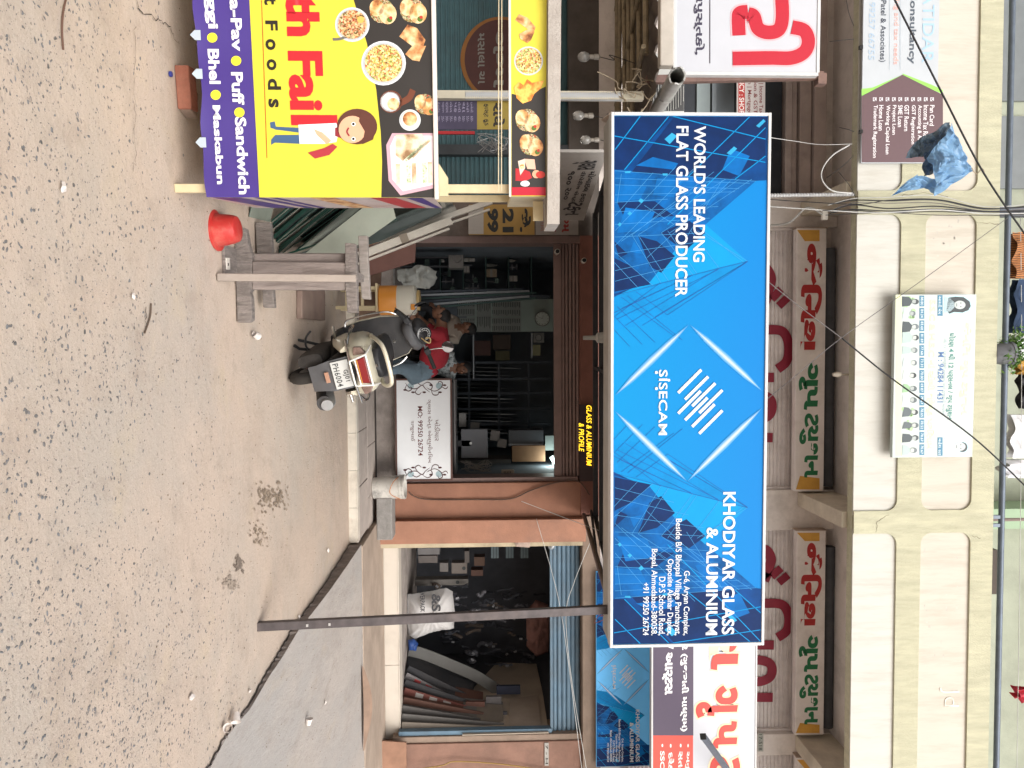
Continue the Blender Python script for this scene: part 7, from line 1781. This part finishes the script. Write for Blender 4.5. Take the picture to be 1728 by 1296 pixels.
# hanging dark mass: coils, straps and frames hung in rows across the back
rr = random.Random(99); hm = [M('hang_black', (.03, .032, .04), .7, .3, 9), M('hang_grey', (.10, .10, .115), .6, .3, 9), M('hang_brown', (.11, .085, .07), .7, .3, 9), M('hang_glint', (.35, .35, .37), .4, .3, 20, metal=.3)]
for k in range(95):
    x = rr.uniform(730, 925); y = rr.uniform(985, 1125)
    if y > 1085 and x < 800: continue
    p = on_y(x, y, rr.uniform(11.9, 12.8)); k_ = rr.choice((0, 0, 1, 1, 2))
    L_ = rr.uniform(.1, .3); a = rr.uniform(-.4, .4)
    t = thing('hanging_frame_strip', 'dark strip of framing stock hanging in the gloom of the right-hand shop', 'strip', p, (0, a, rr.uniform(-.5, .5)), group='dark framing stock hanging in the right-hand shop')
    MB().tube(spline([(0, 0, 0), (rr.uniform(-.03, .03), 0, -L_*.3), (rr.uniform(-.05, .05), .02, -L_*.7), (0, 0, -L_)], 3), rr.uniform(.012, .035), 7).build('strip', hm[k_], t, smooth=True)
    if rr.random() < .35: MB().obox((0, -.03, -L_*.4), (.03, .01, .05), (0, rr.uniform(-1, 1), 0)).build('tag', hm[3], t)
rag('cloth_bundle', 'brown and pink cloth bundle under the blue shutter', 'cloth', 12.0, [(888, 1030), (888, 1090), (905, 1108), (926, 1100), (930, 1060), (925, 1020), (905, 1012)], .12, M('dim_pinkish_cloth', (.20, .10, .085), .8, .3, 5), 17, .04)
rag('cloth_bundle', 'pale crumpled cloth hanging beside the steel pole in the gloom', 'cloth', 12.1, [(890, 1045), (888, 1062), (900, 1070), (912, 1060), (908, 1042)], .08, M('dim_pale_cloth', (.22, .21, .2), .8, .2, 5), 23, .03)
rag('blue_bag', 'small blue bag on the floor beside the white sack', 'bag', 11.4, [(688, 1080), (690, 1096), (702, 1098), (706, 1086), (698, 1078)], .06, M('blue_bag_plastic', (.02, .06, .22), .5, .1, 5), 29, .02)
# loose paper stuck to the jamb, round lock
t = thing('torn_leaflet', 'torn white and orange leaflet stuck to the cream jamb', 'paper', on_y(868, 915, 10.1)); MB().add([(0, 0, 0), (.05, -.03, .02), (.07, -.02, .20), (-.02, 0, .22), (-.03, -.01, .08)], [(0, 1, 2, 3, 4)]).build('paper', M('leaflet_paper', (.40, .30, .25), .7, .3, 14), t)
p = on_y(930, 921, 10.28); t = thing('shutter_lock', 'round steel lock boss at the corner of the blue shutter', 'lock', p); MB().lathe([(.045, 0), (.045, -.03), (.03, -.04), (.001, -.04)], axis='y', n=20, cap=False).build('boss', glint, t, smooth=True); MB().lathe([(.018, -.041), (.015, -.055), (.001, -.055)], axis='y', n=14, cap=False).build('keyway', M('machine_grey'), t)
# ================================================================== cables, cloth and things on the balcony
cabm = M('black_cable', (.02, .02, .022), .6); cabg = M('grey_cable', (.13, .12, .12), .6, .1, 9); cabw = M('white_cable', (.5, .5, .48), .5)
def wire(nm, label, P, r, m_, k=8, cat='cable'):
    W_ = [on_y(*p) for p in P]; o = W_[0]
    t = MB().tube(spline([w-o for w in W_], k), r, 6).build(nm, m_, None, smooth='all'); t.location = o; tag(t, label, cat); return t
wire('overhead_cable', 'thick black cable crossing the accountants\' banner from the top left corner', [(1480, -60, 7.0), (1510, 0, 7.0), (1590, 158, 7.0), (1660, 292, 7.0), (1740, 410, 7.0)], .0085, cabm)
wire('overhead_cable', 'thick black cable running over the faded hoarding to the upper right', [(1420, 570, 7.3), (1504, 638, 7.3), (1641, 737, 7.3), (1740, 830, 7.3)], .0078, cabm)
wire('overhead_cable', 'thinner end of the cable dropping to the top edge of the blue sign', [(1292, 472, 6.8), (1350, 518, 7.0), (1421, 571, 7.3)], .004, cabg)
wire('overhead_cable', 'thin grey wire crossing in front of the upper shutter up to the balcony rail', [(1290, 677, 6.9), (1350, 628, 7.1), (1420, 570, 7.3), (1560, 470, 7.9), (1700, 368, 8.6)], .0035, cabg)
rr = random.Random(44)
for i in range(9):
    y = 336+i*3.2+rr.uniform(-2, 2)
    P = [(1395+rr.uniform(-10, 10), y+rr.uniform(-6, 14), 8.75), (1440, y+2+rr.uniform(-4, 4), 8.68), (1500, y+rr.uniform(-5, 5), 8.6), (1580, y+rr.uniform(-6, 4), 8.6), (1660, 350+i*1.4+rr.uniform(-2, 2), 8.62), (1735, 345+i*2.5, 8.6)]
    if i in (2, 6): P[0] = (1290, 330+i*3, 8.9)
    wire('bundled_cable', 'one of the loosely bundled cables running down the balcony beside the first rib', P, rr.choice((.004, .005, .007)), [cabm, cabg, cabw][0 if i % 3 else (1 if i % 2 else 2)])['group'] = 'bundled cables on the balcony'
wire('white_cable_loop', 'white cable hanging in a big loop below the accountants\' banner', [(1433, 245, 8.7), (1405, 262, 8.6), (1388, 285, 8.6), (1388, 305, 8.6), (1405, 322, 8.6), (1437, 326, 8.65)], .008, cabw)
wire('thin_wire', 'thin pale wire from the blue sign to the balcony underside', [(1292, 231, 6.5), (1340, 238, 7.5), (1385, 244, 8.4), (1438, 243, 8.7)], .003, cabw)
wire('thin_wire', 'thin dark wire curling below the balcony edge at the far left', [(1425, -20, 8.6), (1432, 20, 8.6), (1441, 44, 8.6)], .003, cabm)
wire('thin_wire', 'short dark wire stub sticking out of the balcony edge', [(1400, 70, 8.6), (1420, 68, 8.6), (1441, 66, 8.7)], .003, cabm)
for i, (a, b) in enumerate((((1395, 300), (1441, 262)), ((1416, 215), (1441, 222)), ((1415, 290), (1445, 335)))):
    wire('thin_wire', ['dark wire crossing inside the white cable loop', 'tiny dark wire end under the brown part of the banner', 'dark wire running into the cable bundle'][i], [(a[0], a[1], 8.7), ((a[0]+b[0])/2+3, (a[1]+b[1])/2, 8.65), (b[0], b[1], 8.7)], .0035, cabm)
# ribbed clear conduit running up to the balcony
a = on_y(1290, 330, 8.9); b = on_y(1441, 328, 8.72); d = b-a; N = 90; prof = [a-a+d*(i/N) for i in range(N+1)]
t = MB().tube(prof, [.024 if i % 3 else .017 for i in range(N+1)], 10).build('spiral_conduit', M('clear_conduit', (.42, .42, .42), .3, .3, 30), None, smooth='all'); t.location = a; tag(t, 'clear spiral plastic conduit full of wires rising to the balcony edge', 'conduit')
t = thing('switch_box', 'small grey junction boxes and wires on the plaster column by the conduit', 'box', on_y(1395, 362, 9.2))
B((-.05, 0, -.05), (.06, .05, .02)).build('box', M('white_plastic'), t, bevel=.005); MB().tube(spline([(0, 0, -.05), (-.1, .1, -.2), (.05, .3, -.35), (.0, .8, -.5)], 6), .012, 8).build('pipe', M('grey_pvc'), t, smooth=True)
for P, lb in (([(880, 846, 9.3), (930, 865, 9.3), (1010, 895, 9.0)], 'thin pale wire slanting in front of the blue shutter, the upper one'), ([(905, 875, 9.2), (940, 1000, 9.0), (958, 1110, 8.8), (982, 1300, 8.6)], 'thin white wire sagging across the blue shutter'), ([(1000, 905, 9.0), (968, 985, 9.0), (955, 1040, 9.0), (965, 1150, 8.9), (990, 1300, 8.7)], 'second white wire sagging beside the first over the blue shutter')):
    wire('thin_wire', lb, P, .0035, cabw)
wire('wall_cable', 'dark brown cable looping down the orange pillar into the bucket', [(690, 830, 9.95), (700, 838, 10.1), (725, 843, 10.19), (800, 843, 10.19), (860, 842, 10.19), (895, 828, 10.19), (935, 815, 10.19), (975, 812, 10.15), (995, 835, 10.1)], .009, M('brown_cable', (.09, .05, .035), .6))
wire('wall_cable', 'yellow-brown cable along the foot of the right pier', [(690, 1300, 10.1), (745, 1292, 10.15), (770, 1285, 10.18), (850, 1290, 10.18), (950, 1305, 10.2)], .008, M('ochre_cable', (.32, .2, .06), .6))
# hook on the ceiling, small lamp
t = thing('ceiling_hook', 'small lamp holder hanging under the corridor ceiling', 'lamp holder', on_y(1418, 632, 9.0)); MB().lathe([(.02, -.09), (.03, -.05), (.03, .0), (.012, .02), (.01, .3)], n=12).build('holder', M('old_ivory'), t, smooth=True)

# ---- blue plastic sheet caught on the cable
def crumple(nm, label, cat, tris, m_, seed, amp, sub=10):
    """a torn sheet: triangulated panels given as (x, y, depth) corners, shared edges, then crumpled"""
    pts_ = {}; V = []; F = []
    o = on_y(*tris[0][0])
    def vid(p):
        k = (round(p.x, 4), round(p.y, 4), round(p.z, 4))
        if k not in pts_: pts_[k] = len(V); V.append(p)
        return pts_[k]
    for T in tris:
        a, b, c = [on_y(*q)-o for q in T]
        for i in range(sub):
            for j_ in range(sub-i):
                P = lambda i_, j2: vid(a+(b-a)*(i_/sub)+(c-a)*(j2/sub))
                F.append((P(i, j_), P(i+1, j_), P(i, j_+1)))
                if i+j_ < sub-1: F.append((P(i+1, j_), P(i+1, j_+1), P(i, j_+1)))
    out = []
    for p in V:
        q = p*5.5+Vector((seed, seed*.7, 0)); r_ = 1-2*abs(mnoise.noise(q)); r2 = 1-2*abs(mnoise.noise(q*2.1+Vector((3, 1, 7))))
        out.append(p+Vector((amp*.5*mnoise.noise(q*1.3), amp*(r_+.6*r2+.45*(1-2*abs(mnoise.noise(q*4.3+Vector((7, 2, 1)))))), amp*.5*mnoise.noise(q*1.6+Vector((9, 9, 9))))))
    t = MB().add(out, F).build(nm, m_, None, smooth=False); t.location = o
    s_ = t.modifiers.new('thick', 'SOLIDIFY'); s_.thickness = .002
    tag(t, label, cat); return t
bt = bpy.data.materials.new('blue_plastic_film'); bt.use_nodes = True; nn_ = bt.node_tree.nodes; b_ = nn_['Principled BSDF']; b_.inputs['Base Color'].default_value = (.26, .45, .63, 1); b_.inputs['Roughness'].default_value = .35
tr_ = nn_.new('ShaderNodeBsdfTranslucent'); tr_.inputs[0].default_value = (.3, .55, .85, 1); ms = nn_.new('ShaderNodeMixShader'); ms.inputs[0].default_value = .4
bt.node_tree.links.new(b_.outputs[0], ms.inputs[1]); bt.node_tree.links.new(tr_.outputs[0], ms.inputs[2]); bt.node_tree.links.new(ms.outputs[0], nn_['Material Output'].inputs[0])
gt_ = M('grey_tarpaulin', (.07, .105, .14), .5, .4, 9, dirt=(.22, .28, .30), dirt_amt=.6)
Yc = 7.35
crumple('blue_plastic_sheet', 'crumpled light blue plastic sheet caught on the black cable', 'plastic sheet', [
    ((1612, 204, Yc), (1647, 287, Yc), (1598, 232, Yc-.1)), ((1598, 232, Yc-.1), (1647, 287, Yc), (1598, 270, Yc-.2)), ((1598, 232, Yc-.1), (1598, 270, Yc-.2), (1572, 262, Yc-.1)),
    ((1598, 270, Yc-.2), (1647, 287, Yc), (1583, 298, Yc-.12)), ((1572, 262, Yc-.1), (1598, 270, Yc-.2), (1583, 298, Yc-.12)), ((1583, 298, Yc-.12), (1647, 287, Yc), (1584, 330, Yc-.05)), ((1583, 298, Yc-.12), (1584, 330, Yc-.05), (1568, 314, Yc)),
    ((1583, 298, Yc-.12), (1568, 314, Yc), (1547, 294, Yc-.1)), ((1547, 294, Yc-.1), (1568, 314, Yc), (1511, 328, Yc+.02))], bt, 3, .05)
crumple('dark_tarpaulin', 'dark grey-blue tarpaulin hanging behind the light blue plastic sheet', 'tarpaulin', [
    ((1612, 203, Yc+.1), (1598, 236, Yc+.1), (1575, 222, Yc+.08)), ((1575, 222, Yc+.08), (1598, 236, Yc+.1), (1562, 262, Yc+.08)), ((1575, 222, Yc+.08), (1562, 262, Yc+.08), (1548, 236, Yc+.06)), ((1548, 236, Yc+.06), (1562, 262, Yc+.08), (1531, 267, Yc+.05)),
    ((1562, 262, Yc+.08), (1598, 236, Yc+.1), (1582, 290, Yc+.1)), ((1562, 262, Yc+.08), (1582, 290, Yc+.1), (1562, 296, Yc+.06))], gt_, 11, .05)
t = thing('wire_knot', 'twisted wire knot tying the blue plastic to the cable', 'wire', on_y(1650, 289, Yc)); MB().tube(spline([(-.03, 0, -.06), (.02, .02, 0), (-.02, -.02, .03), (.03, 0, .07)], 4), .006, 5).build('wire', M('straw_rope'), t)

# ---- laundry on the top balcony
line = wire('clothes_line', 'thin clothes line above the balcony rail', [(1722, 366, 9.0), (1724, 600, 9.0), (1722, 880, 9.0), (1716, 1300, 9.0)], .004, cabw)
def stripes(nm, c1, c2, sc_):
    m = bpy.data.materials.new(nm); m.use_nodes = True; n = m.node_tree.nodes; l = m.node_tree.links; b = n['Principled BSDF']; b.inputs['Roughness'].default_value = .9
    tc = n.new('ShaderNodeTexCoord'); w = n.new('ShaderNodeTexWave'); w.inputs['Scale'].default_value = sc_; w.inputs['Distortion'].default_value = 3; w.inputs['Detail Scale'].default_value = .6; l.new(tc.outputs['Object'], w.inputs['Vector'])
    mx = n.new('ShaderNodeMix'); mx.data_type = 'RGBA'; mx.inputs[6].default_value = (*c1, 1); mx.inputs[7].default_value = (*c2, 1); l.new(w.outputs['Fac'], mx.inputs[0]); l.new(mx.outputs[2], b.inputs['Base Color']); m.diffuse_color = (*c1, 1); return m
def garment(label, y0, y1, xb, xt, m_, seed, cat='clothes', Y=9.05, hole=0):
    """a hanging garment with folds: a pleated sheet, doubled over the line"""
    o = on_y(xt, (y0+y1)/2, Y); l = on_y(xt, y0, Y).x-o.x; r = on_y(xt, y1, Y).x-o.x; h = on_y(xb, (y0+y1)/2, Y).z-o.z
    V = []; F = []; nu, nw = 18, 8
    for s_ in (-1, 1):
        for j_ in range(nw+1):
            for i in range(nu+1):
                f = i/nu; g_ = j_/nw; u = l+(r-l)*f
                V.append((u+.02*mnoise.noise(Vector((f*4, g_*3, seed))), s_*(.012+.05*g_)+.05*g_*math.sin(f*11+seed)+.03*mnoise.noise(Vector((f*6, g_*4, seed+s_))), h*g_*(1+.12*mnoise.noise(Vector((f*3, 0, seed*2+s_))))+.0))
    for q in range(2):
        for j_ in range(nw):
            for i in range(nu):
                a = q*(nu+1)*(nw+1)+j_*(nu+1)+i; F.append((a, a+1, a+nu+2, a+nu+1))
    for i in range(nu): F.append((i, i+1, (nu+1)*(nw+1)+i+1, (nu+1)*(nw+1)+i))
    t = MB().add(V, F).build('hanging_garment', m_, None, smooth='all'); t.location = o; tag(t, label, cat, 'laundry on the top balcony')
garment('orange and black striped shirt hanging on the top balcony', 392, 470, 1706, 1740, stripes('striped_cloth', (.55, .22, .07), (.03, .02, .02), 14), 1)
garment('dark blue garment hanging between the striped and the white one', 472, 562, 1708, 1740, M('navy_cloth', (.025, .045, .09), .9, .3, 6), 5)
garment('white shirt hanging just above the potted plant', 566, 604, 1704, 1740, M('white_cloth', (.70, .70, .72), .9, .06, 6), 8)
garment('ochre garment hanging at the right of the plant', 606, 632, 1714, 1740, M('ochre_cloth', (.45, .25, .05), .9, .1, 6), 9)
garment('black garment hanging beside the ochre one', 632, 690, 1722, 1742, M('black_cloth', (.03, .03, .035), .9, .2, 6), 12)
garment('large white cloth with a corner hanging over the rail', 700, 772, 1703, 1740, M('white_cloth'), 14)
garment('white towel hanging lowest beside the large white cloth', 776, 806, 1692, 1740, M('white_cloth'), 21)
garment('small pink-red cloth hanging at the right end of the balcony', 1160, 1180, 1714, 1740, M('pink_red_cloth', (.55, .06, .09), .9, .1, 6), 25)
# potted plant on the parapet
o = on_y(1687, 597, YF+.07)
pl_ = thing('potted_plant', 'grey pot with trailing green leaves standing on the balcony parapet', 'plant', (o.x, YF+.08, FT))
ph = on_y(1705, 597, YF+.07).z-FT
MB().lathe([(.10, 0), (.11, .01), (.14, ph*.85), (.15, ph*.87), (.15, ph), (.13, ph), (.125, ph*.9)], n=20).build('pot', M('grey_pot', (.16, .165, .18), .7, .15, 9), pl_, smooth=True)
rr = random.Random(50); stem = M('green_stem', (.09, .16, .05), .7)
lf = [M('leaf_green', (.07, .17, .03), .6, .2, 30), M('leaf_pale', (.16, .27, .07), .6, .2, 30)]
LV = [([], []), ([], [])]
for k in range(14):
    a = rr.uniform(0, 6.28); d = rr.uniform(.12, .34); s0 = Vector((0, 0, ph-.02)); s1 = Vector((math.cos(a)*.1, math.sin(a)*.06-.02, ph+rr.uniform(.02, .14))); s2 = Vector((math.cos(a)*d, math.sin(a)*.10-.04, ph+rr.uniform(-.18, .08)))
    P = spline([s0, s1, s2], 5); MB().tube(P, .003, 4).build('stem', stem, pl_)
    for p in P[2:]:
        for q in range(6):
            c = p+Vector([rr.uniform(-.05, .05) for _ in range(3)]); n1 = Vector([rr.uniform(-1, 1) for _ in range(3)]).normalized()*rr.uniform(.016, .032); n2 = n1.cross(Vector([rr.uniform(-1, 1) for _ in range(3)])).normalized()*rr.uniform(.009, .016)
            V, F = LV[rr.random() < .4]; b = len(V); V += [c-n1, c+n2, c+n1, c-n2]; F.append((b, b+1, b+2, b+3))
for (V, F), m_ in zip(LV, lf):
    q = MB().add(V, F).build('leaves', m_, pl_); q['kind'] = 'stuff'

# ================================================================== litter on the ground
pm_ = M('paper_cup_white', (.62, .56, .52), .7, .15, 30)
def litter(nm, label, x, y, kind, seed, z=0.004, s=1.0):
    p = on_z(x, y, z); rg = random.Random(seed); t = thing(nm, label, 'litter', (p.x, p.y, z+.003), (0, 0, rg.uniform(0, 6)))
    if kind == 'cup':
        rot = Matrix.Rotation(R(80), 3, 'X'); MB().lathe([(.022*s, 0), (.031*s, .06*s), (.034*s, .062*s), (.03*s, .058*s), (.021*s, .003)], n=16, cap=False, c=(0, 0, .03*s), tilt=rot).build('cup', pm_, t, smooth=True)
    else:
        V = []; n = 7
        for k in range(n): a = 6.28*k/n; V.append((.03*s*math.cos(a)*rg.uniform(.6, 1.2), .02*s*math.sin(a)*rg.uniform(.6, 1.2), rg.uniform(0, .016)*s))
        V.append((0, 0, .02*s)); MB().add(V, [(k, (k+1) % n, n) for k in range(n)]).build('paper', pm_, t)
litter('paper_cup', 'white paper cup lying just before the jagged edge, the upper one', 390, 1203, 'cup', 1, s=.9); litter('paper_cup', 'white and orange paper cup beside the first, nearer the road', 378, 1230, 'cup', 2, s=.8)
litter('paper_scrap', 'small crumpled paper at the jagged edge, between pole and cups', 420, 1165, 'p', 3, s=.7); litter('paper_scrap', 'tiny white scrap right at the jagged edge above the pole foot', 503, 1041, 'p', 4, s=.8)
litter('paper_scrap', 'white scrap on the road near the kerb corner', 552, 929, 'p', 5, s=1.0); litter('paper_cup', 'crushed white cup lying on the raised apron', 514, 1223, 'cup', 6, aph(5.9), .9)
litter('paper_scrap', 'dark and white wrapper on the raised apron', 547, 1184, 'p', 7, aph(6.8), 1.1); litter('paper_scrap', 'white leaf-shaped scrap on the road at lower right', 321, 1177, 'p', 8, s=1.0)
litter('paper_cup', 'white ring of a squashed cup lying behind the trestle foot', 422, 563, 'cup', 9, s=.8); litter('paper_scrap', 'small white scrap on the stony road at the left', 222, 500, 'p', 10, s=.7)
litter('paper_scrap', 'thin white scrap among the stones near the cart', 103, 315, 'p', 11, s=.8)
p = on_z(285, 125, 0); t = thing('blue_stopper', 'small dark blue bottle cap on the road before the cart', 'cap', (p.x, p.y, .004)); MB().lathe([(.014, 0), (.014, .010), (.011, .012)], n=14).build('cap', M('blue_cap', (.03, .04, .2), .4), t)
P = [on_z(x, y, 0) for x, y in ((103, 84), (101, 50), (103, 20), (110, -10))]; o = P[0]; t = MB().tube(spline([q-o+Vector((0, 0, .008)) for q in P], 6), .0035, 6).build('wire_piece', M('rusty_brown_wire', (.12, .06, .04), .7), None); t.location = o; tag(t, 'piece of brown wire lying on the stony road at the far left', 'wire')
P = [on_z(x, y, 0) for x, y in ((252, 512), (250, 535), (241, 562))]; o = P[0]; t = MB().tube(spline([q-o+Vector((0, 0, .008)) for q in P], 6), .004, 6).build('twig', M('dark_twig', (.10, .07, .05), .8), None); t.location = o; tag(t, 'thin dark twig lying on the road in front of the trestle', 'twig')
# pebbles and grit sprinkled on the apron and pavement
rr = random.Random(61); g = MB()
for k in range(900):
    y = rr.uniform(3.6, 8.4); x = rr.uniform(-2.4, 4.5)
    r_ = rr.uniform(.002, .007); z = .003
    on_ap = False
    for i in range(len(top)-1):
        if top[i].y <= y <= top[i+1].y and x > top[i].x: on_ap = True; z = aph(y)+.001
    V = [(x+r_*math.cos(6.28*q/5)*rr.uniform(.6, 1.2), y+r_*math.sin(6.28*q/5)*rr.uniform(.6, 1.2), z) for q in range(5)]+[(x, y, z+r_*.6)]
    g.add(V, [(q, (q+1) % 5, 5) for q in range(5)])
tag(g.build('grit', M('grit_brown', (.16, .115, .08), .9, .3, 60)), 'fine brown grit scattered over the road and the apron', 'grit', kind='stuff')
